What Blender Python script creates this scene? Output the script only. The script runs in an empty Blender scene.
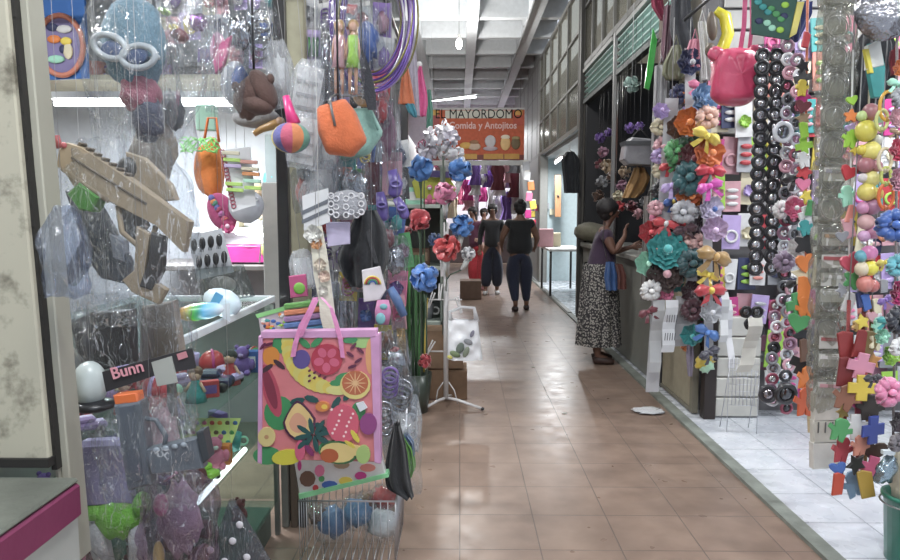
import bpy, math, random
from mathutils import Vector as V, Matrix, Euler, noise
RG = random.Random(11)
sc = bpy.context.scene
COL = sc.collection
PI = math.pi
FPX = 700.0
CAM_H = 1.42
PITCH = math.atan(68 / FPX)
YAW = math.atan(10 / FPX)

# ---------------------------------------------------------------- camera
cd = bpy.data.cameras.new('camera'); cam = bpy.data.objects.new('camera', cd); COL.objects.link(cam)
cam.location = (0, 0, CAM_H); cam.rotation_euler = (PI / 2 - PITCH, 0, YAW)
cd.lens = FPX / 900 * 36; cd.sensor_width = 36; cd.clip_start = 0.05
sc.camera = cam
CR = Euler((PI / 2 - PITCH, 0, YAW)).to_matrix()

def P(px, py, Y):
    """point of the place seen at photo pixel (px,py), Y metres down the aisle"""
    d = CR @ V(((px - 450) / FPX, -(py - 280) / FPX, -1))
    d *= Y / d.y
    return V((d.x, Y, CAM_H + d.z))

# ---------------------------------------------------------------- materials
def lin(c):
    g = .3 * c[0] + .59 * c[1] + .11 * c[2]; c = [12 + .94 * (x * .88 + g * .12) for x in c]  # greyed with lifted blacks: haze is put into every colour
    return tuple(((x / 255) / 12.92 if x <= 10 else (((x / 255) + .055) / 1.055) ** 2.4) for x in c)

MC = {}
def mat(col, rough=.6, metal=0., bump=0., bs=60., var=.1, coat=0., sheen=0., trans=0.):
    key = (tuple(col), rough, metal, bump, bs, var, coat, sheen, trans)
    if key in MC: return MC[key]
    m = bpy.data.materials.new('surface_%03d' % len(MC)); m.use_nodes = True
    nt = m.node_tree; n = nt.nodes; b = n['Principled BSDF']
    l = lin(col)
    tc = n.new('ShaderNodeTexCoord')
    nz = n.new('ShaderNodeTexNoise'); nz.inputs['Scale'].default_value = bs * .25; nz.inputs['Detail'].default_value = 4
    nt.links.new(tc.outputs['Object'], nz.inputs['Vector'])
    rp = n.new('ShaderNodeValToRGB')
    rp.color_ramp.elements[0].position = .3; rp.color_ramp.elements[1].position = .7
    rp.color_ramp.elements[0].color = (*[x * (1 - var) for x in l], 1)
    rp.color_ramp.elements[1].color = (*[min(1, x * (1 + var)) for x in l], 1)
    nt.links.new(nz.outputs['Fac'], rp.inputs['Fac']); nt.links.new(rp.outputs['Color'], b.inputs['Base Color'])
    b.inputs['Roughness'].default_value = rough; b.inputs['Metallic'].default_value = metal
    b.inputs['Coat Weight'].default_value = coat; b.inputs['Sheen Weight'].default_value = sheen
    b.inputs['Transmission Weight'].default_value = trans
    if bump:
        n2 = n.new('ShaderNodeTexNoise'); n2.inputs['Scale'].default_value = bs; n2.inputs['Detail'].default_value = 3
        nt.links.new(tc.outputs['Object'], n2.inputs['Vector'])
        bp = n.new('ShaderNodeBump'); bp.inputs['Strength'].default_value = bump; bp.inputs['Distance'].default_value = .01
        nt.links.new(n2.outputs['Fac'], bp.inputs['Height']); nt.links.new(bp.outputs['Normal'], b.inputs['Normal'])
    MC[key] = m
    return m

def plastic(c): return mat(c, .3, coat=.3)
def cloth(c): return mat(c, .85, bump=.4, bs=140, sheen=.2)
def satin(c): return mat(c, .35, bump=.3, bs=60, sheen=.4, coat=.15)
def paper(c): return mat(c, .7, var=.05)
def paint(c): return mat(c, .55, var=.06)
def metalm(c, r=.35): return mat(c, r, .85, var=.05)
def foil(c): return mat(c, .18, .9, bump=.9, bs=45, var=.2)

def film(tint=(246, 248, 250), haze=.10, gloss=1.0, rough=.07, bump=1., bs=34.):
    key = ('film', tuple(tint), haze, gloss, rough, bump, bs)
    if key in MC: return MC[key]
    m = bpy.data.materials.new('clear_film_%03d' % len(MC)); m.use_nodes = True
    nt = m.node_tree; n = nt.nodes; n.clear()
    out = n.new('ShaderNodeOutputMaterial')
    tr = n.new('ShaderNodeBsdfTransparent'); tr.inputs['Color'].default_value = (*lin(tint), 1)
    gl = n.new('ShaderNodeBsdfGlossy'); gl.inputs['Roughness'].default_value = rough
    df = n.new('ShaderNodeBsdfDiffuse'); df.inputs['Color'].default_value = (*lin(tint), 1)
    tc = n.new('ShaderNodeTexCoord'); nz = n.new('ShaderNodeTexNoise'); nz.inputs['Scale'].default_value = bs
    nz.inputs['Detail'].default_value = 3; nz.inputs['Distortion'].default_value = 1.6
    mp = n.new('ShaderNodeMapping'); mp.inputs['Scale'].default_value = (1, 1, .17); mp.inputs['Rotation'].default_value = (0, .45, 0)
    nt.links.new(tc.outputs['Object'], mp.inputs['Vector']); nt.links.new(mp.outputs[0], nz.inputs['Vector'])
    bp = n.new('ShaderNodeBump'); bp.inputs['Strength'].default_value = bump; bp.inputs['Distance'].default_value = .02
    nt.links.new(nz.outputs['Fac'], bp.inputs['Height'])
    nt.links.new(bp.outputs['Normal'], gl.inputs['Normal'])
    lw = n.new('ShaderNodeLayerWeight'); lw.inputs['Blend'].default_value = .25
    nt.links.new(bp.outputs['Normal'], lw.inputs['Normal'])
    mu = n.new('ShaderNodeMath'); mu.operation = 'MULTIPLY_ADD'; mu.inputs[1].default_value = .13 * gloss; mu.inputs[2].default_value = .018 * gloss
    mu.use_clamp = True
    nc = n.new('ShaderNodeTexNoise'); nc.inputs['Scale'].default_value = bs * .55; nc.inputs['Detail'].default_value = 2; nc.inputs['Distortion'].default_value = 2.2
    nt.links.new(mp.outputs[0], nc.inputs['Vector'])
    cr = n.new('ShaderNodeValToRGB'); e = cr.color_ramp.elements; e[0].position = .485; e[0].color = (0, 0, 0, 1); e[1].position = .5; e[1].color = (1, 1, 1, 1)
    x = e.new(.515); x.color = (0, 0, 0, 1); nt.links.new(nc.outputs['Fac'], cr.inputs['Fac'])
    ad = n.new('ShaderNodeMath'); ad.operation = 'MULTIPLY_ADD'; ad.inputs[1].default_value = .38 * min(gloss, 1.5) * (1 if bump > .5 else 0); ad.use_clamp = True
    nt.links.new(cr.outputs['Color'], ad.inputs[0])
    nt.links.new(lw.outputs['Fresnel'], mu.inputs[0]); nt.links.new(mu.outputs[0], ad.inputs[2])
    m1 = n.new('ShaderNodeMixShader'); hz = n.new('ShaderNodeMath'); hz.operation = 'MULTIPLY_ADD'; hz.inputs[1].default_value = .22 * min(gloss, 1.3) * (1 if bump > .5 else 0); hz.inputs[2].default_value = haze * .17; nt.links.new(cr.outputs['Color'], hz.inputs[0]); nt.links.new(hz.outputs[0], m1.inputs[0])  # white streaks mixed into the diffuse stand in for highlights on creases
    nt.links.new(tr.outputs[0], m1.inputs[1]); nt.links.new(df.outputs[0], m1.inputs[2])
    m2 = n.new('ShaderNodeMixShader'); nt.links.new(ad.outputs[0], m2.inputs[0])
    nt.links.new(m1.outputs[0], m2.inputs[1]); nt.links.new(gl.outputs[0], m2.inputs[2])
    nt.links.new(m2.outputs[0], out.inputs['Surface'])
    MC[key] = m
    return m

def emit(col, strength):
    key = ('emit', tuple(col), strength)
    if key in MC: return MC[key]
    m = bpy.data.materials.new('lamp_glow_%03d' % len(MC)); m.use_nodes = True
    nt = m.node_tree; n = nt.nodes; n.clear()
    o = n.new('ShaderNodeOutputMaterial'); e = n.new('ShaderNodeEmission')
    e.inputs['Color'].default_value = (*lin(col), 1); e.inputs['Strength'].default_value = strength
    nt.links.new(e.outputs[0], o.inputs['Surface'])
    MC[key] = m
    return m

# ---------------------------------------------------------------- mesh builder
class MB:
    def __init__(s):
        s.v = []; s.f = []; s.mi = []; s.sm = []; s.mats = []; s.cur = 0
    def use(s, m):
        if m not in s.mats: s.mats.append(m)
        s.cur = s.mats.index(m); return s
    def add(s, vs, fs, smooth=True):
        o = len(s.v); s.v += [V(v) for v in vs]
        for f in fs:
            s.f.append(tuple(i + o for i in f)); s.mi.append(s.cur); s.sm.append(smooth)
        return s
    def box(s, c, d, rot=None, bev=0.):
        c = V(c); x, y, z = [k / 2 for k in d]
        b = min(bev, x * .9, y * .9, z * .9)
        if b <= 0:
            vs = [V((sx * x, sy * y, sz * z)) for sx in (-1, 1) for sy in (-1, 1) for sz in (-1, 1)]
            fs = [(0, 1, 3, 2), (4, 6, 7, 5), (0, 4, 5, 1), (2, 3, 7, 6), (0, 2, 6, 4), (1, 5, 7, 3)]
        else:
            vs = []; idx = {}
            for sx in (-1, 1):
                for sy in (-1, 1):
                    for sz in (-1, 1):
                        for a in range(3):
                            idx[(sx, sy, sz, a)] = len(vs)
                            q = [x, y, z]; q = [q[i] - (b if i != a else 0) for i in range(3)]
                            vs.append(V((sx * q[0], sy * q[1], sz * q[2])))
            fs = []
            I = lambda sx, sy, sz, a: idx[(sx, sy, sz, a)]
            for t in (-1, 1):
                fs.append((I(t, -1, -1, 0), I(t, 1, -1, 0), I(t, 1, 1, 0), I(t, -1, 1, 0)))
                fs.append((I(-1, t, -1, 1), I(1, t, -1, 1), I(1, t, 1, 1), I(-1, t, 1, 1)))
                fs.append((I(-1, -1, t, 2), I(1, -1, t, 2), I(1, 1, t, 2), I(-1, 1, t, 2)))
            for p in (-1, 1):
                for q in (-1, 1):
                    fs.append((I(p, q, -1, 0), I(p, q, 1, 0), I(p, q, 1, 1), I(p, q, -1, 1)))
                    fs.append((I(p, -1, q, 0), I(p, 1, q, 0), I(p, 1, q, 2), I(p, -1, q, 2)))
                    fs.append((I(-1, p, q, 1), I(1, p, q, 1), I(1, p, q, 2), I(-1, p, q, 2)))
            for sx in (-1, 1):
                for sy in (-1, 1):
                    for sz in (-1, 1):
                        fs.append(tuple(I(sx, sy, sz, a) for a in range(3)))
        if rot is not None:
            M = Euler(rot).to_matrix(); vs = [M @ v for v in vs]
        return s.add([c + v for v in vs], fs, False)
    def b2(s, lo, hi, bev=0.):
        lo = V(lo); hi = V(hi)
        return s.box((lo + hi) / 2, [abs(hi[i] - lo[i]) for i in range(3)], None, bev)
    def tube(s, pts, r, n=8, closed=False, flat=1.):
        pts = [V(p) for p in pts]; k = len(pts)
        rs = r if isinstance(r, (list, tuple)) else [r] * k
        vs = []; prev = None
        for i, p in enumerate(pts):
            if closed: t = pts[(i + 1) % k] - pts[i - 1]
            else: t = pts[min(i + 1, k - 1)] - pts[max(i - 1, 0)]
            if t.length < 1e-9: t = V((0, 0, 1))
            t.normalize()
            if prev is None:
                a = V((0, 1, 0)) if abs(t.y) < .9 else V((1, 0, 0))
            else: a = prev
            u = (a - t * a.dot(t))
            if u.length < 1e-6: u = t.orthogonal()
            u.normalize(); prev = u; w = t.cross(u)
            for j in range(n):
                an = 2 * PI * j / n
                vs.append(p + u * math.cos(an) * rs[i] * flat + w * math.sin(an) * rs[i])
        fs = []
        for i in range(k if closed else k - 1):
            for j in range(n):
                a = i * n + j; b = i * n + (j + 1) % n; i2 = (i + 1) % k
                fs.append((a, b, i2 * n + (j + 1) % n, i2 * n + j))
        if not closed:
            fs.append(tuple(range(n - 1, -1, -1))); fs.append(tuple((k - 1) * n + j for j in range(n)))
        return s.add(vs, fs)
    def cyl(s, a, b, r, r2=None, n=16):
        return s.tube([a, b], [r, r if r2 is None else r2], n)
    def ring(s, c, R, r, n=24, m=8, ax='y', sx=1., sz=1., fn=None):
        c = V(c); pts = []
        for i in range(n):
            a = 2 * PI * i / n; x, z = math.cos(a) * R * sx, math.sin(a) * R * sz
            q = {'y': V((x, 0, z)), 'z': V((x, z, 0)), 'x': V((0, x, z))}[ax]
            pts.append(c + q)
        rr = r if fn is None else [r * fn(i / n) for i in range(n)]
        return s.tube(pts, rr, m, closed=True)
    def ell(s, c, r, n=14, m=9, rot=None, fn=None):
        c = V(c); r = (r, r, r) if isinstance(r, (int, float)) else r
        M = Euler(rot).to_matrix() if rot else Matrix.Identity(3)
        vs = []
        for i in range(m + 1):
            th = PI * i / m
            for j in range(n):
                ph = 2 * PI * j / n
                d = V((math.sin(th) * math.cos(ph), math.sin(th) * math.sin(ph), math.cos(th)))
                k = fn(d) if fn else 1
                vs.append(c + M @ V((d.x * r[0] * k, d.y * r[1] * k, d.z * r[2] * k)))
        fs = [(i * n + j, i * n + (j + 1) % n, (i + 1) * n + (j + 1) % n, (i + 1) * n + j) for i in range(m) for j in range(n)]
        return s.add(vs, fs)
    def prism(s, pts, y0, y1, bev=0.):
        """outline given as (x,z) points, thickness y0..y1"""
        k = len(pts); c = V((sum(p[0] for p in pts) / k, sum(p[1] for p in pts) / k))
        def ins(p):
            d = c - V((p[0], p[1])); L = d.length
            q = V((p[0], p[1])) + (d * min(bev / L, .4) if L > 1e-6 else d * 0)
            return q
        vs = []
        b = min(bev, abs(y1 - y0) * .35)
        vs += [(ins(p).x, y0, ins(p).y) for p in pts]
        if bev: vs += [(p[0], y0 + b, p[1]) for p in pts] + [(p[0], y1 - b, p[1]) for p in pts]
        vs += [(ins(p).x, y1, ins(p).y) for p in pts]
        L = len(vs) // k
        fs = [tuple(range(k)), tuple((L - 1) * k + i for i in range(k - 1, -1, -1))]
        for q in range(L - 1):
            for i in range(k):
                fs.append((q * k + i, q * k + (i + 1) % k, (q + 1) * k + (i + 1) % k, (q + 1) * k + i))
        return s.add(vs, fs, False)
    def grid(s, fn, nu, nv, cu=False):
        vs = [V(fn(i / (nu if cu else nu - 1), j / (nv - 1))) for j in range(nv) for i in range(nu)]
        fs = []
        for j in range(nv - 1):
            for i in range(nu if cu else nu - 1):
                i2 = (i + 1) % nu
                fs.append((j * nu + i, j * nu + i2, (j + 1) * nu + i2, (j + 1) * nu + i))
        return s.add(vs, fs)
    def lathe(s, prof, c=(0, 0, 0), n=20, fn=None):
        c = V(c)
        k = len(prof)
        def f(u, v):
            r, z = prof[min(int(round(v * (k - 1))), k - 1)]
            a = 2 * PI * u; m = fn(a, v) if fn else 1
            return c + V((math.cos(a) * r * m, math.sin(a) * r * m, z))
        return s.grid(f, n, k, True)
    def ribbon(s, pts, w, th=.0012, side=(1, 0, 0)):
        """flat band following pts; side = direction of its width"""
        pts = [V(p) for p in pts]; k = len(pts); sd = V(side).normalized(); vs = []
        for i, p in enumerate(pts):
            t = pts[min(i + 1, k - 1)] - pts[max(i - 1, 0)]
            nn = t.cross(sd)
            if nn.length < 1e-7: nn = V((0, 1, 0))
            nn.normalize(); ww = w[i] if isinstance(w, (list, tuple)) else w
            for a, b in ((-1, -1), (1, -1), (1, 1), (-1, 1)):
                vs.append(p + sd * a * ww / 2 + nn * b * th / 2)
        fs = [(3, 2, 1, 0), tuple((k - 1) * 4 + j for j in range(4))]
        for i in range(k - 1):
            for j in range(4):
                fs.append((i * 4 + j, i * 4 + (j + 1) % 4, (i + 1) * 4 + (j + 1) % 4, (i + 1) * 4 + j))
        return s.add(vs, fs, False)
    def build(s, name, m=None, parent=None, loc=None, rot=None):
        me = bpy.data.meshes.new(name)
        me.from_pydata([tuple(v) for v in s.v], [], s.f)
        mats = s.mats if s.mats else [m]
        for x in mats: me.materials.append(x)
        if len(mats) > 1: me.polygons.foreach_set('material_index', s.mi)
        me.polygons.foreach_set('use_smooth', s.sm)
        me.update()
        o = bpy.data.objects.new(name, me); COL.objects.link(o)
        if parent is not None: o.parent = parent
        if loc is not None: o.location = loc
        if rot is not None: o.rotation_euler = rot
        return o

def tag(o, label, cat, group=None):
    o['label'] = label; o['category'] = cat
    if group: o['group'] = group
    return o
def thing(name, label, cat, loc=(0, 0, 0), rot=(0, 0, 0), group=None):
    o = bpy.data.objects.new(name, None); COL.objects.link(o)
    o.empty_display_size = .02; o.location = loc; o.rotation_euler = rot
    return tag(o, label, cat, group)
def struct(name, mb, m=None):
    o = mb.build(name, m); o['kind'] = 'structure'; return o
KIDS = {}
def children(o): return [c for c in COL.objects if c.parent == o] if o.name not in KIDS else KIDS[o.name]
def dup(root, loc, rot=None, label=None, group=None, scale=None, mats=None):
    """copy a thing and each of its parts; mats = {part name: material}"""
    r = root.copy(); COL.objects.link(r); r.location = loc
    if rot is not None: r.rotation_euler = rot
    if label: r['label'] = label
    if group: r['group'] = group
    if scale: r.scale = (scale,) * 3 if isinstance(scale, (int, float)) else scale
    base = lambda o: o.name.split('.')[0]
    if mats and root.type == 'MESH' and base(root) in mats:
        r.material_slots[0].link = 'OBJECT'; r.material_slots[0].material = mats[base(root)]
    for ch in KIDS.get(root.name) or KIDS.setdefault(root.name, [c for c in COL.objects if c.parent == root]):
        c = ch.copy(); COL.objects.link(c); c.parent = r
        if mats and base(ch) in mats:
            c.material_slots[0].link = 'OBJECT'; c.material_slots[0].material = mats[base(ch)]
    return r

class Fr:
    """a thing whose shapes are measured off the photograph at its own distance Y"""
    def __init__(s, name, label, cat, cx, cy, Y, group=None, rot=(0, 0, 0)):
        s.cx, s.cy, s.Y = cx, cy, Y; s.s = Y / FPX
        s.o = thing(name, label, cat, P(cx, cy, Y), rot, group) if name else None
    def q(s, px, py, dy=0): return P(px, py, s.Y) - P(s.cx, s.cy, s.Y) + V((0, dy, 0))
    def xz(s, pts): return [(v.x, v.z) for v in (s.q(a, b) for a, b in pts)]
    def add(s, name, mb, m=None): return mb.build(name, m, s.o)

def fr1(name, label, cat, mb, m, cx, cy, Y, group=None, rot=(0, 0, 0)):
    return tag(mb.build(name, m, None, P(cx, cy, Y), rot), label, cat, group)

# shapes reused
def bagmesh(w, h, d, seed=0, top=.25, nu=44, nv=30, wr=.01, cx=0, z0=0, belly=.5, fr=24.):
    """crinkled bag hanging down from z0, gathered at its top"""
    mb = MB()
    def f(u, v):
        a = 2 * PI * u
        pr = top + (1 - top) * min(1, math.sin(min(v / .35, 1) * PI / 2)) 
        pr *= 1 - .12 * max(0, v - .8) / .2
        th = d / 2 * (.15 + math.sin(PI * min(max(v, 0), 1)) ** .7)
        ca, sa = math.cos(a), math.sin(a)
        sg = lambda t, p: math.copysign(abs(t) ** p, t)
        x = sg(ca, .75) * w / 2 * pr; y = sg(sa, .85) * th
        z = z0 - v * h
        q = V((x * fr + z * fr * .25, y * fr + seed * 7.3, z * fr * .3))
        k = abs(noise.noise(q)) * 2 + noise.noise(q * 2.3) * .6
        k2 = noise.noise(q * 1.7 + V((9, 3, 1)))
        return V((x + k2 * wr * 1.2 + cx, y + (k - .5) * wr * 1.6 * (1 if sa >= 0 else -1), z + k2 * wr))
    return mb.grid(f, nu, nv, True)

def crumple(r, seed, amp=.25, fr=3.):
    return lambda d: 1 + amp * noise.noise(V((d.x * fr + seed * 3.1, d.y * fr, d.z * fr))) * 1.6

def ruffle(mb, R, layers, n, seed, depth=.6, wave=.1):
    """ruffled fabric flower facing -y"""
    rg = random.Random(seed)
    for L in range(layers):
        rr = R * (1 - .24 * L); ph = rg.random() * 6; y0 = -R * depth * L / layers
        k = n + rg.randint(-1, 1)
        def f(u, v, rr=rr, ph=ph, y0=y0, k=k, L=L):
            a = 2 * PI * u; lob = 1 + .07 * math.sin(k * a + ph) * v + .03 * math.sin(3 * k * a) * v
            rad = rr * v * lob
            y = y0 - rr * .45 * v * v + rr * wave * math.sin(2 * k * a + ph) * v + rr * .1 * math.sin(7 * a + L) * v
            return V((math.cos(a) * rad, y + .0005, math.sin(a) * rad))
        mb.grid(f, 40, 5, True)
    return mb

def bloom(mb, c, R, n, seed, petal=.55):
    """pompom of ribbon loops / petals"""
    rg = random.Random(seed); c = V(c)
    for i in range(n):
        z = 1 - 2 * (i + .5) / n; a = i * 2.39996 + seed
        d = V((math.sqrt(1 - z * z) * math.cos(a), math.sqrt(1 - z * z) * math.sin(a), z))
        t = d.orthogonal().normalized(); t.rotate(Matrix.Rotation(rg.random() * 6.28, 3, d)); w = d.cross(t)
        L = R * petal
        def f(u, v, d=d, t=t, w=w, L=L):
            x = (u - .5) * L * (1.25 * math.sin(PI * (v * .8 + .12)))
            out = R * (.35 + .65 * math.sin(v * PI * .62))
            return c + d * out + w * x + t * (v - .35) * L * .9 + d * (-abs(u - .5) * L * .5)
        mb.grid(f, 4, 5)
    return mb

def text_mesh(body, size, m, parent, loc, rot, name='lettering', ext=.002, bold=0., sx=1.):
    cu = bpy.data.curves.new(name, 'FONT'); cu.body = body; cu.size = size; cu.extrude = ext; cu.offset = bold
    cu.align_x = 'CENTER'; cu.align_y = 'CENTER'; cu.resolution_u = 3
    o = bpy.data.objects.new('text_source', cu); COL.objects.link(o)
    dg = bpy.context.evaluated_depsgraph_get()
    me = bpy.data.meshes.new_from_object(o.evaluated_get(dg)); me.name = name
    bpy.data.objects.remove(o)
    me.materials.clear(); me.materials.append(m)
    r = bpy.data.objects.new(name, me); COL.objects.link(r); r.parent = parent; r.location = loc; r.rotation_euler = rot
    r.scale = (sx, 1, 1)
    return r

ORD = ['topmost', 'second', 'third', 'fourth', 'fifth', 'sixth', 'seventh', 'eighth', 'ninth', 'tenth', 'eleventh', 'twelfth',
       'thirteenth', 'fourteenth', 'fifteenth', 'sixteenth', 'seventeenth', 'eighteenth', 'nineteenth', 'twentieth', 'twenty-first', 'twenty-second', 'twenty-third', 'twenty-fourth', 'twenty-fifth', 'twenty-sixth', 'twenty-seventh', 'twenty-eighth']
# ================================================================ SETTING
def tile_mat(name, base, dark, grout, size, gw, ox=0., oy=0., rough=.35, mottle=.5, motif=0.):
    m = bpy.data.materials.new(name); m.use_nodes = True
    nt = m.node_tree; n = nt.nodes; b = n['Principled BSDF']; L = nt.links.new
    tc = n.new('ShaderNodeTexCoord'); mp = n.new('ShaderNodeMapping')
    mp.inputs['Location'].default_value = (-ox, -oy, 0); L(tc.outputs['Object'], mp.inputs['Vector'])
    br = n.new('ShaderNodeTexBrick'); br.offset = 0; br.inputs['Scale'].default_value = 1
    br.inputs['Brick Width'].default_value = size; br.inputs['Row Height'].default_value = size
    br.inputs['Mortar Size'].default_value = gw; br.inputs['Mortar Smooth'].default_value = .3
    br.inputs['Color1'].default_value = (1, 1, 1, 1); br.inputs['Color2'].default_value = (.86, .86, .86, 1)
    br.inputs['Mortar'].default_value = (0, 0, 0, 1); L(mp.outputs[0], br.inputs['Vector'])
    nz = n.new('ShaderNodeTexNoise'); nz.inputs['Scale'].default_value = 5; nz.inputs['Detail'].default_value = 6; L(tc.outputs['Object'], nz.inputs['Vector'])
    rp = n.new('ShaderNodeValToRGB'); rp.color_ramp.elements[0].position = .35; rp.color_ramp.elements[1].position = .65
    rp.color_ramp.elements[0].color = (*lin(dark), 1); rp.color_ramp.elements[1].color = (*lin(base), 1)
    L(nz.outputs['Fac'], rp.inputs['Fac'])
    mx = n.new('ShaderNodeMix'); mx.data_type = 'RGBA'; mx.blend_type = 'MULTIPLY'; mx.inputs[0].default_value = .6
    L(rp.outputs['Color'], mx.inputs[6]); L(br.outputs['Color'], mx.inputs[7])
    m2 = n.new('ShaderNodeMix'); m2.data_type = 'RGBA'
    L(br.outputs['Fac'], m2.inputs[0]); L(mx.outputs[2], m2.inputs[6]); m2.inputs[7].default_value = (*lin(grout), 1)
    last = m2.outputs[2]
    if motif:
        n3 = n.new('ShaderNodeTexVoronoi'); n3.inputs['Scale'].default_value = 6.2; L(tc.outputs['Object'], n3.inputs['Vector'])
        r3 = n.new('ShaderNodeValToRGB'); r3.color_ramp.elements[0].position = .25; r3.color_ramp.elements[1].position = .5
        r3.color_ramp.elements[0].color = (*[1 - motif] * 3, 1); r3.color_ramp.elements[1].color = (1, 1, 1, 1); L(n3.outputs['Distance'], r3.inputs['Fac'])
        m3 = n.new('ShaderNodeMix'); m3.data_type = 'RGBA'; m3.blend_type = 'MULTIPLY'; m3.inputs[0].default_value = 1
        L(last, m3.inputs[6]); L(r3.outputs['Color'], m3.inputs[7]); last = m3.outputs[2]
    L(last, b.inputs['Base Color'])
    n4 = n.new('ShaderNodeTexNoise'); n4.inputs['Scale'].default_value = 9; L(tc.outputs['Object'], n4.inputs['Vector'])
    mr = n.new('ShaderNodeMapRange'); mr.inputs[3].default_value = rough - .1; mr.inputs[4].default_value = rough + .15
    L(n4.outputs['Fac'], mr.inputs[0]); L(mr.outputs[0], b.inputs['Roughness'])
    bp = n.new('ShaderNodeBump'); bp.invert = True; bp.inputs['Strength'].default_value = .5; bp.inputs['Distance'].default_value = .003
    L(br.outputs['Fac'], bp.inputs['Height']); L(bp.outputs['Normal'], b.inputs['Normal'])
    return m

M_FLOOR = tile_mat('brown_floor_tile', (146, 121, 105), (127, 104, 90), (100, 86, 78), .342, .003, 0, .1, .3, motif=.09)
M_WTILE = tile_mat('white_floor_tile', (214, 218, 226), (196, 202, 212), (150, 156, 166), .33, .004, .2, .12, .25)
M_WHITE = paint((205, 207, 208)); M_CEIL = paint((205, 209, 212)); M_DARK = paint((38, 38, 42)); M_BLACK = plastic((26, 26, 30))

b = MB(); b.b2((-4.5, -1.5, -.1), (1.49, 26, 0)); struct('floor', b, M_FLOOR)
b = MB(); b.b2((1.565, -1.5, -.1), (4.6, 26, .012)); struct('floor_right', b, M_WTILE)
b = MB(); b.b2((1.49, -1.5, -.1), (1.565, 9.6, .02)); b.b2((1.49, 13.6, -.1), (1.565, 26, .02)); b.b2((1.49, 9.6, -.1), (1.565, 13.6, .02)); struct('trim_1', b, mat((120, 126, 118), .6, bump=.3, bs=30, var=.25))

# coffered concrete ceiling
b = MB(); b.b2((-1.9, -1.5, 4.86), (1.75, 26, 4.96)); struct('ceiling', b, M_CEIL)
b = MB()
for x in (-.78, .2, 1.2): b.b2((x - .09, -1.5, 4.5), (x + .09, 26, 4.858))
for i in range(21):
    y = -1.2 + i * 1.3
    for x0, x1 in ((-1.9, -.871), (-.689, .109), (.291, 1.109), (1.291, 1.75)):
        b.b2((x0, y - .07, 4.56), (x1, y + .07, 4.858))
struct('ceiling_beams', b, M_CEIL)
b = MB(); b.cyl((1.08, -1, 4.47), (1.08, 26, 4.47), .02, n=8)
for i in range(13): b.box((1.08, i * 2., 4.485), (.06, .03, .03))
tag(b.build('ceiling_conduit', paint((150, 152, 154))), 'grey metal conduit pipe running along under the concrete ceiling', 'pipe')

# upper walls
M_GLASSD = film((226, 224, 214), .5, .8, .2, .1, 4.)
def window(n, x, y0, y1, z0, z1, ny, nz, fm, gm, th=.05, lower=None):
    f = MB()
    f.b2((x - th / 2, y0, z0), (x + th / 2, y1, z0 + .06)); f.b2((x - th / 2, y0, z1 - .06), (x + th / 2, y1, z1))
    for i in range(ny + 1):
        y = y0 + (y1 - y0) * i / ny; f.b2((x - th / 2 - .003, y - .022, z0 + .005), (x + th / 2 + .003, y + .022, z1 - .005))
    for i in range(1, nz):
        z = z0 + (z1 - z0) * i / nz; f.b2((x - th / 2 + .004, y0 + .03, z - .018), (x + th / 2 - .004, y1 - .03, z + .018))
    o = struct('window_%d' % n, f, fm)
    g = MB(); g.b2((x - .003, y0 + .02, z0 + .03), (x + .003, y1 - .02, z1 - .03)); g.build('glass', gm, o)
    if lower:
        g = MB()
        for (a, c, d, e) in lower: g.b2((x + .012, a, d), (x + .02, c, e))
        g.build('panel', paint((190, 192, 190)), o)
    return o
FRM = paint((128, 128, 124)); FRD = paint((96, 96, 92))
window(1, 1.62, 9.7, 18.9, 2.54, 4.5, 9, 3, FRM, M_GLASSD)
window(2, 1.62, 5.1, 9.35, 3.27, 4.8, 7, 2, FRD, M_GLASSD)
window(3, 1.62, .4, 5.0, 3.27, 4.8, 7, 2, FRD, M_GLASSD)
# solid backs seen dimly through the upper glass
b = MB(); b.b2((2.55, -1.5, 2.9), (2.6, 26, 4.86)); struct('wall_right', b, paint((168, 160, 146)))
b = MB(); b.b2((1.6, 9.36, 0), (1.75, 9.66, 4.86), .01); struct('wall_right_pier', b, paint((116, 112, 104)))
b = MB(); b.b2((1.56, 9.3, 0), (1.6, 9.36, 4.86)); struct('trim_2', b, paint((58, 56, 54)))
b = MB(); b.b2((1.58, 14., 0), (1.74, 14.4, 2.54), .01); struct('wall_right_pier_far', b, paint((120, 120, 116)))
b = MB(); b.b2((1.6, 14.4, 0), (1.7, 26, 4.86)); struct('wall_right_far', b, paint((150, 150, 148)))
b = MB(); b.b2((-1.75, 4.95, 2.75), (-1.65, 26, 4.86)); struct('wall_left_upper', b, paint((160, 162, 160)))
b = MB(); b.b2((-1.3, 6.9, 0), (-1.2, 26, 3.2)); struct('wall_left_far', b, paint((110, 106, 104)))
b = MB(); b.b2((-2.2, 21.5, 0), (3.4, 21.6, 4.86)); struct('wall_back', b, paint((188, 182, 190)))
b = MB(); b.b2((-1.9, -1.5, 0), (-1.8, .3, 4.86)); struct('wall_left_near', b, paint((150, 148, 140)))

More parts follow.
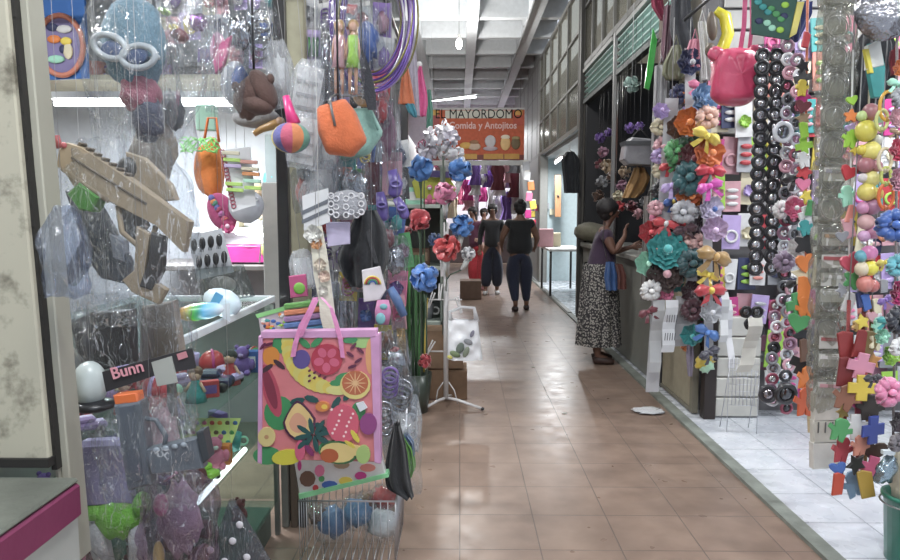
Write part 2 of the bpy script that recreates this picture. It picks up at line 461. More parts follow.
# left pier: painted concrete with a black gap and a metal door jamb
M_CREAM = mat((176, 172, 152), .6, bump=.15, bs=9, var=.07)
m = bpy.data.materials.new('stained_cream'); m.use_nodes = True
nt = m.node_tree; n = nt.nodes; bb = n['Principled BSDF']
tc = n.new('ShaderNodeTexCoord'); nz = n.new('ShaderNodeTexNoise'); nz.inputs['Scale'].default_value = 7; nz.inputs['Detail'].default_value = 8; nz.inputs['Roughness'].default_value = .65
nt.links.new(tc.outputs['Object'], nz.inputs['Vector'])
rp = n.new('ShaderNodeValToRGB'); rp.color_ramp.elements[0].position = .33; rp.color_ramp.elements[1].position = .47
rp.color_ramp.elements[0].color = (*lin((104, 98, 82)), 1); rp.color_ramp.elements[1].color = (*lin((182, 177, 156)), 1)
nt.links.new(nz.outputs['Fac'], rp.inputs['Fac']); nt.links.new(rp.outputs['Color'], bb.inputs['Base Color']); bb.inputs['Roughness'].default_value = .6
M_STAIN = m
def lean(b, k=-.035):
    for v in b.v: v.x += k * (v.z - CAM_H)
    return b
XW = P(31, 300, 1.52).x; XJ = P(36, 300, 1.55).x; XE = P(67, 300, 1.62).x
b = MB(); b.b2((-2.6, 1.52, .86), (XW, 1.62, 4.8), .004); struct('wall_left_pier', lean(b), M_STAIN)
b = MB()
for k in range(80):
    z = .86 + k * .05; w = .006 + .003 * noise.noise(V((0, 0, z * 5)))
    b.box((XW + w / 2 - .002, 1.565, z), (w + .006, .06, .052))
b.b2((-1.5, 1.51, .848), (XW + .004, 1.6, .868))
struct('trim_3', lean(b), paint((30, 28, 26)))
b = MB(); b.b2((XJ, 1.55, .6), (XJ + (XE - XJ) * .35, 1.62, 4.8), .003); b.b2((XJ + (XE - XJ) * .35, 1.556, .6), (XE, 1.62, 4.8), .003)
struct('trim_4', lean(b), mat((168, 166, 150), .5, bump=.1, bs=12, var=.08))
# ledge with maroon edge
t = thing('counter_ledge', 'low ledge with worn grey top and wide maroon painted edge beside the cream pier', 'ledge', (0, 0, 0))
ec = P(80, 477, 1.5); e = ec.x; zt = ec.z
b = MB(); b.b2((-1.6, .5, zt - .012), (e - .003, 1.5, zt), .005); b.build('ledge_top', mat((98, 102, 92), .75, bump=.4, bs=20, var=.3), t)
b = MB(); b.b2((-1.6, .5, zt - .09), (e, 1.503, zt - .013), .006); b.build('edge_band', mat((122, 38, 78), .5, bump=.15, bs=25, var=.12), t)
b = MB(); b.b2((-1.6, .5, 0), (e - .01, 1.5, zt - .091)); b.build('ledge_wall', mat((196, 200, 194), .7, bump=.2, bs=10, var=.25), t)
# green plastic bit lying on the ledge
b = MB(); b.prism([(-.03, 0), (.035, .0), (.04, .012), (0, .02), (-.03, .01)], -.03, .03, .004)
tag(b.build('plastic_scrap', plastic((40, 130, 70)), None, (-1.0, 1.12, zt + .001), (0, 0, .4)), 'small green plastic scrap lying on the worn grey ledge top', 'scrap')

# ---------------------------------------------------------------- left stall shell
b = MB(); b.b2((-3.4, 4.62, 0), (-.92, 4.7, 3.0)); struct('wall_left_partition', b, paint((158, 162, 168)))
b = MB(); b.b2((-3.45, 1.72, 0), (-3.4, 4.7, 3.0)); struct('wall_left_stall', b, paint((170, 174, 178)))
b = MB(); b.b2((-3.2, 6.7, 0), (-.62, 6.78, 2.9)); struct('wall_left_partition_second', b, paint((84, 80, 84)))
# stall roof boards, dim
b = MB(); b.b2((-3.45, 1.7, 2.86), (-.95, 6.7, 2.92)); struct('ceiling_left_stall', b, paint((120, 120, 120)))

def post(px, Y, w, d, top, m, label, name='metal_post', bottom=0.):
    x = P(px, 212, Y).x
    b = MB(); b.b2((x - w / 2, Y - d / 2, bottom), (x + w / 2, Y + d / 2, top), .004)
    return tag(b.build(name, m), label, 'post')
post(284, 3.12, .05, .05, 2.85, plastic((28, 28, 32)), 'black square post at the open corner of the left toy stall')
post(300, 3.3, .085, .06, 2.85, mat((150, 146, 120), .6, var=.1), 'cream wooden upright just behind the black post of the left toy stall', 'wooden_post')
post(405, 6.6, .07, .06, 2.9, plastic((34, 33, 36)), 'dark upright post behind the blue and red flower bunches')
post(612, 7.4, .035, .05, 3.25, metalm((150, 150, 150), .5), 'thin grey metal post below the green roller shutter')
post(617, 7.5, .04, .06, 3.25, plastic((30, 30, 32)), 'dark upright close behind the thin grey shutter post')
post(660, 5.75, .08, .08, 3.2, mat((98, 84, 74), .7, var=.15), 'brown wooden post beside the green roller shutter', 'wooden_post')
post(669, 5.6, .075, .07, 3.2, plastic((26, 26, 32)), 'black post between shutter and hair accessory strands')

# rails the goods hang from
def rail(pts, label, r=.012):
    b = MB(); b.tube(pts, r, 8); return tag(b.build('hanging_rail', metalm((110, 110, 112))), label, 'rail')
rail([(-2.9, 1.86, 2.12), (-.52, 1.86, 2.12)], 'steel rail across the stall mouth above the bagged toy guns')
rail([(-2.9, 3.0, 2.55), (-.4, 3.0, 2.55)], 'steel rail above the purses and dolls by the black post')
rail([(-.42, 1.8, 2.6), (-.42, 6.6, 2.6)], 'steel rail along the aisle over the purple hoops')
rail([(1.5, 2.0, 2.7), (1.5, 5.6, 2.7)], 'steel rail along the aisle over the hair bow strands')
rail([(1.2, 3.5, 2.72), (3.1, 3.5, 2.72)], 'steel rail crossing over the black hair ring strands')
rail([(1.2, 2.95, 2.74), (3.1, 2.95, 2.74)], 'steel rail crossing over the clear plastic pack column')

# ---------------------------------------------------------------- right stalls
M_SHUT = mat((168, 204, 196), .45, var=.08)
def shutter(y0, y1, z0, z1, label):
    b = MB(); k = 5
    def f(u, v):
        ph = v * k * 2 * PI
        return V((1.62 + .022 * math.cos(ph), y0 + (y1 - y0) * u, z0 + (z1 - z0) * v))
    t = thing('roller_shutter', label, 'shutter', (0, 0, 0))
    b.grid(f, 3, k * 8 + 1); b.grid(lambda u, v: f(u, v) + V((.012, 0, 0)), 3, k * 8 + 1); b.build('curtain', M_SHUT, t)
    b = MB(); b.b2((1.59, y0, z0 - .05), (1.66, y1, z0)); b.build('bottom_bar', paint((60, 70, 66)), t)
    b = MB(); b.b2((1.58, y0, z1), (1.7, y1, z1 + .045)); b.build('housing', paint((150, 152, 148)), t)
    return t
shutter(7.55, 9.25, 2.86, 3.2, 'pale green ribbed roller shutter half rolled up, beyond the thin grey post')
shutter(5.2, 7.35, 2.86, 3.2, 'pale green ribbed roller shutter half rolled up, on the near side of the grey post')

# counter wall under stall two, and board panel
t = thing('stall_counter', 'grey-green panelled stall counter the woman in the patterned skirt leans at', 'counter', (0, 0, 0))
b = MB(); b.b2((1.6, 5.72, .022), (1.66, 9.1, .98)); b.build('front_panel', mat((128, 130, 122), .6, bump=.1, bs=8, var=.12), t)
b = MB(); b.b2((1.56, 5.72, .982), (2.2, 9.1, 1.03), .006); b.build('counter_top', mat((150, 148, 140), .5), t)
t = thing('board_panel', 'plain tan board panel with frame under the hair bow strands', 'panel', (0, 0, 0))
b = MB(); b.b2((1.63, 4.86, .05), (1.65, 5.6, .86)); b.build('board', mat((150, 140, 116), .65, var=.08), t)
b = MB()
for y in (4.83, 5.62): b.b2((1.62, y - .03, .022), (1.66, y + .03, .9))
b.b2((1.62, 4.862, .862), (1.66, 5.588, .9)); b.b2((1.62, 4.862, .022), (1.66, 5.588, .048)); b.build('frame', mat((112, 106, 90), .6), t)
b = MB(); b.b2((1.66, 4.68, .013), (1.74, 4.76, 1.4), .003); tag(b.build('wooden_post', mat((36, 26, 24), .5)), 'short dark brown post standing at the corner of the white tiled low wall', 'post')
M_BRICK = tile_mat('white_wall_tile', (196, 194, 186), (180, 178, 170), (128, 126, 120), .2, .004, 0, 0, .35)
b = MB()
for i in range(5):
    b.b2((1.75, 4.72, .02 + i * .14), (2.05, 4.9, .152 + i * .14), .008)
struct('wall_right_low', b, mat((190, 188, 180), .4, var=.06))
b = MB(); b.b2((1.66, 4.92, 0), (4.5, 5.0, 3.2)); struct('wall_right_partition', b, paint((116, 114, 116)))
b = MB()
for i in range(9): b.b2((1.78, 4.885, 1.95 + i * .14), (2.6, 4.915, 2.07 + i * .14), .004)
tag(b.build('slat_board', paint((206, 206, 202))), 'white horizontal slat board behind the hanging pink bag', 'board')
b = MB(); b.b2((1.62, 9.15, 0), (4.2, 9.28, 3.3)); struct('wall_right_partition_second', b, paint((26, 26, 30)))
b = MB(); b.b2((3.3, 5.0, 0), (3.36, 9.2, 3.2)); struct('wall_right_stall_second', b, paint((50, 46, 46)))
b = MB(); b.b2((4.5, 1.0, 0), (4.56, 9.2, 3.2)); struct('wall_right_stall', b, paint((120, 112, 116)))
# shop three, white and lit
b = MB(); b.b2((1.76, 14.4, 0), (4.2, 14.5, 2.54)); b.b2((3.4, 9.7, 0), (3.45, 14.4, 2.54)); struct('wall_right_shop', b, paint((188, 206, 210)))
b = MB(); b.b2((1.7, 9.7, 2.5), (3.45, 14.4, 2.54)); struct('ceiling_right_shop', b, paint((210, 214, 214)))
b = MB(); b.b2((1.5, 9.68, .0), (1.56, 13.9, .035)); struct('trim_5', b, paint((140, 140, 136)))

# ---------------------------------------------------------------- lamps
def light(kind, loc, power, size=.3, size_y=None, rot=(0, 0, 0), col=(1, .98, .95), parent=None, name='lamp_light'):
    l = bpy.data.lights.new(name, kind); l.energy = power; l.color = col
    if kind == 'AREA':
        l.size = size
        if size_y: l.shape = 'RECTANGLE'; l.size_y = size_y
    else: l.shadow_soft_size = size
    o = bpy.data.objects.new(name, l); COL.objects.link(o); o.location = loc; o.rotation_euler = rot
    if parent: o.parent = parent
    return o
def bulb(x, y, z, label, power, top=4.85):
    t = thing('ceiling_bulb', label, 'lamp', (x, y, z), group='bare bulbs under the ceiling')
    b = MB(); b.ell((0, 0, 0), (.05, .05, .085), 12, 8); b.build('bulb', emit((255, 252, 245), 26), t)
    b = MB(); b.cyl((0, 0, .08), (0, 0, .15), .025, n=10); b.build('socket', plastic((210, 210, 205)), t)
    b = MB(); b.cyl((0, 0, .15), (0, 0, top - z), .004, n=6); b.build('cord', plastic((50, 50, 50)), t)
    light('POINT', (x, y, z - .12), power, .1)
bulb(-.02, 11.6, 4.12, 'bare white bulb hanging under the coffered ceiling before the orange banner', 105)
bulb(0, 5.2, 4.3, 'added unseen bare bulb above the aisle by the flower stand', 170)  # bulb out of view, added to brighten the flowers and mid aisle
bulb(0, -.6, 4.3, 'added unseen bare bulb above the aisle behind the viewer', 110)  # extra bulb added out of view behind the camera
def tube_lamp(a, c, label, power, m=None, strength=16, up=(0, 0, 1)):
    a = V(a); c = V(c); mid = (a + c) / 2; L = (c - a).length
    t = thing('tube_lamp', label, 'lamp', mid)
    b = MB(); b.cyl(a - mid, c - mid, .016, n=10); b.build('tube', emit((250, 253, 255), strength), t)
    d = (c - a).normalized()
    b = MB(); ang = math.atan2(d.y, d.x); b.box((0, 0, .04), (L + .06, .07, .035), (0, 0, ang)); b.build('fitting', paint((215, 218, 218)), t)
    light('AREA', mid - V((0, 0, .03)), power, L, .06, (0, 0, ang), (.95, .98, 1))
p = P(55, 103, 3.9); q = P(232, 103, 3.9)
tube_lamp(p, q, 'bright white tube lamp under the upper shelf of the left toy stall', 42, strength=26)
p = P(236, 232, 4.5); q = P(274, 236, 4.5)
tube_lamp(p, q, 'short white tube lamp low in the left stall above the pink tray', 4, strength=14)
p = P(430, 101, 18.4); q = P(476, 97, 17.4)
tube_lamp(p, q, 'white tube lamp under the ceiling just above the orange banner', 18, strength=14)
tube_lamp((1.745, 12.2, 2.34), (1.8, 13.4, 2.34), 'white tube lamp inside the pale blue shop on the right', 60, strength=14)
tube_lamp((-2.6, 2.3, 2.78), (-1.2, 2.3, 2.78), 'added unseen white tube lamp under the roof at the front of the left toy stall', 30)  # tube added above the view to light the stall mouth
tube_lamp((2.0, 3.9, 3.0), (3.6, 3.9, 3.0), 'added unseen white tube lamp above the hair accessory stall behind its strands', 40)  # tube added out of view as light for the strands
tube_lamp((1.9, 1.6, 3.0), (3.4, 1.6, 3.0), 'added unseen white tube lamp at the front of the hair accessory stall', 34)  # unseen tube, added to light the stall from the near side
tube_lamp((-1.0, 19.5, 3.6), (1.2, 19.5, 3.6), 'added unseen white tube lamp over the clothes at the far end of the aisle', 230)  # tube added behind the banner to brighten the far end
tube_lamp((-.6, .4, 4.2), (.6, .4, 4.2), 'added unseen white tube lamp under the ceiling behind the viewer', 70, strength=40)  # added behind the camera so the plastic films catch highlights

w = bpy.data.worlds.new('daylight'); sc.world = w; w.use_nodes = True
w.node_tree.nodes['Background'].inputs['Color'].default_value = (.80, .88, 1, 1)
w.node_tree.nodes['Background'].inputs['Strength'].default_value = .75

# ---------------------------------------------------------------- banner
t = thing('hanging_banner', 'wide orange shop banner hung across the far aisle with black capitals', 'banner', (0, 0, 0))
Yb = 15.
a = P(430, 108, Yb); c = P(524, 160, Yb); W = c.x - a.x; Hh = a.z - c.z; cx = (a.x + c.x) / 2; cz = (a.z + c.z) / 2
b = MB()
b.use(mat((204, 92, 60), .8, var=.12)).b2((a.x, Yb, c.z), (c.x, Yb + .04, a.z))
def bx(u0, v0, u1, v1, m, d=.006): b.use(m).b2((a.x + u0 * W, Yb - d, a.z - v1 * Hh), (a.x + u1 * W, Yb - d + .004, a.z - v0 * Hh))
bx(0, 0, 1, .04, paint((190, 188, 186)))
bx(0, .03, .09, .14, paint((214, 160, 60))); bx(.9, .03, .98, .14, paint((214, 150, 60)))
bx(.0, .14, .1, .34, paint((176, 70, 70))); bx(.88, .14, .99, .34, paint((196, 74, 50)))
bx(.16, .05, .86, .2, paint((206, 204, 190)), .008)
bx(.0, .9, 1, 1, paint((120, 50, 44)), .007)
for k, (u0, u1) in enumerate(((.32, .5), (.57, .78), (.79, .95))): bx(u0, .88, u1, .98, paint((205, 150, 60)), .009)
b.build('banner_sheet', None, t)
def food(u, v, r1, r2, mc, y=.012):
    b.use(mc).ell((a.x + u * W, Yb - y, a.z - v * Hh), (r1, .008, r2), 12, 6)
b = MB()
food(.38, .72, .13, .07, paint((226, 170, 70))); food(.47, .74, .14, .08, paint((206, 176, 150))); food(.47, .66, .1, .05, paint((150, 100, 60)))
food(.64, .64, .12, .13, paint((206, 200, 206))); food(.64, .78, .16, .05, paint((190, 170, 180)))
food(.8, .68, .11, .15, paint((236, 190, 120))); food(.8, .56, .1, .05, paint((240, 226, 200)))
food(.91, .68, .1, .13, paint((110, 90, 56))); food(.91, .58, .09, .04, paint((160, 140, 90)))
b.build('food_print', None, t)
text_mesh('EL MAYORDOMO', .27, mat((22, 22, 24), .9), t, (cx + .03, Yb - .014, a.z - .125 * Hh), (PI / 2, 0, 0), sx=.86, bold=.0)
text_mesh('Comida y Antojitos', .2, paint((232, 190, 184)), t, (cx + .12, Yb - .014, a.z - .34 * Hh), (PI / 2, 0, 0), sx=.9, bold=.004)
b = MB()
for u in (.04, .96): b.cyl((a.x + u * W, Yb + .02, a.z), (a.x + u * W, Yb + .02, 4.5), .006, n=6)
b.build('hanging_wire', metalm((130, 130, 130)), t)
b = MB(); b.b2((a.x - .05, Yb - .0, c.z - .11), (c.x + .02, Yb + .04, c.z - .01)); tag(b.build('crossbar', paint((188, 190, 188))), 'pale crossbar running just below the orange banner', 'beam')
# ================================================================ LEFT STALL GOODS
def cord_up(f, px, py, ztop, m=None, r=.0015, x2=None, name='cord'):
    """string from a point of thing f up to its rail"""
    a = f.q(px, py); b = MB(); h = ztop - (P(f.cx, f.cy, f.Y).z + a.z)
    if h > 0.01:
        b.tube([a, a + V((x2 or 0, 0, h))], r * (.35 if f.Y < 2.3 and r < .002 else .6 if r < .002 else 1), 5); f.add(name, b, m or paint((150, 150, 152)))

# --- glass showcase
gx = -.8
t = thing('glass_showcase', 'glass display counter full of small toys, with a white-edged top', 'showcase', (gx, 2.98, 0))
G = film((238, 246, 242), .05, .22, .04, .03, 3.)
b = MB(); b.b2((-.62, -1.08, 1.045), (-.012, 0, 1.055)); b.build('glass_top', G, t)
b = MB(); b.b2((-.008, -1.08, .52), (0, -.02, 1.03)); b.b2((-.008, -1.08, .16), (0, -.02, .5)); b.build('front_pane', G, t)
b = MB(); b.b2((-.6, -.01, .16), (-.02, -.004, 1.03)); b.build('end_pane', G, t)
b = MB(); b.b2((-.012, -1.09, 1.035), (.004, .006, 1.062), .003); b.b2((-.63, -.004, 1.035), (-.013, .006, 1.062), .002); b.build('top_edge', paint((214, 224, 228)), t)
fm = metalm((128, 134, 130), .45)
b = MB()
for y in (-1.075, -.015):
    b.b2((-.014, y - .012, 0), (.006, y + .012, 1.03), .002); b.b2((-.63, y - .012, 0), (-.6, y + .012, 1.03), .002)
b.build('frame', fm, t)
b = MB(); b.b2((-.6, -1.06, .5), (-.01, -.02, .51)); b.b2((-.6, -1.06, .76), (-.01, -.02, .768)); b.b2((-.6, -1.06, .14), (-.01, -.02, .155)); b.build('shelf', film((228, 240, 236), .2, .3, .05, 0), t)
b = MB(); b.b2((-.6, -1.05, .0), (-.03, -.03, .13)); b.build('plinth', mat((74, 88, 80), .6), t)
b = MB(); b.cyl((-.05, -1.02, 1.02), (-.05, -.06, 1.02), .009, n=8); b.build('added_upper_lamp', emit((250, 253, 255), 7), t)  # glowing tube added to light the toys in the showcase
b = MB(); b.cyl((-.05, -1.02, .485), (-.05, -.3, .485), .01, n=8); b.build('lower_lamp', emit((250, 253, 255), 5), t)
b = MB(); b.b2((-.63, -1.06, .16), (-.615, -.02, 1.03)); b.build('back_panel', paint((150, 152, 150)), t)

# toys in the showcase (upper level and shelf)
def toy_blob(kind, seed, s, c1, c2):
    b = MB(); rg = random.Random(seed)
    if kind == 'ball':
        b.use(plastic(c1)).ell((0, 0, s), s, 12, 8); b.use(plastic(c2)).ring((0, 0, s), s * .99, s * .12, 16, 6, 'x')
    elif kind == 'car':
        b.use(plastic(c1)).box((0, 0, s * .55), (s * 2.2, s, s * .5), None, s * .15).box((-.1 * s, 0, s * .95), (s * 1.1, s * .85, s * .45), None, s * .15)
        b.use(M_BLACK)
        for x in (-.65, .65):
            for y in (-.5, .5): b.cyl((x * s, y * s - .1 * s, s * .28), (x * s, y * s + .1 * s, s * .28), s * .28, n=12)
    elif kind == 'doll':
        b.use(cloth(c1)).lathe([(s * .1, 0), (s * .6, 0), (s * .5, s * .5), (s * .25, s * 1.1), (s * .2, s * 1.3)], n=12)
        b.use(mat((222, 176, 150))).ell((0, 0, s * 1.55), s * .36, 10, 7); b.use(cloth(c2)).ell((0, s * .08, s * 1.68), (s * .42, s * .4, s * .36), 10, 6)
        for x in (-1, 1): b.use(mat((222, 176, 150))).cyl((x * s * .25, 0, s * 1.1), (x * s * .6, -.1 * s, s * .6), s * .09, n=6)
    elif kind == 'box':
        b.use(paper(c1)).box((0, 0, s * .7), (s * 1.6, s * .6, s * 1.4), None, s * .05); b.use(paper(c2)).box((0, -s * .31, s * .7), (s * 1.2, s * .02, s * .7))
    elif kind == 'cup':
        b.use(plastic(c1)).lathe([(0, 0), (s * .5, 0), (s * .65, s * 1.2), (s * .6, s * 1.2), (s * .45, s * .08), (0, s * .08)], n=14)
        b.use(plastic(c2)).ring((s * .75, 0, s * .65), s * .3, s * .08, 12, 6)
    else:
        b.use(cloth(c1)).ell((0, 0, s * .6), (s * .6, s * .45, s * .6), 12, 8).ell((0, -.05 * s, s * 1.4), s * .42, 12, 8)
        for x in (-1, 1): b.ell((x * s * .35, 0, s * 1.75), s * .16, 8, 6).ell((x * s * .6, -.1 * s, s * .7), (s * .2, s * .2, s * .35), 8, 6).ell((x * s * .35, -.3 * s, s * .2), (s * .2, s * .35, s * .2), 8, 6)
        b.use(cloth(c2)).ell((0, -.38 * s, s * 1.32), (s * .18, s * .15, s * .14), 8, 6)
    return b
CN = {'red': (196, 52, 60), 'pink': (222, 110, 150), 'blue': (58, 96, 176), 'green': (70, 150, 84), 'yellow': (226, 200, 70), 'orange': (226, 120, 50),
      'purple': (110, 76, 160), 'white': (214, 214, 214), 'black': (34, 34, 38), 'brown': (104, 72, 56), 'teal': (50, 150, 150), 'grey': (140, 142, 148),
      'lilac': (180, 156, 214), 'cream': (214, 204, 170), 'navy': (40, 48, 90), 'magenta': (196, 50, 130), 'gold': (170, 132, 70), 'mint': (150, 214, 186),
      'maroon': (104, 36, 48), 'salmon': (216, 130, 116), 'silver': (170, 172, 178), 'lime': (150, 206, 60), 'tan': (160, 134, 104), 'rose': (206, 150, 160), 'mauve': (150, 100, 124)}
KN = {'ball': ('toy_ball', 'toy ball'), 'car': ('toy_car', 'toy car'), 'doll': ('toy_doll', 'small doll'), 'box': ('toy_box', 'boxed toy'), 'cup': ('toy_cup', 'toy cup'), 'plush': ('plush_toy', 'little plush toy')}
seen = set()
def uniq(lab):
    if lab in seen: print('DUPLABEL', lab)
    seen.add(lab); return lab
show = [  # px,py of base, depth Y, kind, colours, size
    (195, 370, 2.35, 'doll', 'teal', 'brown', .032), (212, 352, 2.5, 'car', 'navy', 'grey', .035), (222, 378, 2.4, 'plush', 'pink', 'white', .034),
    (230, 362, 2.6, 'doll', 'red', 'black', .034), (243, 350, 2.75, 'plush', 'purple', 'lilac', .034), (254, 360, 2.8, 'box', 'blue', 'white', .034),
    (206, 392, 2.2, 'ball', 'maroon', 'yellow', .024), (236, 390, 2.45, 'box', 'orange', 'cream', .028), (250, 384, 2.6, 'cup', 'teal', 'mint', .028),
    (240, 338, 2.85, 'box', 'magenta', 'green', .028), (224, 402, 2.3, 'car', 'lime', 'white', .026), (258, 344, 2.9, 'ball', 'green', 'red', .022)]
for (px, py, Y, k, c1, c2, s) in show:
    p = P(px, py, Y); p.x = min(p.x, gx - .07) ; p.z = .511 if py > 371 else .769
    o = toy_blob(k, px, s * 1.9, CN[c1], CN[c2]).build(KN[k][0], None, None, p, (0, 0, RG.uniform(-.6, .6)))
    tag(o, uniq(f'{c1} and {c2} {KN[k][1]} on the glass shelf inside the showcase'), 'toy', 'toys on the showcase shelf')
rg = random.Random(5)
cols = list(CN)
for i in range(45):
    Y = 2.0 + (i % 9) * .105 + rg.uniform(-.02, .02); x = gx - .1 - (i // 9) * .1 + rg.uniform(-.02, .02)
    k = rg.choice(list(KN)); c1 = cols[(i * 6 + i // 4) % len(cols)]; c2 = cols[(i * 7 + 3) % len(cols)]; s = rg.uniform(.04, .06)
    lift = (.769, .511, .769, .156)[i % 4]
    row = ['front', 'second', 'middle', 'fourth', 'rear'][i // 9]; shelf = ('upper', 'middle', 'upper', 'bottom')[i % 4]
    o = toy_blob(k, i, s, CN[c1], CN[c2]).build(KN[k][0], None, None, (x, Y, lift), (0, 0, rg.uniform(-.8, .8)))
    tag(o, uniq(f'{c1} and {c2} {KN[k][1]} in the {row} row on the {shelf} showcase shelf'), 'toy', 'toys on the showcase shelf')
# sticker sheet lying in the showcase, pink tray
f = Fr('sticker_sheet', 'pale yellow-green sheet of coloured round stickers leaning in the showcase', 'stickers', 225, 482, 2.5)
b = MB(); b.grid(lambda u, v: V(((u - .5) * .2 + v * .03, .12 - v * .02 - .1 * (1 - v), (v - .5) * .12)), 3, 3); b.grid(lambda u, v: V(((u - .5) * .2 + v * .03, .121 - v * .02 - .1 * (1 - v), (v - .5) * .12 - .001)), 3, 3)
f.add('paper_sheet', b, paper((206, 214, 120)))
k = 0
for i in range(7):
    for j in range(4):
        u = (i + .5) / 7; v = (j + .5) / 4; b = MB()
        b.ell(((u - .5) * .2 + v * .03, .12 - v * .02 - .1 * (1 - v) - .003, (v - .5) * .12), (.0095, .002, .0095), 8, 4)
        f.add('sticker', b, paint(CN[['red', 'blue', 'purple', 'orange', 'green', 'pink', 'brown', 'teal'][(i * 3 + j * 5) % 8]]))
f.o.location = (gx - .14, 2.42, .60)

# --- shelves and goods seen through the stall mouth
def board(x0, y0, z0, x1, y1, z1, m, label, name='wall_shelf'):
    b = MB(); b.b2((x0, y0, z0), (x1, y1, z1), .003); return tag(b.build(name, m), label, 'shelf')
z = P(100, 84, 4.4).z
board(-3.1, 4.1, z - .03, -1.1, 4.62, z, paint((206, 200, 172)), 'cream shelf board above the bright tube lamp in the left stall')
z = P(255, 232, 4.4).z
board(-1.75, 4.2, z - .0, -1.0, 4.62, z + .03, paint((220, 220, 216)), 'short white shelf above the pink tray in the left stall')
z = P(255, 262, 4.3).z
board(-1.9, 4.0, z - .03, -.98, 4.62, z, paint((120, 116, 114)), 'low grey shelf that carries the pink tray in the left stall')
f = Fr('storage_tray', 'bright magenta plastic tray on the low grey shelf in the left stall', 'tray', 254, 261, 4.2)
b = MB(); W = .22
b.b2((-W, -.1, 0), (W, .12, .006)); b.b2((-W, -.1, .006), (W, -.094, .09)); b.b2((-W, .114, .006), (W, .12, .09)); b.b2((-W, -.094, .006), (-W + .006, .114, .09)); b.b2((W - .006, -.094, .006), (W, .114, .09))
f.add('tray_body', b, plastic((222, 60, 160))); b = MB(); b.ring((0, .01, .092), W * .98, .006, 24, 6, 'z', 1, .5); f.add('rim', b, plastic((232, 90, 180)))
f = Fr('wooden_box', 'small cream box standing on the white shelf in the left stall', 'box', 232, 232, 4.35)
b = MB(); b.b2((-.07, -.06, .03), (.06, .06, .12), .004); f.add('box_body', b, paper((216, 206, 170))); b = MB(); b.b2((-.075, -.065, .121), (.065, .065, .14), .003); f.add('lid', b, paper((228, 220, 190)))
b = MB(); b.b2((-.05, -.05, 0), (.05, .05, .6), .004)
tag(b.build('cabinet_side', paint((92, 104, 106)), None, P(285, 232, 4.4) - V((.05, 0, 0))), 'tall grey cabinet standing by the black post inside the left stall', 'cabinet')
b = MB(); b.b2((-.06, -.04, 0), (.06, .04, .72), .004)
tag(b.build('display_column', paint((176, 178, 176)), None, V((P(278, 300, 3.6).x, 3.6, 0.85))), 'pale narrow display column beside the black post', 'column')

# framed round-printed pack top left
f = Fr('packaged_disc_toy', 'blue carded toy with an orange-rimmed coloured disc, high in the left stall', 'toy', 62, 40, 3.6)
b = MB(); b.prism(f.xz([(38, -10), (84, -6), (88, 78), (40, 80)]), 0, .02, .003); f.add('card', b, paper((44, 100, 180)))
b = MB(); c = f.q(62, 46, -.012); s = f.s
b.use(paint((204, 120, 96))).ring(c, 22 * s, 2.6 * s, 28, 8, 'y', 1, 1.3)
b.use(paint((120, 110, 160))).ell(c + V((0, .006, 0)), (21 * s, .008, 28 * s), 24, 6)
for (px, py, rx, rz, cc) in ((56, 40, 7, 4, 'orange'), (66, 30, 8, 4, 'white'), (70, 52, 5, 8, 'cream'), (58, 60, 9, 4, 'mint'), (68, 42, 6, 4, 'yellow'), (54, 28, 6, 4, 'navy'), (64, 50, 3, 4, 'navy')):
    b.use(paint(CN[cc])).ell(f.q(px, py, -.018), (rx * s, .006, rz * s), 10, 5)
f.add('printed_disc', b)

# masked blue toy head in a clear bag
f = Fr('bagged_mask', 'big clear bag holding a blue toy head with white goggles, beside the cream pier', 'toy', 130, 45, 1.86)
s = f.s
b = MB(); b.ell(f.q(130, 42, .02), (32 * s, .05, 46 * s), 20, 14, None, crumple(1, 3, .08)); f.add('toy_head', b, cloth((92, 128, 148)))
b = MB()
for (px, py) in ((117, 50), (145, 60)): b.ring(f.q(px, py, -.038), 14.5 * s, 3.2 * s, 22, 8, 'y', 1.12, .72); b.v[-176:] = [f.q(px, py, -.038) + Matrix.Rotation(.38 if px < 130 else -.1, 3, 'Y') @ (v - f.q(px, py, -.038)) for v in b.v[-176:]]
b.tube([f.q(103, 45, -.02), f.q(110, 50, -.034)], .006, 6); b.tube([f.q(155, 61, -.03), f.q(161, 58, -.01)], .006, 6)
f.add('goggles', b, plastic((176, 184, 190)))
b = MB()
for (px, py) in ((119, 53), (143, 58)): b.ell(f.q(px, py, -.036), (11.5 * s, .006, 9 * s), 14, 6)
f.add('lens', b, plastic((66, 86, 128)))
b = MB(); b.ell(f.q(138, 92, .015), (20 * s, .035, 20 * s), 14, 9, None, crumple(1, 8, .15)); f.add('toy_body', b, cloth((168, 100, 118)))
b = MB(); b.ell(f.q(146, 118, .012), (16 * s, .03, 24 * s), 14, 9, None, crumple(1, 9, .15)); f.add('toy_legs', b, cloth((70, 74, 92)))
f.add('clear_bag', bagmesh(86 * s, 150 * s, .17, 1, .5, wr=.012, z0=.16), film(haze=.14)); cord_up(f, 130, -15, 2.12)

# brown/grey toy between: dark knob with beige body
f = Fr('bagged_figure', 'beige and dark toy figure in crinkled film, beside the mounted toy rifle', 'toy', 160, 150, 2.05)
s = f.s
b = MB(); b.ell(f.q(152, 160), (22 * s, .03, 40 * s), 16, 12, (0, .3, 0), crumple(1, 21, .3)); f.add('figure_body', b, mat((150, 138, 124), .7, bump=.3))
b = MB(); b.ell(f.q(172, 112), (13 * s, .03, 17 * s), 14, 10, None, crumple(1, 22, .2)); f.add('figure_head', b, mat((70, 72, 80), .7))
f.add('clear_bag', bagmesh(74 * s, 150 * s, .13, 2, .3, wr=.014, z0=60 * s), film(haze=.16)); cord_up(f, 160, 95, 2.12)

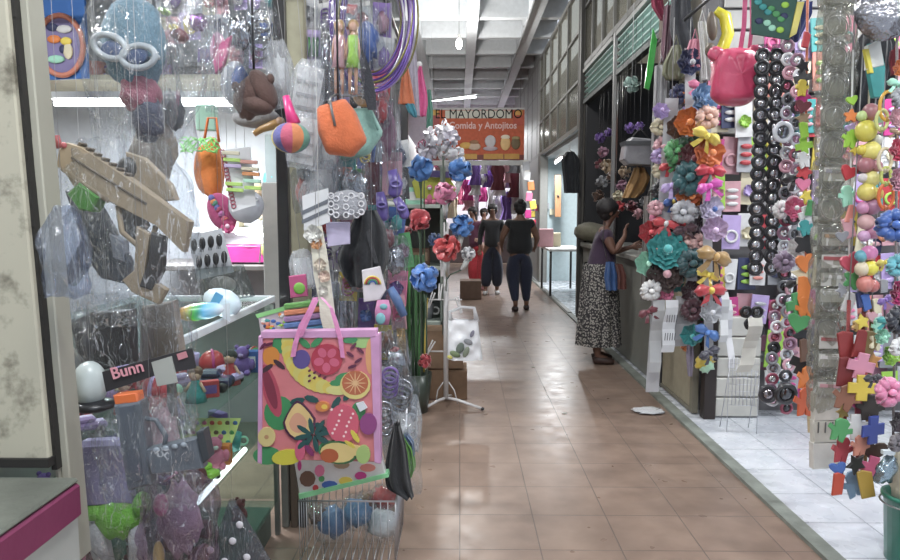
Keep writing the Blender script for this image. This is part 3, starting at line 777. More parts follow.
# toy rifle, beige
M_BEI = mat((150, 132, 106), .6, bump=.15, bs=40, var=.14); M_DK = mat((48, 46, 46), .45, var=.15)
f = Fr('toy_rifle', 'beige toy rifle with a green block, slanting across in a clear bag', 'toy', 125, 200, 1.7)
s = f.s
b = MB(); b.prism(f.xz([(62, 150), (70, 143), (84, 147), (132, 178), (192, 222), (186, 252), (160, 226), (118, 205), (80, 184), (60, 166)]), -.018, .018, .004)
b.tube([f.q(66, 168, -.01), f.q(96, 190, -.01), f.q(112, 200, -.01)], 4 * s, 8)
b.prism(f.xz([(64, 168), (72, 166), (92, 186), (86, 196), (76, 186)]), -.014, .014, .003)
f.add('stock', b, M_BEI)
b = MB()
for i in range(7): b.box(f.q(82 + i * 7.6, 146 + i * 5., 0), (.008, .03, .016), (0, .58, 0), .001)
b.tube([f.q(76, 158, -.019), f.q(150, 204, -.019)], .003, 6)
f.add('rail', b, mat((96, 84, 70), .6))
b = MB(); b.prism(f.xz([(72, 194), (84, 183), (104, 198), (96, 212), (84, 210)]), -.026, .026, .005); f.add('magazine', b, plastic((64, 130, 44)))
b = MB(); b.tube([f.q(118, 206), f.q(122, 232), f.q(138, 246), f.q(152, 238), f.q(156, 226)], .007, 8); f.add('trigger_guard', b, M_BEI)
b = MB(); b.prism(f.xz([(154, 232), (166, 236), (164, 270), (154, 290), (142, 286), (150, 262)]), -.016, .016, .004); f.add('grip', b, M_DK)
b = MB(); b.prism(f.xz([(138, 226), (152, 234), (146, 276), (168, 290), (160, 304), (134, 292), (124, 280), (136, 270)]), -.012, .012, .003); f.add('hand_guard', b, M_BEI)
b = MB(); b.cyl(f.q(60, 148, 0), f.q(56, 136, 0), .008, n=10); b.ell(f.q(68, 146, -.018), (.008, .006, .008), 8, 5); f.add('muzzle', b, plastic((176, 80, 84)))
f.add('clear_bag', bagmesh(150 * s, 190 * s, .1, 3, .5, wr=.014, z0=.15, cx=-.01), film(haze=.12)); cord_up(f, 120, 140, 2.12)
# second beige piece
f = Fr('toy_pistol', 'beige toy pistol with a round dark barrel mouth above the toy rifle', 'toy', 150, 180, 1.83)
s = f.s
b = MB(); b.prism(f.xz([(128, 152), (146, 158), (172, 184), (178, 200), (160, 202), (130, 176)]), -.016, .016, .004); f.add('stock', b, M_BEI)
b = MB(); b.ell(f.q(130, 168, -.014), (10 * s, .02, 11 * s), 14, 8); f.add('barrel', b, M_DK); cord_up(f, 140, 160, 2.12)

# dark toy gun below
f = Fr('black_toy_gun', 'black toy gun in clear film under the beige toy rifle', 'toy', 100, 250, 1.86)
s = f.s
b = MB(); b.prism(f.xz([(68, 190), (96, 196), (112, 224), (132, 262), (130, 284), (104, 278), (92, 262), (74, 286), (64, 276), (84, 240)]), -.016, .016, .004); f.add('gun_body', b, mat((58, 64, 76), .45, var=.2))
b = MB(); b.prism(f.xz([(120, 206), (142, 208), (148, 226), (136, 240), (122, 230)]), -.02, .02, .005); f.add('scope', b, M_DK)
b = MB(); b.prism(f.xz([(112, 232), (126, 240), (128, 262), (116, 258)]), -.018, .018, .004); f.add('insert', b, plastic((140, 146, 160)))
f.add('clear_bag', bagmesh(86 * s, 130 * s, .11, 4, .5, wr=.014, z0=.14), film(haze=.14)); cord_up(f, 100, 200, 2.12)

# crumpled white bag over the pier edge
f = Fr('empty_plastic_bag', 'crumpled whitish plastic bag hanging over the edge of the cream pier', 'bag', 62, 205, 1.46)
s = f.s
f.add('bag_body', bagmesh(44 * s, 92 * s, .06, 6, .3, wr=.012, z0=0), film((220, 226, 238), .34, 1.1)); cord_up(f, 62, 205, 2.12)

# dark box and its header card
f = Fr('dark_boxed_toy', 'dark box in clear film hanging above the grey toy gun', 'toy', 108, 312, 1.78)
s = f.s
b = MB(); b.prism(f.xz([(96, 312), (132, 310), (134, 362), (98, 370)]), -.02, .03, .003); f.add('box_body', b, mat((42, 38, 38), .5, var=.25))
b = MB(); b.prism(f.xz([(72, 322), (92, 312), (98, 350), (96, 372), (80, 352)]), -.012, .02, .003); f.add('side_flap', b, mat((66, 66, 72), .5))
f.add('clear_bag', bagmesh(78 * s, 120 * s, .1, 7, .5, wr=.012, z0=.05), film(haze=.12)); cord_up(f, 108, 312, 2.12)
f = Fr('beige_boxed_toy', 'beige moulded toy in clear film beside the dark boxed toy', 'toy', 162, 300, 1.9)
s = f.s
b = MB(); b.prism(f.xz([(144, 306), (176, 300), (184, 352), (178, 362), (142, 364)]), -.02, .02, .005); b.tube([f.q(146, 318, -.022), f.q(152, 338, -.024), f.q(156, 356, -.022)], .003, 6); f.add('moulded_body', b, mat((158, 142, 124), .6, var=.12))
f.add('clear_bag', bagmesh(60 * s, 150 * s, .1, 8, .4, wr=.013, z0=.03), film(haze=.16)); cord_up(f, 162, 300, 2.12)
f = Fr('header_card', 'slanting black header card with pink-white lettering above the grey toy gun', 'card', 142, 370, 1.67)
b = MB(); b.prism(f.xz([(102, 372), (192, 348), (196, 368), (176, 372), (174, 364), (152, 368), (154, 376), (106, 392)]), 0, .004); f.add('card', b, paper((38, 36, 40)))
b = MB(); b.prism(f.xz([(152, 362), (172, 356), (178, 382), (158, 386)]), -.004, .0); f.add('label', b, paper((160, 164, 158)))
text_mesh('Bunn', 17 * f.s, paint((226, 150, 164)), f.o, f.q(128, 370, -.004), (PI / 2, -.26, 0), ext=.001, bold=.0006)
b = MB(); b.prism(f.xz([(177, 354), (186, 351), (188, 357), (179, 360)]), -.003, 0); f.add('price_mark', b, paper((190, 120, 130)))
cord_up(f, 142, 362, 2.12)
# white domed toy with black brim
f = Fr('toy_hat', 'white domed toy hat with a black brim beside the cream jamb', 'hat', 92, 392, 1.7)
s = f.s
b = MB(); b.ell(f.q(90, 384), (17 * s, .04, 24 * s), 18, 12); f.add('crown', b, plastic((186, 196, 194)))
b = MB(); b.ell(f.q(94, 405), (22 * s, .05, 7 * s), 18, 8); f.add('brim', b, M_BLACK); cord_up(f, 90, 362, 2.12)

# grey toy gun with orange tip
M_GG = mat((82, 90, 100), .4, var=.12, coat=.2)
f = Fr('grey_toy_gun', 'dark grey toy gun with an orange tip, hanging muzzle up in a clear bag', 'toy', 150, 450, 1.58)
s = f.s
b = MB(); b.prism(f.xz([(118, 402), (144, 399), (154, 482), (132, 488)]), -.022, .022, .006); f.add('barrel', b, M_GG)
b = MB(); b.prism(f.xz([(124, 404), (138, 402), (148, 476), (136, 480)]), -.026, -.021, .002); f.add('barrel_plate', b, mat((70, 78, 90), .4))
b = MB(); b.prism(f.xz([(116, 394), (140, 391), (142, 400), (118, 403)]), -.018, .018, .004); f.add('orange_tip', b, plastic((214, 96, 40)))
b = MB(); b.prism(f.xz([(146, 448), (200, 436), (206, 466), (154, 472)]), -.018, .018, .005); f.add('handle', b, M_GG)
b = MB(); b.prism(f.xz([(199, 430), (206, 428), (212, 456), (206, 461)]), -.02, .02, .003); f.add('butt_plate', b, mat((44, 50, 56), .4))
b = MB()
for i in range(4): b.ell(f.q(160 + i * 9, 447 - i * 1.6, -.019), (.008, .004, .006), 8, 5)
f.add('slot_row', b, plastic((150, 160, 170)))
b = MB(); b.tube([f.q(143, 418), f.q(156, 420), f.q(166, 436), f.q(164, 448)], .006, 8); f.add('trigger_guard', b, M_GG)
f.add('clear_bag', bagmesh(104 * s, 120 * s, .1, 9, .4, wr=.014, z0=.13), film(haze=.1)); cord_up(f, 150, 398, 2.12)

# lavender and green figure
f = Fr('bagged_plush', 'plush figure with lavender top, green shorts and white legs in a clear bag', 'toy', 112, 440, 1.8)
s = f.s
b = MB(); b.prism(f.xz([(84, 440), (128, 438), (134, 502), (84, 506)]), -.025, .03, .014); f.add('torso', b, mat((142, 134, 178), .7, bump=.2))
b = MB(); b.ell(f.q(118, 516), (26 * s, .04, 23 * s), 16, 10, (0, .2, 0), crumple(1, 31, .16)); b.ell(f.q(98, 510), (17 * s, .036, 11 * s), 14, 8); b.ell(f.q(142, 504), (9 * s, .03, 13 * s), 12, 8); f.add('shorts', b, cloth((110, 190, 50)))
b = MB(); b.tube([f.q(98, 516), f.q(99, 540), f.q(106, 566)], [10 * s, 11 * s, 9 * s], 12); b.tube([f.q(134, 524), f.q(138, 545), f.q(138, 570)], [8 * s, 9 * s, 9 * s], 12); f.add('legs', b, cloth((190, 190, 194)))
f.add('clear_bag', bagmesh(92 * s, 160 * s, .13, 10, .45, wr=.014, z0=.06), film(haze=.14)); cord_up(f, 112, 430, 2.12)
# pinkish bag and grey cone bag
f = Fr('pink_tinted_bag', 'clear bag with a faded pink and mauve plush toy inside, low by the showcase', 'toy', 178, 480, 1.72)
s = f.s
b = MB(); b.ell(f.q(180, 520), (22 * s, .035, 36 * s), 16, 12, None, crumple(1, 41, .3)); f.add('plush_body', b, cloth((158, 140, 156)))
b = MB(); b.ell(f.q(166, 500, -.03), (8 * s, .016, 12 * s), 12, 8); b.tube([f.q(168, 478, -.02), f.q(180, 470, -.02), f.q(172, 462, -.02)], .003, 6); f.add('pink_bow', b, satin((196, 110, 150)))
b = MB(); b.ell(f.q(162, 552, -.02), (6 * s, .014, 16 * s), 10, 8); f.add('yellow_ribbon', b, satin((214, 200, 110)))
f.add('clear_bag', bagmesh(76 * s, 130 * s, .12, 11, .3, wr=.016, z0=.05), film((226, 214, 226), .22)); cord_up(f, 178, 470, 2.12)
f = Fr('grey_cone_bag', 'grey translucent bag with white dots hanging lowest by the showcase foot', 'bag', 232, 500, 1.86)
s = f.s
b = MB(); b.grid(lambda u, v: V(((abs(math.cos(2 * PI * u)) ** .8 * math.copysign(1, math.cos(2 * PI * u))) * (3 + 42 * v) * s + v * 8 * s, math.sin(2 * PI * u) * (.01 + .03 * v) + noise.noise(V((u * 9, v * 6, 1))) * .01, -v * 90 * s)), 26, 14, True)
f.add('bag_body', b, film((196, 198, 208), .42, .9))
for (px, py) in ((214, 545), (236, 536), (250, 552), (228, 556), (243, 520)): b = MB(); b.ell(f.q(px, py, -.03), (4 * s, .002, 4 * s), 8, 5); f.add('white_dot', b, paint((210, 208, 216)))
cord_up(f, 232, 500, 2.12)
f = Fr('wrapped_doll', 'rosy wrapped doll in film between grey toy gun and showcase', 'toy', 160, 420, 1.84)
s = f.s
b = MB(); b.ell(f.q(164, 440), (14 * s, .03, 34 * s), 12, 10, None, crumple(1, 51, .3)); f.add('doll_body', b, cloth((176, 140, 148)))
f.add('clear_bag', bagmesh(66 * s, 130 * s, .1, 12, .4, wr=.014, z0=.06), film(haze=.16)); cord_up(f, 160, 410, 2.12)

# things hung deeper in the mouth of the stall
f = Fr('diagonal_film_bag', 'long clear bag with pink, green and red party ware, slanting beside the masked toy', 'bag', 190, 20, 2.2, rot=(0, .38, 0))
s = f.s
for nm, px, py, rx, rz, c in (('cup', 166, 48, 9, 10, 'rose'), ('cup', 170, 66, 9, 9, 'green'), ('tag', 186, 38, 10, 6, 'maroon'), ('tag', 178, 34, 5, 4, 'yellow'), ('tag', 164, 22, 6, 3, 'lime')):
    b = MB(); b.ell(f.q(px, py, .0), (rx * s, .02, rz * s), 12, 8, None, crumple(1, px, .2)); f.add(nm, b, plastic(CN[c]))
f.add('clear_bag', bagmesh(64 * s, 150 * s, .12, 13, .5, wr=.013, z0=.1), film(haze=.3)); cord_up(f, 190, 0, 2.55)
f = Fr('foil_heart_bag', 'purple foil ornament in film under the rail, above the bird toy', 'toy', 198, 25, 2.6)
s = f.s
b = MB(); b.ell(f.q(198, 22), (9 * s, .02, 8 * s), 12, 8, None, crumple(1, 61, .35)); f.add('ornament', b, foil((150, 84, 170)))
f.add('clear_bag', bagmesh(46 * s, 96 * s, .08, 14, .4, wr=.014, z0=.09), film(haze=.1)); cord_up(f, 198, 5, 2.55)
f = Fr('pink_bird_toy', 'pink winged toy in film hanging left of the brown plush', 'toy', 222, 50, 2.6)
s = f.s
b = MB(); b.prism(f.xz([(214, 34), (220, 44), (232, 36), (228, 52), (224, 66), (216, 74), (213, 56)]), -.012, .012, .004); f.add('wing', b, plastic((196, 80, 130)))
b = MB(); b.ell(f.q(217, 50, .01), (8 * s, .02, 18 * s), 12, 8); f.add('toy_body', b, plastic((214, 150, 180))); 
f.add('clear_bag', bagmesh(40 * s, 90 * s, .08, 15, .4, wr=.012, z0=.11), film(haze=.12)); cord_up(f, 222, 30, 2.55)
# brown monkey plush
f = Fr('brown_plush', 'chocolate brown folded plush cushion hanging on a black loop', 'plush', 256, 92, 2.7)
s = f.s
M_BR = cloth((92, 66, 60))
b = MB(); b.ell(f.q(250, 98), (15 * s, .06, 21 * s), 20, 14, (0, .25, 0), crumple(1, 5, .1)); b.ell(f.q(264, 90, -.01), (11 * s, .055, 21 * s), 18, 12, (0, -.5, 0)); b.ell(f.q(258, 106, -.02), (17 * s, .05, 9 * s), 18, 10, (0, .2, 0)); f.add('plush_body', b, M_BR)
b = MB(); b.ell(f.q(238, 88, -.03), (4 * s, .02, 5 * s), 10, 7); b.ell(f.q(272, 80, -.02), (4 * s, .02, 5 * s), 10, 7); f.add('ear', b, M_BR)
cord_up(f, 254, 78, 2.55, M_BLACK, .005, name='loop')
f = Fr('round_cap', 'pale grey round cap behind the brown plush', 'cap', 250, 100, 2.95)
s = f.s
b = MB(); b.ell(f.q(236, 84), (15 * s, .05, 22 * s), 18, 12); f.add('crown', b, cloth((168, 168, 172)))
b = MB(); b.ell(f.q(256, 118), (24 * s, .05, 10 * s), 18, 10); f.add('brim', b, cloth((150, 148, 150))); cord_up(f, 236, 66, 2.55)
f = Fr('toucan_toy', 'small ochre toy bird with long beak under the brown plush', 'toy', 268, 128, 2.9)
s = f.s
b = MB(); b.tube([f.q(254, 134), f.q(262, 129), f.q(276, 124), f.q(284, 126)], [3 * s, 3.4 * s, 5 * s, 3 * s], 10); f.add('toy_body', b, plastic((176, 130, 70))); b = MB(); b.ell(f.q(280, 122), (5 * s, .02, 5 * s), 10, 7); f.add('head', b, plastic((190, 150, 120))); cord_up(f, 270, 124, 2.55)
# pink-handled rattle drum
f = Fr('rattle_toy', 'patchwork toy ball with a bright pink handle, hung by the black post', 'toy', 291, 130, 2.5)
s = f.s
PT = [(92, 92, 160), (196, 80, 110), (206, 120, 70), (90, 150, 130), (170, 90, 150), (214, 190, 80)]
b = MB()
for k in range(10):
    b.use(cloth(PT[k % 6]))
    a0 = 2 * PI * k / 10
    b.grid(lambda u, v, a0=a0: f.q(291, 138) + V((math.cos(a0 + u * 2 * PI / 10) * math.sin(PI * v) * 19 * s, math.sin(a0 + u * 2 * PI / 10) * math.sin(PI * v) * 19 * s, math.cos(PI * v) * 15 * s)), 4, 12)
f.add('ball', b)
b = MB(); b.tube([f.q(286, 96), f.q(290, 112), f.q(294, 124)], [3.6 * s, 5 * s, 7 * s], 12); f.add('handle', b, plastic((230, 50, 130)))
b = MB(); b.ring(f.q(291, 128), 9 * s, 2.2 * s, 20, 6, 'z'); f.add('collar', b, cloth((214, 180, 70))); cord_up(f, 286, 97, 2.55)

# orange bag, netting, clip card
f = Fr('orange_hanging_bag', 'orange rounded bag hanging inside the left stall beside the clip card', 'bag', 211, 140, 3.2)
s = f.s
b = MB(); b.ell(f.q(211, 168), (15 * s, .06, 32 * s), 20, 14, None, lambda d: 1 + .1 * math.sin(5 * d.x) - .12 * max(0, d.z)); f.add('bag_body', b, cloth((222, 116, 44)))
b = MB(); b.tube([f.q(204, 142), f.q(208, 118), f.q(216, 118), f.q(219, 142)], .006, 6); f.add('handle', b, cloth((214, 100, 40))); cord_up(f, 212, 118, 2.55)
f = Fr('green_netting', 'tangle of lime green netting over the orange bag', 'netting', 200, 144, 3.1)
b = MB(); rg = random.Random(4)
for k in range(9):
    pts = [f.q(182 + j * 4.6 + rg.uniform(-2, 2), 145 + 7 * math.sin(j * .9 + k) + rg.uniform(-2, 2), rg.uniform(-.02, .0)) for j in range(9)]
    b.tube(pts, .0028, 5)
f.add('net', b, plastic((130, 220, 110))); cord_up(f, 200, 142, 2.55)
f = Fr('hair_clip_card', 'white card carrying rows of pastel hair clips in the left stall', 'card', 241, 148, 2.9)
s = f.s
b = MB(); b.prism(f.xz([(222, 150), (250, 147), (256, 205), (232, 212)]), 0, .004); f.add('card', b, paper((216, 218, 224)))
b = MB()
for i in range(16): b.ring(f.q(222.5 + i * .75, 152 + i * 3.6, -.002), 2.2 * s, .7 * s, 10, 5)
f.add('spiral_edge', b, plastic((176, 90, 110)))
for (px, py, c) in ((231, 153, 'cream'), (232, 160, 'lime'), (233, 166, 'lilac'), (249, 162, 'salmon'), (250, 169, 'cream'), (251, 174, 'orange'), (234, 184, 'lime'), (235, 190, 'lime'), (252, 181, 'mint'), (253, 188, 'lime')):
    b = MB(); b.box((0, 0, 0), (17 * s, .012, 3.6 * s), (0, .06, 0), .002)
    o = b.build('hair_clip', plastic(tuple(int(x * .7 + 60) for x in CN[c])), None, P(px, py, 2.88)); tag(o, uniq(f'pastel {c} hair clip on the white spiral-edged card at height of pixel row {py}').replace(f' at height of pixel row {py}', ''), 'hair clip', 'pastel clips on the white card')
cord_up(f, 236, 148, 2.55)
f = Fr('white_pouch', 'rounded translucent white pouch hanging below the clip card', 'bag', 247, 196, 3.05)
s = f.s
b = MB(); b.ell(f.q(246, 206), (18 * s, .03, 17 * s), 18, 12, None, crumple(1, 71, .06)); f.add('pouch', b, mat((196, 200, 210), .3, coat=.3)); b = MB(); b.ring(f.q(246, 199, -.02), 14 * s, .003, 20, 6, 'y', 1, .2); f.add('seam', b, plastic((226, 228, 232))); cord_up(f, 246, 192, 2.55)
f = Fr('patterned_pouch', 'pink and blue patterned pouch under the orange bag', 'bag', 222, 205, 3.15)
s = f.s
b = MB(); b.use(cloth((170, 60, 110))).ell(f.q(222, 212), (14 * s, .035, 20 * s), 16, 12, (0, -.4, 0))
for k in range(9): b.use(cloth(PT[k % 6])).ell(f.q(214 + (k * 7) % 18, 198 + (k * 11) % 28, -.034), (3.4 * s, .01, 3.4 * s), 8, 6)
f.add('pouch', b); cord_up(f, 218, 198, 2.55)
f = Fr('floral_brooch', 'small pink flower brooch above the black card of clips', 'brooch', 229, 226, 2.95)
b = MB(); ruffle(b, 7 * f.s, 2, 5, 4); f.add('petals', b, satin((206, 70, 130))); b = MB(); b.ell((0, -.02, 0), 2.4 * f.s, 8, 6); f.add('centre', b, plastic((230, 190, 210))); cord_up(f, 229, 220, 2.55)
# card with black claw clips
f = Fr('claw_clip_card', 'tilted clear card of black claw clips standing on the showcase top', 'card', 210, 268, 2.75, rot=(-.12, 0, 0))
s = f.s
b = MB(); b.prism(f.xz([(186, 236), (220, 228), (234, 272), (198, 280)]), 0, .004); f.add('card', b, paper((176, 180, 188)))
f2 = f
for j in range(2):
    for i in range(4):
        px = 194 + i * 8.4 + j * 5; py = 245 - i * 1.6 + j * 17
        b = MB(); b.ell((0, 0, 0), (3.3 * s, .01, 6.5 * s), 10, 7)
        for k in range(3): b.tube([(-.006 + k * .006, -.008, -5 * s), (-.006 + k * .006, -.012, -8.4 * s)], .0014, 5)
        o = b.build('claw_clip', M_BLACK, None, P(px, py, 2.72)); tag(o, 'small black claw clip fixed on the clear card standing on the showcase', 'hair clip', 'black claw clips on the clear card')
f = Fr('clear_box', 'clear plastic box with beaded edge standing on the showcase top', 'box', 222, 297, 2.75)
s = f.s
b = MB(); b.prism(f.xz([(192, 272), (240, 268), (252, 300), (204, 306)]), -.01, .05, .003); f.add('box_body', b, film((210, 216, 216), .35, 1))
b = MB()
for i in range(12): b.ell(f.q(206 + i * 4, 303 - i * .5, -.016), .004, 8, 5)
f.add('beaded_edge', b, plastic((226, 226, 226)))
b = MB(); b.ell(f.q(222, 288, .01), (14 * s, .02, 9 * s), 14, 8); f.add('content', b, plastic((160, 156, 152)))
f.o.location.z = max(f.o.location.z, 1.06 + 9 * s)
# snack-like bright packs on the counter
M1 = bpy.data.materials.new('rainbow_print'); M1.use_nodes = True
nt = M1.node_tree; n = nt.nodes; tc = n.new('ShaderNodeTexCoord'); sp = n.new('ShaderNodeSeparateXYZ'); rp = n.new('ShaderNodeValToRGB')
nt.links.new(tc.outputs['Generated'], sp.inputs[0]); nt.links.new(sp.outputs['X'], rp.inputs['Fac']); nt.links.new(rp.outputs['Color'], n['Principled BSDF'].inputs['Base Color'])
e = rp.color_ramp.elements; e[0].color = (*lin((226, 110, 40)), 1); e[1].color = (*lin((226, 232, 236)), 1)
for pos, c in ((.3, (214, 170, 50)), (.45, (90, 190, 60)), (.58, (60, 150, 120)), (.68, (90, 170, 220)), (.85, (150, 200, 230))): x = e.new(pos); x.color = (*lin(c), 1)
n['Principled BSDF'].inputs['Roughness'].default_value = .25
f = Fr('rainbow_packet', 'shiny rainbow coloured packet lying on the showcase top', 'packet', 200, 305, 2.25)
s = f.s
b = MB(); b.ell((0, 0, 0), (26 * s, .06, 9 * s), 22, 12, (0, -.12, 0), lambda d: 1 + .1 * noise.noise(d * 4) ); f.add('packet_body', b, M1)
b = MB(); b.prism([(.075, -.02), (.1, -.035), (.1, .03), (.075, .02)], -.002, .002); f.add('crimped_end', b, paper((206, 216, 226))); f.o.location = P(200, 312, 2.3); f.o.location.z = 1.058 + 10 * s
f = Fr('blue_white_packet', 'pale blue and white packet behind the rainbow packet', 'packet', 222, 290, 2.45)
s = f.s
b = MB(); b.ell((0, 0, 0), (20 * s, .04, 14 * s), 18, 10, (0, .3, 0), lambda d: 1 + .12 * noise.noise(d * 4 + V((4, 4, 4)))); f.add('packet_body', b, mat((200, 220, 232), .25, coat=.4)); b = MB(); b.box((-.01, -.038, .01), (.03, .006, .06), (0, .5, 0)); f.add('blue_band', b, plastic((84, 160, 216))); f.o.location.z = 1.058 + 12 * s
b = MB(); b.box((0, 0, 0), (.1, .06, .13), None, .004); tag(b.build('mint_box', paper((150, 196, 176)), None, P(207, 118, 3.7)), 'mint green little box near the bright tube lamp', 'box')

# film clutter hanging along the rail at the top left, each a clear pouch round something
def pouch(px, py, w, h, Y, inner, ic, label, seed, haze=.12, tint=(235, 238, 242), ztop=None, cat='bag', name='clear_pouch', rot=0.):
    f = Fr(name, uniq(label), cat, px, py, Y, rot=(0, rot, 0)); s = f.s
    b = MB(); m = satin(CN[ic]) if ic not in ('silver', 'gold') else foil(CN[ic])
    if inner == 'blob': b.ell((0, 0, -h * s * .55), (w * s * .33, .02, h * s * .3), 14, 10, None, crumple(1, seed, .3))
    elif inner == 'rings':
        for k in range(4): b.ring((0, -.01 + k * .007, -h * s * (.3 + .13 * k)), w * s * .28, .006, 18, 6)
    elif inner == 'sheet': b.grid(lambda u, v: V(((u - .5) * w * s * .7, .01 * math.sin(u * 9 + seed), -h * s * (.2 + .7 * v))), 12, 3); b.grid(lambda u, v: V(((u - .5) * w * s * .7, .01 * math.sin(u * 9 + seed) + .002, -h * s * (.2 + .7 * v))), 12, 3)
    elif inner == 'bars':
        b.use(paper(CN['white'])).box((0, .002, -h * s * .5), (w * s * .78, .004, h * s * .8), (0, .08, 0)).use(paper(CN['grey']))
        for k in range(3): b.box((0, -.004, -h * s * (.35 + .2 * k)), (w * s * .6, .006, h * s * .05), (0, .1, 0))
    elif inner == 'sticks':
        for k in range(4): b.tube([((k - 1.5) * w * s * .15, 0, -h * s * .15), ((k - 1.5) * w * s * .17, .004, -h * s * .9)], .006, 7)
    f.add('contents', b, m)
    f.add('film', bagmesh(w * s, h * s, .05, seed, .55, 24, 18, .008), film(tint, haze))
    if ztop: cord_up(f, px, py, ztop)
    return f
SV = [
 (236, 4, 34, 50, 2.7, 'blob', 'silver', 'silvery wrapped pack at the top rail, left of the black post'),
 (262, 2, 36, 62, 2.8, 'rings', 'silver', 'silver ring pack in film at the top rail above the brown plush'),
 (240, 55, 26, 44, 2.85, 'blob', 'blue', 'small blue item in crinkled film left of the brown plush'),
 (276, 40, 26, 66, 2.75, 'blob', 'white', 'white crinkled pack between brown plush and black post'),
 (310, 60, 34, 62, 2.7, 'bars', 'white', 'white pack with grey bars against the cream upright, upper one'),
 (306, 112, 34, 56, 2.68, 'bars', 'white', 'white pack with grey bars against the cream upright, lower one'),
 (330, 16, 26, 80, 2.72, 'sticks', 'silver', 'tall pack of silvery sticks beside the bagged dolls'),
 (322, 40, 30, 70, 2.9, 'blob', 'grey', 'dark silvery wrapped pack behind the silver sticks'),
 (365, 6, 30, 60, 2.8, 'blob', 'blue', 'blue toy in film between the dolls and the purple hoops'),
 (300, 168, 24, 44, 2.75, 'blob', 'salmon', 'small salmon item in film beside the cream upright'),
 (322, 160, 34, 46, 2.74, 'sheet', 'white', 'crumpled white pack below the orange purse'),
 (350, 158, 40, 48, 2.72, 'blob', 'silver', 'crinkly silver pack below the orange purse'),
 (316, 128, 46, 64, 2.8, 'sheet', 'white', 'wide white crumpled pack behind the white packs with grey bars'),
 (312, 180, 30, 40, 2.72, 'blob', 'white', 'white crumpled bundle above the striped card'),
 (300, 250, 26, 40, 2.7, 'sheet', 'white', 'small white crumpled pack left of the cream ribbon strip'),
 (372, 150, 22, 60, 3.2, 'sheet', 'maroon', 'maroon cloth in film under the mint purse'),
 (388, 100, 26, 60, 3.1, 'blob', 'mauve', 'mauve toy in film beside the mint purse'),
 (384, 92, 16, 34, 3.05, 'blob', 'red', 'red and blue toy peeking from behind the mint purse'),
 (392, 140, 28, 60, 3.2, 'sheet', 'rose', 'rosy sheet in film above the purple slippers'),
 (396, 235, 26, 46, 3.0, 'blob', 'silver', 'silver wrapped shoe under the purple slippers'),
 (388, 222, 20, 30, 2.98, 'blob', 'maroon', 'maroon and white pair in film under the purple slippers'),
 (330, 270, 30, 60, 2.62, 'sheet', 'silver', 'foil strip hanging behind the cream ribbon strip'),
 (344, 290, 24, 56, 2.66, 'sheet', 'silver', 'shiny grey sheet hanging behind the fruit tote handles'),
 (395, 340, 30, 46, 2.9, 'blob', 'silver', 'clear pack of trinkets right of the fruit tote top'),
 (404, 375, 36, 48, 2.8, 'rings', 'silver', 'pack of silver rings right of the fruit tote'),
 (392, 362, 28, 44, 2.7, 'rings', 'purple', 'pack with a round purple mirror beside the fruit tote'),
 (400, 412, 30, 52, 2.75, 'blob', 'white', 'white wrapped pack above the green cloth'),
 (412, 395, 22, 60, 2.95, 'rings', 'white', 'thin white wire rings in film at the aisle side of the wire stand'),
 (384, 392, 26, 56, 2.6, 'rings', 'silver', 'round clear bracelets pack touching the fruit tote edge'),
 (386, 320, 22, 44, 3.1, 'blob', 'brown', 'brown doll in film behind the pencil pouch'),
 (400, 318, 14, 70, 3.3, 'sticks', 'gold', 'slim pack of gold sticks beside the artificial flower stems'),
 (378, 268, 20, 40, 3.3, 'blob', 'navy', 'navy pouch in film behind the rainbow print pack'),
]
for i, (px, py, w, h, Y, inn, ic, lab) in enumerate(SV):
    pouch(px, py, w, h, Y, inn, ic, lab, 100 + i, .12 if ic != 'white' else 1.5, ztop=(2.55 if py < 260 else None), rot=RG.uniform(-.12, .12))

# dolls in a bag
f = Fr('bagged_dolls', 'two slim fashion dolls in a clear bag above the orange purse', 'toy', 345, 0, 2.6)
s = f.s
sk = mat((202, 150, 122), .5)
for dx, hc, dc in ((-6, 'gold', 'rose'), (8, 'gold', 'lime')):
    b = MB()
    b.ell(f.q(345 + dx, 27), (4 * s, 4 * s, 5 * s), 12, 8); b.tube([f.q(345 + dx, 31), f.q(345 + dx, 40), f.q(345 + dx, 52), f.q(345 + dx, 58)], [1.4 * s, 5 * s, 3.4 * s, 5 * s], 10)
    for q in (-1, 1): b.tube([f.q(345 + dx + q * 2, 58), f.q(345 + dx + q * 3, 74), f.q(345 + dx + q * 3.4, 94)], [2.6 * s, 2 * s, 1.2 * s], 8); b.tube([f.q(345 + dx + q * 4.6, 38), f.q(345 + dx + q * 6.4, 50), f.q(345 + dx + q * 6, 60)], [1.3 * s, 1.1 * s, .9 * s], 7)
    o = f.add('doll', b, sk)
    b = MB(); b.ell(f.q(345 + dx, 25, .008), (5.4 * s, 4 * s, 6 * s), 12, 8); b.tube([f.q(345 + dx, 28, .015), f.q(345 + dx, 44, .02)], [4.6 * s, 3 * s], 8); b.build('hair', mat((170, 130, 70), .6, bump=.5), o)
    b = MB(); b.tube([f.q(345 + dx, 36), f.q(345 + dx, 44), f.q(345 + dx, 52), f.q(345 + dx, 68)], [5 * s, 5.4 * s, 4.6 * s, 7.5 * s], 12); b.build('dress', satin(CN[dc]), o)
f.add('clear_bag', bagmesh(40 * s, 102 * s, .07, 16, .6, 30, 24, .008, z0=.01), film(haze=.1)); cord_up(f, 345, 0, 2.55)

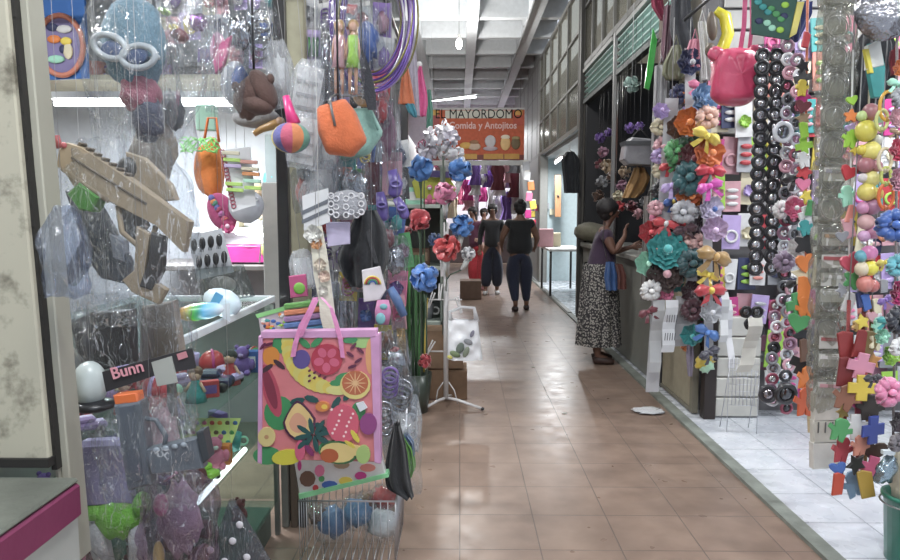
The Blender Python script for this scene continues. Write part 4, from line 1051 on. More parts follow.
# purses
def purse(name, label, pts, cx, cy, Y, col, zipc, rot=(0, 0, 0), zip_=((0, 0), (0, 0))):
    f = Fr(name, label, 'bag', cx, cy, Y, rot=rot); s = f.s
    xz = f.xz(pts); k = len(xz); c0 = sum((V(p) for p in xz), V((0, 0))) / k
    out = []
    for i in range(k):  # rounded outline
        a = V(xz[i]); p_, n_ = V(xz[i - 1]), V(xz[(i + 1) % k])
        for t_ in (.0, .25, .5, .75): out.append((a.lerp((p_ + a) / 2, .5)).lerp(a.lerp((n_ + a) / 2, .5), t_ ) * .5 + a * .5)
    N = len(out); b = MB()
    def g(u, v):
        o_ = out[int(u * N + .5) % N]; r = math.sin(PI * v); r = r ** .45 if r > 0 else 0
        q = c0 + (o_ - c0) * r
        return V((q.x, -math.cos(PI * v) * .055 + .006 * noise.noise(V((q.x * 30, v * 3, q.y * 30))), q.y))
    b.grid(g, N, 14, True); f.add('bag_body', b, cloth(col))
    b = MB(); b.tube([f.q(*zip_[0], -.058), f.q((zip_[0][0] + zip_[1][0]) / 2, (zip_[0][1] + zip_[1][1]) / 2, -.064), f.q(*zip_[1], -.058)], .005, 6); f.add('zip', b, plastic(zipc))
    return f
f = purse('mint_purse', 'mint green boxy purse hanging behind the orange purse', [(350, 108), (372, 108), (384, 134), (368, 156), (340, 162), (338, 120)], 360, 112, 2.75, (136, 184, 172), (110, 160, 150), zip_=((372, 112), (380, 132))); cord_up(f, 362, 110, 2.55, M_BLACK, .004, name='strap')
f = purse('orange_purse', 'bright orange boxy purse with a grey zip, hanging below the dolls', [(317, 106), (346, 98), (356, 112), (368, 142), (352, 158), (326, 154), (318, 132)], 341, 104, 2.55, (214, 100, 52), (110, 110, 110), zip_=((333, 103), (338, 128))); cord_up(f, 338, 102, 2.55, M_BLACK, .004, name='strap')
b = MB(); b.tube([f.q(331, 106, -.05), f.q(333, 98, -.03), f.q(338, 94, 0)], .004, 6); f.add('zip_pull', b, metalm((140, 140, 140)))
f = Fr('teddy_ornament', 'round tan and silver ornament just above the orange purse', 'ornament', 364, 96, 2.7)
s = f.s
b = MB(); b.ring(f.q(364, 96), 7 * s, 4 * s, 18, 10); f.add('ring_body', b, mat((170, 134, 86), .5)); b = MB(); b.ell(f.q(358, 92, -.02), (9 * s, .012, 5 * s), 12, 8, None, crumple(1, 81, .3)); f.add('bow', b, foil((190, 190, 196))); cord_up(f, 364, 88, 2.55)
f = Fr('black_band_strip', 'black cloth strap hanging between the dolls and purple hoops', 'strap', 366, 50, 2.62)
b = MB(); b.ribbon([f.q(360, 48), f.q(366, 72), f.q(370, 95), f.q(372, 110)], [.015, .04, .045, .03], .004, (1, 0, 0)); f.add('band', b, cloth((40, 42, 50))); cord_up(f, 361, 50, 2.55)

# purple hoops
for i in range(18):
    c = (['purple', 'purple', 'lilac', 'gold', 'purple', 'silver', 'purple', 'magenta', 'purple', 'gold', 'lilac', 'purple'] * 2)[i]
    cc = {'purple': (92, 60, 150), 'lilac': (170, 140, 206), 'gold': (120, 112, 50), 'silver': (180, 176, 190), 'magenta': (140, 70, 150)}[c]
    b = MB(); R = .17 - .0058 * (i % 9); b.ring((0, 0, 0), R, .0042, 52, 8, 'y', .92, 1.62)
    ct = P(372 + (i % 5) * 1.5 - (i % 9) * .3, 16 + (i * 3) % 9, 2.68 + i * .014)
    o = b.build('hoop', mat(cc, .22, .35, coat=.5), None, ct, (RG.uniform(-.04, .04), RG.uniform(-.05, .12), RG.uniform(-.1, .1)))
    tag(o, uniq(f'shiny {c} hoop, {ORD[i] if i else "frontmost"} from the front in the hanging ring bundle'), 'hoop', 'shiny hoops hanging by the aisle')
# hanging fabric pieces
f = Fr('orange_teal_cloth', 'orange and teal hanging cloth flag right of the purple hoops', 'cloth', 407, 62, 3.9)
b = MB()
def drape(f, pts, d, seed, n=10):
    """folded cloth closed all round: pts are left/right edges down the photo"""
    b = MB(); L = len(pts)
    def g(u, v):
        t = v * (L - 1); i = min(int(t), L - 2); fr = t - i
        l = pts[i][0] + (pts[i + 1][0] - pts[i][0]) * fr; r = pts[i][1] + (pts[i + 1][1] - pts[i][1]) * fr; y = pts[i][2] + (pts[i + 1][2] - pts[i][2]) * fr
        a = 2 * PI * u; cx = (l + r) / 2; w = (r - l) / 2
        q = f.q(cx + w * math.copysign(abs(math.cos(a)) ** .8, math.cos(a)), y)
        q.y = d * math.sin(a) * (1 + .5 * math.sin(7 * a + seed)) + .35 * d * noise.noise(V((math.cos(a) * 3, v * 4, seed)))
        return q
    return b.grid(g, 36, 14, True)
f.add('cloth_upper', drape(f, [(404, 408, 66), (400, 412, 86), (398, 415, 104)], .02, 1), cloth((206, 112, 72)))
f.add('cloth_lower', drape(f, [(405, 414, 104), (408, 417, 112), (413, 417, 117)], .02, 2), cloth((60, 140, 160))); cord_up(f, 406, 68, 2.6 if 0 else 2.4)
f = Fr('pink_cloth', 'bright pink plush glove-shaped cloth hanging beside the orange flag', 'cloth', 420, 68, 4.3)
f.add('cloth_body', drape(f, [(419, 422, 67), (416, 424, 78), (415, 427, 92), (417, 428, 104), (418, 426, 116)], .03, 3), cloth((226, 90, 150)))
b = MB(); b.ell(f.q(419, 65), 3.4 * f.s, 10, 7); f.add('white_tip', b, cloth((220, 220, 220))); cord_up(f, 420, 66, 2.6)
f = Fr('white_towel', 'pale lilac towel hanging between the hoops and the pink cloth', 'towel', 412, 30, 4.1)
f.add('towel_body', drape(f, [(406, 413, 22), (408, 417, 60), (412, 420, 116)], .02, 4), cloth((176, 168, 184)))
f = Fr('green_cloth', 'dark green hanging cloth edge next to the pink cloth', 'cloth', 430, 80, 5.5)
f.add('cloth_body', drape(f, [(427, 431, 90), (427, 433, 110), (426, 433, 128)], .02, 5), cloth((70, 130, 110)))

# white lace bundle, straps card, ribbon strip
f = Fr('lace_bundle', 'bundle of white lace in film beside the black hanging bag', 'lace', 346, 188, 2.6)
s = f.s
b = MB()
for i in range(7):
    for j in range(3): b.ring(f.q(332 + i * 5, 196 + j * 8 + (i % 2) * 3, -.022 + (i % 3) * .004), 2.7 * s, .8 * s, 10, 5)
f.add('lace', b, cloth((214, 214, 220)))
b = MB(); b.ell(f.q(347, 205, 0), (20 * s, .022, 15 * s), 18, 10, None, crumple(1, 91, .12)); f.add('backing', b, cloth((150, 152, 160))); cord_up(f, 346, 190, 2.55)
f = Fr('stocking_card', 'white card with a grey striped band beside the cream upright', 'card', 314, 200, 2.58)
b = MB(); b.prism(f.xz([(302, 196), (328, 188), (330, 222), (304, 232)]), 0, .006, .001); f.add('card', b, paper((206, 208, 212)))
b = MB()
for dy in (0, 9): b.prism(f.xz([(302, 211 + dy), (328, 199 + dy), (328, 203 + dy), (302, 215 + dy)]), -.003, 0)
f.add('stripe', b, paper((92, 98, 108))); cord_up(f, 314, 192, 2.55)
f = Fr('lilac_pack', 'lilac tissue pack under the white lace bundle', 'packet', 337, 222, 2.64)
b = MB(); b.prism(f.xz([(326, 222), (350, 222), (350, 244), (328, 247)]), -.01, .012, .004); f.add('packet_body', b, mat((180, 172, 204), .4)); cord_up(f, 337, 222, 2.55)
f = Fr('satin_ribbon_strip', 'long cream strip of satin ribbon roses hanging before the fruit tote', 'ribbon', 322, 225, 2.4)
s = f.s
b = MB(); b.ribbon([f.q(316, 226), f.q(319, 250), f.q(322, 275), f.q(326, 300), f.q(328, 318), f.q(333, 340)], [.04, .052, .056, .05, .052, .044], .006, (1, 0, 0)); f.add('strip', b, satin((212, 208, 190)))
for (px, py, c, r) in ((314, 234, (214, 214, 208), 9), (317, 243, (214, 150, 96), 6), (321, 264, (214, 200, 180), 6), (325, 276, (216, 190, 170), 6), (324, 290, (214, 212, 200), 5)):
    b = MB(); ruffle(b, r * s, 3, 5, px); o = b.build('ribbon_rose', satin(c), f.o, f.q(px, py, -.006))
cord_up(f, 316, 228, 2.55)

# black bag, purple slippers, small pouches
f = Fr('black_handbag', 'black cloth handbag with pointed flap hanging over the card pouches', 'bag', 362, 212, 2.85)
f.add('bag_body', drape(f, [(358, 376, 210), (350, 386, 228), (336, 390, 256), (342, 384, 274), (350, 372, 286)], .05, 6), cloth((38, 40, 44)))
b = MB(); b.ribbon([f.q(366, 210, -.06), f.q(372, 240, -.07), f.q(378, 262, -.06)], .016, .004, (1, 0, 0)); b.ribbon([f.q(360, 212, -.05), f.q(363, 195, -.02), f.q(368, 190, .02)], .014, .004, (1, 0, 0)); f.add('strap', b, cloth((52, 54, 58))); cord_up(f, 364, 214, 2.55)
for k, (pts, w) in enumerate((([(392, 170), (396, 184), (394, 194)], 7), ([(380, 192), (382, 205), (384, 218)], 6), ([(396, 198), (402, 208), (405, 216)], 5.5))):
    f = Fr('purple_slipper', ['purple slipper hanging highest of the three', 'purple slipper hanging lower left by the black handbag', 'purple slipper hanging lower right by the red bouquet'][k], 'shoe', pts[0][0], pts[0][1], 3.05)
    s = f.s; b = MB(); b.tube([f.q(*pts[0]), f.q(*pts[1]), f.q(*pts[2]), f.q(pts[2][0] + .5, pts[2][1] + 3)], [w * .7 * s, w * s, w * .9 * s, w * .4 * s], 12, flat=.6); f.add('sole', b, plastic((92, 76, 150)))
    b = MB(); b.ring(f.q(pts[1][0], pts[1][1], -.02), w * .7 * s, .006, 14, 6, 'y', 1, .6); f.add('strap', b, plastic((110, 96, 170))); cord_up(f, pts[0][0], pts[0][1], 2.55)
f = Fr('rainbow_print_pack', 'white pack with a small rainbow print below the black handbag', 'packet', 372, 268, 2.75)
s = f.s
b = MB(); b.prism(f.xz([(362, 270), (380, 266), (386, 290), (380, 300), (364, 302)]), -.012, .012, .004); f.add('packet_body', b, mat((206, 200, 206), .35))
b = MB()
for k, c in enumerate(('yellow', 'red', 'green', 'blue')):
    b.use(paint(CN[c])).tube([f.q(373 + math.cos(a) * (8 - k * 1.6), 284 - math.sin(a) * (8 - k * 1.6), -.014) for a in [PI * t / 8 for t in range(9)]], .8 * s, 5)
f.add('rainbow', b); cord_up(f, 372, 268, 2.55)
f = Fr('pencil_pouch', 'pink and teal rounded pencil pouch right above the fruit tote corner', 'pouch', 382, 298, 2.7)
s = f.s
b = MB(); b.tube([f.q(383, 300), f.q(383, 312), f.q(382, 324)], [6 * s, 8.4 * s, 7 * s], 16, flat=.5); f.add('pouch_body', b, mat((196, 120, 166), .4))
b = MB(); b.ell(f.q(381, 318, -.016), (5 * s, .006, 6 * s), 12, 6); b.ell(f.q(384, 306, -.017), (4 * s, .005, 3 * s), 10, 6); f.add('print', b, paint((110, 176, 186)))
f = Fr('blue_bottle', 'slanting pale blue plastic sleeve beside the flower bunches', 'sleeve', 396, 290, 3.3)
b = MB(); b.tube([f.q(390, 288), f.q(397, 300), f.q(404, 316)], [4 * f.s, 5 * f.s, 4 * f.s], 12); f.add('sleeve_body', b, plastic((96, 130, 190)))

# colourful packs behind the tote
f = Fr('folded_gift_bag', 'gift bag with green top edge and bright print behind the fruit tote', 'bag', 280, 312, 2.62)
b = MB(); b.prism(f.xz([(258, 314), (308, 300), (316, 334), (262, 340)]), -.004, .03, .002); f.add('bag_body', b, paper((190, 172, 186)))
b = MB(); b.prism(f.xz([(256, 314), (310, 299), (310, 303), (258, 318)]), -.008, -.004); f.add('green_edge', b, plastic((130, 200, 120)))
b = MB(); rg = random.Random(8)
for k in range(26):
    b.use(paint(CN[['blue', 'teal', 'salmon', 'lime', 'white', 'orange', 'navy'][k % 7]]))
    u = rg.random(); py = 318 + 14 * rg.random() - 12 * u; b.ell(f.q(263 + 46 * u, py, -.005), (rg.uniform(2, 4) * f.s, .002, rg.uniform(1.4, 2.6) * f.s), 7, 4)
f.add('print', b)
f = Fr('striped_towel_pack', 'folded blue, orange and green striped pack above the fruit tote', 'packet', 306, 300, 2.56)
b = MB()
for k, c in enumerate(((90, 150, 70), (206, 120, 84), (150, 110, 160), (80, 110, 170), (60, 120, 160))): b.use(cloth(c)).box(f.q(306, 304 + k * 6.4, 0), (44 * f.s, .03, 5.6 * f.s), (0, -.12, 0), .004)
f.add('folded_cloth', b)
f = Fr('printed_pouch', 'small magenta and green printed pouch beside the ribbon strip', 'pouch', 296, 282, 2.6)
b = MB(); b.prism(f.xz([(289, 276), (306, 274), (308, 296), (291, 298)]), -.01, .01, .004); f.add('pouch_body', b, paint((180, 70, 120)))
b = MB(); b.ell(f.q(300, 288, -.011), (6 * f.s, .004, 6 * f.s), 12, 6); f.add('print', b, paint((110, 170, 60)))

# --- fruit tote
f = Fr('fruit_tote', 'pink shopping tote printed with fruits and leaves, with pink ribbon handles', 'bag', 322, 334, 2.3)
s = f.s; Y0 = -.035
b = MB(); b.use(mat((206, 112, 118), .35, var=.06, coat=.2)).prism(f.xz([(265, 333), (376, 331), (379, 459), (264, 456)]), Y0, .01, .006)
lay = [0]
def blob(px, py, rx, rz, c, ang=0, pinch=0., n=16):
    lay[0] += 1; y = Y0 - .0012 - .0001 * lay[0]; pts = []
    for i in range(n):
        a = 2 * PI * i / n; k = 1 - pinch * max(0, math.sin(a)); x = math.cos(a) * rx * k; z = math.sin(a) * rz
        ca, sa = math.cos(ang), math.sin(ang); pts.append((px + x * ca - z * sa, py - (x * sa + z * ca)))
    b.use(mat(c, .35, var=.05, coat=.2)).prism(f.xz(pts), y, Y0 + .001)
def leaf(px, py, L, w, ang, c): blob(px, py, L / 2, w / 2, c, ang, 0, 8)
GR = (54, 134, 80); DG = (30, 74, 74); DP = (92, 30, 62)
blob(288, 342, 13, 10, GR); blob(282, 410, 15, 17, GR); blob(270, 452, 14, 9, GR); blob(332, 446, 12, 9, (70, 150, 96)); blob(364, 340, 11, 6, (150, 190, 110)); blob(360, 408, 7, 9, GR); blob(372, 354, 5, 18, (216, 150, 96))
blob(274, 388, 8, 27, (176, 66, 86), .28); blob(273, 386, 5, 21, (126, 44, 64), .28); blob(274, 354, 8.5, 9.5, (206, 124, 48))
for a_, x_, y_ in ((.6, 270, 366), (-.7, 282, 362)): leaf(x_, y_, 15, 5, a_, (60, 40, 50))
for k in range(12):  # banana
    t_ = k / 11; a_ = PI * (1.02 + .42 * t_); blob(338 + 50 * math.cos(a_) + 2, 336 - 50 * math.sin(a_), 6 + 3 * math.sin(PI * t_), 6 + 3 * math.sin(PI * t_), (206, 184, 76) if k % 2 else (200, 190, 96))
blob(340, 387, 12, 5, (204, 200, 120))
blob(304, 357, 8.6, 9.5, (86, 70, 140)); 
for x_, y_, a_ in ((307, 341, -.7), (319, 340, .7), (344, 374, .4), (339, 380, .1), (352, 338, .1), (314, 396, -.3), (350, 392, .9), (338, 400, 1.0), (323, 424, -.6), (338, 414, .9), (300, 398, .2)): leaf(x_, y_, 15, 6.5, a_, GR if y_ < 382 else DG)
for k in range(9): blob(312 + (k % 4) * 5, 368 + (k // 4) * 5 + (k % 2) * 2, 1.8, 1.2, DP, .6, 0, 6)
blob(329, 357, 15.5, 15.5, (176, 44, 66)); 
for k in range(5): a_ = k * 1.257 + .9; blob(329 + 8 * math.cos(a_), 357 - 8 * math.sin(a_), 5, 4, (204, 84, 116), a_)
for x_, y_, a_ in ((355, 344, .8), (362, 348, -.7), (352, 352, -.6), (360, 358, .6), (354, 364, .3), (266, 344, .9), (272, 342, .3)): leaf(x_, y_, 9, 3, a_, DP)
blob(357, 382, 15, 14, (206, 190, 110)); blob(357, 380, 13, 12, (178, 90, 56)); 
for k in range(6): a_ = k * PI / 6; leaf(357 + 0, 380, 24, 1.2, a_, (214, 170, 120))
blob(302, 417, 16, 20, (70, 30, 60), .1, .55); blob(302, 417, 14, 17.5, (214, 182, 116), .1, .5); blob(301, 419, 9, 10, (206, 146, 116), .1, .3)
blob(270, 433, 8.5, 9.5, (206, 186, 120)); blob(270, 433, 2.2, 2.2, (180, 130, 90))
blob(290, 453, 15, 7.5, (196, 186, 50), .1); 
for k in range(8): a_ = k * PI / 4 + .2; leaf(316 + 11 * math.cos(a_), 431 - 9 * math.sin(a_), 17, 5, a_, DG)
blob(345, 420, 16, 19, (206, 80, 104)); 
for k in range(13): blob(334 + (k * 7) % 23, 406 + (k * 11) % 29, 1.3, 1.3, (236, 206, 206), 0, 0, 6)
blob(325, 403, 7, 5, (210, 120, 60)); blob(327, 403, 3, 2.4, (226, 190, 70))
blob(341, 448, 19, 11.5, (40, 90, 50), -.08); blob(340, 448, 17, 9.8, (206, 180, 110), -.08); blob(332, 451, 9, 7, (166, 76, 40), -.05); blob(356, 446, 9, 5, (206, 180, 110)); 
blob(370, 420, 8.5, 10.5, (136, 56, 120)); blob(365, 450, 7, 9, (150, 180, 100)); leaf(357, 432, 15, 5, -1.0, (206, 190, 60)); leaf(352, 440, 13, 3.6, -.6, (200, 180, 60))
blob(303, 446, 5, 10, (196, 80, 110)); leaf(312, 446, 14, 5, -.9, (120, 40, 90)); leaf(305, 440, 12, 5, .8, DG)
f.add('printed_body', b)
b = MB()
for pts in ([(264, 330), (378, 328), (378, 335), (264, 336)], [(372, 334), (381, 332), (382, 460), (376, 459)], [(262, 334), (266, 334), (265, 460), (261, 459)]): b.prism(f.xz(pts), Y0 - .006, .012, .003)
f.add('lilac_piping', b, mat((196, 140, 186), .45))
b = MB(); b.prism(f.xz([(358, 400), (365, 398), (369, 404), (362, 408)]), Y0 - .012, Y0 - .002); f.add('price_tag', b, paper((206, 210, 220)))
M_PK = satin((222, 130, 186))
b = MB(); b.ribbon([f.q(296, 354, -.044), f.q(299, 340, -.05), f.q(305, 322, -.052), f.q(313, 308, -.05), f.q(318, 296, -.04)], .017, .003, (.9, .1, .1)); b.ribbon([f.q(304, 334, -.05), f.q(313, 314, -.058), f.q(320, 298, -.05)], .014, .003, (.9, .2, .2)); f.add('handle', b, M_PK)
b = MB(); b.ribbon([f.q(345, 355, -.044), f.q(343, 336, -.05), f.q(338, 318, -.052), f.q(334, 306, -.05), f.q(324, 296, -.04)], [.014, .016, .016, .012, .01], .003, (.95, .05, -.2)); f.add('handle', b, M_PK)
cord_up(f, 320, 298, 2.55, paint((206, 206, 200)))
# hanging printed banner bag below
f = Fr('green_rimmed_bag', 'white printed bag with a green hem showing below the fruit tote', 'bag', 342, 470, 2.42)
s = f.s
b = MB(); b.prism(f.xz([(293, 452), (380, 450), (386, 474), (300, 496)]), -.006, .03, .003); f.add('bag_body', b, mat((206, 206, 204), .3, coat=.3))
b = MB(); b.prism(f.xz([(299, 493), (388, 472), (389, 476), (300, 498)]), -.012, .034, .002); f.add('green_hem', b, plastic((130, 214, 150)))
b = MB()
for (px, py, rx, rz, c, a_) in ((330, 484, 8, 4, 'blue', .3), (346, 480, 7, 4, 'yellow', .3), (361, 475, 6, 4, 'magenta', .5), (308, 478, 8, 8, 'brown', 0), (320, 470, 5, 6, 'pink', 0), (322, 478, 3, 3, 'green', 0), (342, 464, 8, 4, 'tan', .7), (368, 467, 8, 4, 'salmon', 0), (316, 487, 3, 3, 'red', 0), (300, 465, 2, 5, 'magenta', 0)):
    b.use(paint(CN[c])).prism(f.xz([(px + rx * math.cos(t_ * PI / 5 + a_), py + rz * math.sin(t_ * PI / 5 + a_)) for t_ in range(10)]), -.009, -.005)
f.add('print', b)

# wire basket stand
f = Fr('wire_basket', 'white wire basket on thin legs holding wrapped toys, below the fruit tote', 'basket', 355, 540, 2.55)
s = f.s
M_WW = metalm((190, 190, 196), .4)
X0, X1 = f.q(306, 540).x, f.q(398, 540).x; z1 = f.q(300, 490).z; z0 = f.q(300, 548).z; D0, D1 = -.1, .2
b = MB()
for z in (z0, z1):
    b.tube([(X0, D0, z), (X1, D0, z), (X1, D1, z), (X0, D1, z)], .0035, 6, True)
f.add('rim', b, M_WW)
b = MB()
n_ = 13
for i in range(n_ + 1):
    x = X0 + (X1 - X0) * i / n_
    for y in (D0, D1): b.tube([(x, y, z0), (x, y, z1)], .0018, 5)
    b.tube([(x, D0, z0), (x, D1, z0)], .0018, 5)
for i in range(1, 8):
    y = D0 + (D1 - D0) * i / 8
    for x in (X0, X1): b.tube([(x, y, z0), (x, y, z1)], .0018, 5)
for i in range(1, 4):
    z = z0 + (z1 - z0) * i / 4
f.add('grid', b, M_WW)
gz = -f.o.location.z
for (x, y) in ((X0 + .03, D0), (X0 + .19, D0), (X1 - .03, D0), (X0 + .03, D1), (X1 - .03, D1)):
    b = MB(); b.tube([(x, y, gz + .002), (x, y, z0)], .003, 6); f.add('leg', b, M_WW)
for x, y in ((X1, .02), (X0, 0)): b = MB(); b.tube([(x, D1, z0), (x + y, D1 + .02, .45)], .004, 6); f.add('back_upright', b, M_WW)
bz = f.o.location.z + z0
def in_basket(px, py, r, c, lab, kind='blob', Y=2.6, name='wrapped_toy', rs=None):
    f = Fr(name, lab, 'toy', px, py, Y); s = f.s; b = MB()
    b.ell((0, 0, 0), (r * s, r * s * .8, r * s * .9), 14, 10, None, crumple(1, px, .25)); f.add('toy_body', b, mat(c, .5, bump=.2))
    f.add('clear_bag', bagmesh(r * 2.4 * s, r * 2.6 * s, r * 2.2 * s, px, .4, 24, 18, .008, z0=r * 1.3 * s), film(haze=.2))
    f.o.location.z = max(f.o.location.z, bz + r * s * 1.3)
    return f
in_basket(334, 522, 17, (80, 120, 168), 'blue wrapped toy at the front left of the wire basket')
in_basket(358, 512, 15, (92, 140, 186), 'lighter blue wrapped toy at the middle of the wire basket')
in_basket(382, 524, 16, (200, 206, 208), 'white wrapped toy at the front right of the wire basket')
in_basket(384, 498, 12, (176, 52, 48), 'red wrapped toy at the back right of the wire basket', Y=2.66)
in_basket(318, 515, 10, (120, 90, 76), 'brown wrapped toy at the left of the wire basket')
in_basket(366, 500, 8, (150, 110, 60), 'ochre wrapped toy behind the lighter blue one in the wire basket', Y=2.68)
f = Fr('black_cloth', 'black cloth bag hanging at the right of the fruit tote', 'bag', 398, 424, 2.5)
f.add('bag_body', drape(f, [(394, 400, 424), (388, 406, 446), (384, 409, 470), (386, 412, 486), (404, 414, 496)], .03, 8), cloth((26, 28, 32)))
f = Fr('green_cloth_bag', 'lime green and blue cloth in film behind the black cloth bag', 'bag', 410, 436, 2.65)
f.add('green_cloth', drape(f, [(402, 406, 436), (406, 414, 448), (408, 416, 466), (408, 412, 476)], .03, 9), cloth((86, 150, 50)))
f.add('blue_cloth', drape(f, [(404, 408, 434), (408, 414, 442), (411, 415, 454)], .02, 10), cloth((60, 90, 130)))
f.add('clear_bag', bagmesh(24 * f.s, 70 * f.s, .07, 55, .5, 24, 18, .01, z0=.03), film(haze=.15))
# stool legs and easel leg behind the tote
for px, lab in ((283, 'grey-green upright leg at the corner of the glass showcase'), (292, 'slim brown wooden leg standing beside the showcase corner'), (301, 'dark stand leg between showcase and wire basket')):
    b = MB(); x = P(px, 500, 3.0).x
    b.b2((x - .015, 3.03, 0), (x + .015, 3.06, .72), .003)
    tag(b.build('stand_leg', [mat((96, 98, 92), .6), mat((84, 70, 58), .6), M_DK][(px - 283) // 9]), lab, 'leg')

# curtain of carded goods deeper behind the purses and along the stall rails
rg = random.Random(91)
pal_ = ['silver', 'white', 'rose', 'lilac', 'navy', 'grey', 'teal', 'white', 'purple', 'salmon', 'black', 'silver', 'cream', 'blue', 'red', 'white', 'green', 'mauve', 'yellow', 'pink']
RW = ['top', 'second', 'third', 'fourth', 'fifth', 'sixth', 'seventh', 'eighth', 'ninth', 'tenth', 'eleventh', 'lowest']
def carded(px, py, w, h, Y, c1, c2, kind, label, group, seed):
    s = Y / FPX; w *= s; h *= s
    t = thing('carded_toy', uniq(label), 'packet', P(px, py, Y), (0, rg.uniform(-.18, .18), rg.uniform(-.3, .3)), group)
    b = MB(); b.box((0, 0, 0), (w, .006, h), None, .001); b.build('card', mat(CN[c1], .4, coat=.3), t)
    b = MB(); m_ = mat(CN[c2], .35, coat=.3)
    if kind == 0: b.ell((0, -.02, -h * .08), (w * .34, .018, h * .28), 12, 8, None, crumple(1, seed, .3))
    elif kind == 1:
        for j in range(3): b.ring((0, -.01 - .004 * j, -h * (-.15 + .13 * j)), w * .28, .005, 14, 5)
    elif kind == 2:
        for j in range(4): b.tube([((j - 1.5) * w * .2, -.012, -h * .35), ((j - 1.5) * w * .22, -.012, h * .25)], .007, 6)
    else: ruffle(b, w * .36, 2, 5, seed); b.v = [v + V((0, -.008, 0)) for v in b.v]
    b.build('toy', m_, t)
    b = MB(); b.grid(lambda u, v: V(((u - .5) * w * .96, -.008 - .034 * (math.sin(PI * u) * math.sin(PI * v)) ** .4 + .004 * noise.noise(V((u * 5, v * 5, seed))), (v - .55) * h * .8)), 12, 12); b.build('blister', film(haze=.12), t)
n_ = 0
for row in range(12):
    for i in range(6):
        px = 311 + i * 17.5 + rg.uniform(-4, 4); py = 18 + row * 33 + rg.uniform(-6, 6)
        if row < 4 and px > 395 or row > 9 and px < 380: continue
        c1, c2 = pal_[(i * 7 + row * 3) % 20], pal_[(i * 3 + row * 11 + 5) % 20]
        carded(px, py, rg.uniform(15, 21), rg.uniform(26, 36), 3.45 + rg.uniform(-.08, .08), c1, c2, rg.randint(0, 3), f'{c1} carded pack with {c2} toy, {ORD[i].replace("topmost", "first")} along the {RW[row]} row behind the purses', 'carded packs behind the purses', n_); n_ += 1
for row in range(3):
    for i in range(9):
        px = 146 + i * 15.5 + rg.uniform(-3, 3); py = 2 + row * 27 + rg.uniform(-4, 4)
        if row == 2 and i < 4: continue
        c1, c2 = ['white', 'silver', 'lilac', 'white', 'rose', 'silver', 'cream'][(i * 5 + row) % 7], pal_[(i * 3 + row * 7 + 2) % 20]
        carded(px, py, rg.uniform(13, 17), rg.uniform(20, 27), 3.3 + rg.uniform(-.06, .06), c1, c2, rg.randint(0, 3), f'{c1} carded pack with {c2} toy, {ORD[i].replace("topmost", "first")} along the {RW[row]} row above the bright stall lamp', 'carded packs above the stall lamp', n_); n_ += 1
# goods standing on the shelves of the left stall
for i in range(9):
    x = -3.0 + i * .2; c1, c2 = pal_[(i * 7 + 1) % 20], pal_[(i * 11 + 4) % 20]
    k_ = ['box', 'plush', 'car', 'doll', 'cup'][i % 5]
    o = toy_blob(k_, i + 50, .09, CN[c1], CN[c2]).build(KN[k_][0], None, None, (x, 4.3, P(100, 84, 4.4).z + .001)); tag(o, uniq(f'{c1} and {c2} {KN[k_][1]} on the cream shelf above the stall lamp'), 'toy', 'toys on the cream shelf')
for i, (px, py, r, c1) in enumerate(((262, 206, 8, 'grey'), (258, 190, 7, 'tan'), (268, 214, 8, 'brown'), (272, 180, 9, 'teal'), (262, 214, 6, 'cream'))):
    f = Fr('stall_bundle', uniq(f'{c1} bundle seen in the gap between the white pouch and the black post'), 'bundle', px, py, 4.4); b = MB(); b.ell((0, 0, 0), (r * f.s, .05, r * f.s), 14, 10, None, crumple(1, px, .25)); f.add('bundle_body', b, cloth(CN[c1])); b = MB(); b.ring((0, 0, r * f.s * .7), r * f.s * .25, .006, 12, 5, 'z'); f.add('tie', b, cloth(CN['white']))
f = Fr('lime_toy', 'lime green toy by the grey column above the pink tray', 'toy', 268, 250, 4.1); b = MB(); b.ell((0, 0, 0), (7 * f.s, .04, 10 * f.s), 12, 9, None, crumple(1, 3, .3)); f.add('toy_body', b, plastic((190, 206, 90))); b = MB(); b.tube([f.q(262, 262, -.05), f.q(264, 236, -.05), f.q(272, 238, -.05), f.q(280, 258, -.05)], .004, 6); f.add('wire_loop', b, M_WW)
# ================================================================ MIDDLE: FLOWER STAND, BOXES
f = Fr('flower_stand', 'white tubular display stand on three splayed feet in the aisle', 'stand', 446, 412, 4.97)
s = f.s
M_WP = mat((206, 204, 204), .35, coat=.3)
gz = -f.o.location.z + .004
T = f.q(446, 262)
b = MB(); b.tube([(0, 0, gz + .07), (T.x + .0, 0, T.z + .28)], .018, 12); f.add('pole', b, M_WP)
for (px, py) in ((421, 424), (482, 420), (452, 396)):
    b = MB(); e_ = P(px, py, 4.97); d = V((f.q(px, py).x, {421: -.12, 482: -.06, 452: .3}[px], gz + .012))
    b.tube([(0, 0, gz + .075), (d.x * .3, d.y * .3, gz + .065), d], .011, 8); o = f.add('leg', b, M_WP)
    b = MB(); b.ell(d, (.015, .015, .012), 8, 6); b.build('rubber_foot', M_BLACK, o)
b = MB(); b.tube([(-.075, 0, gz + .03), (-.06, 0, gz + .13), (-.02, 0, gz + .19), (.02, 0, gz + .19), (.06, 0, gz + .13), (.085, 0, gz + .03)], .005, 6); f.add('brace', b, M_WP)
for (py, x0, x1) in ((300, 428, 462), (352, 430, 452)):
    b = MB(); b.tube([f.q(x0, py, .02), f.q(x1, py, .02)], .006, 6); f.add('crossarm', b, M_WP)
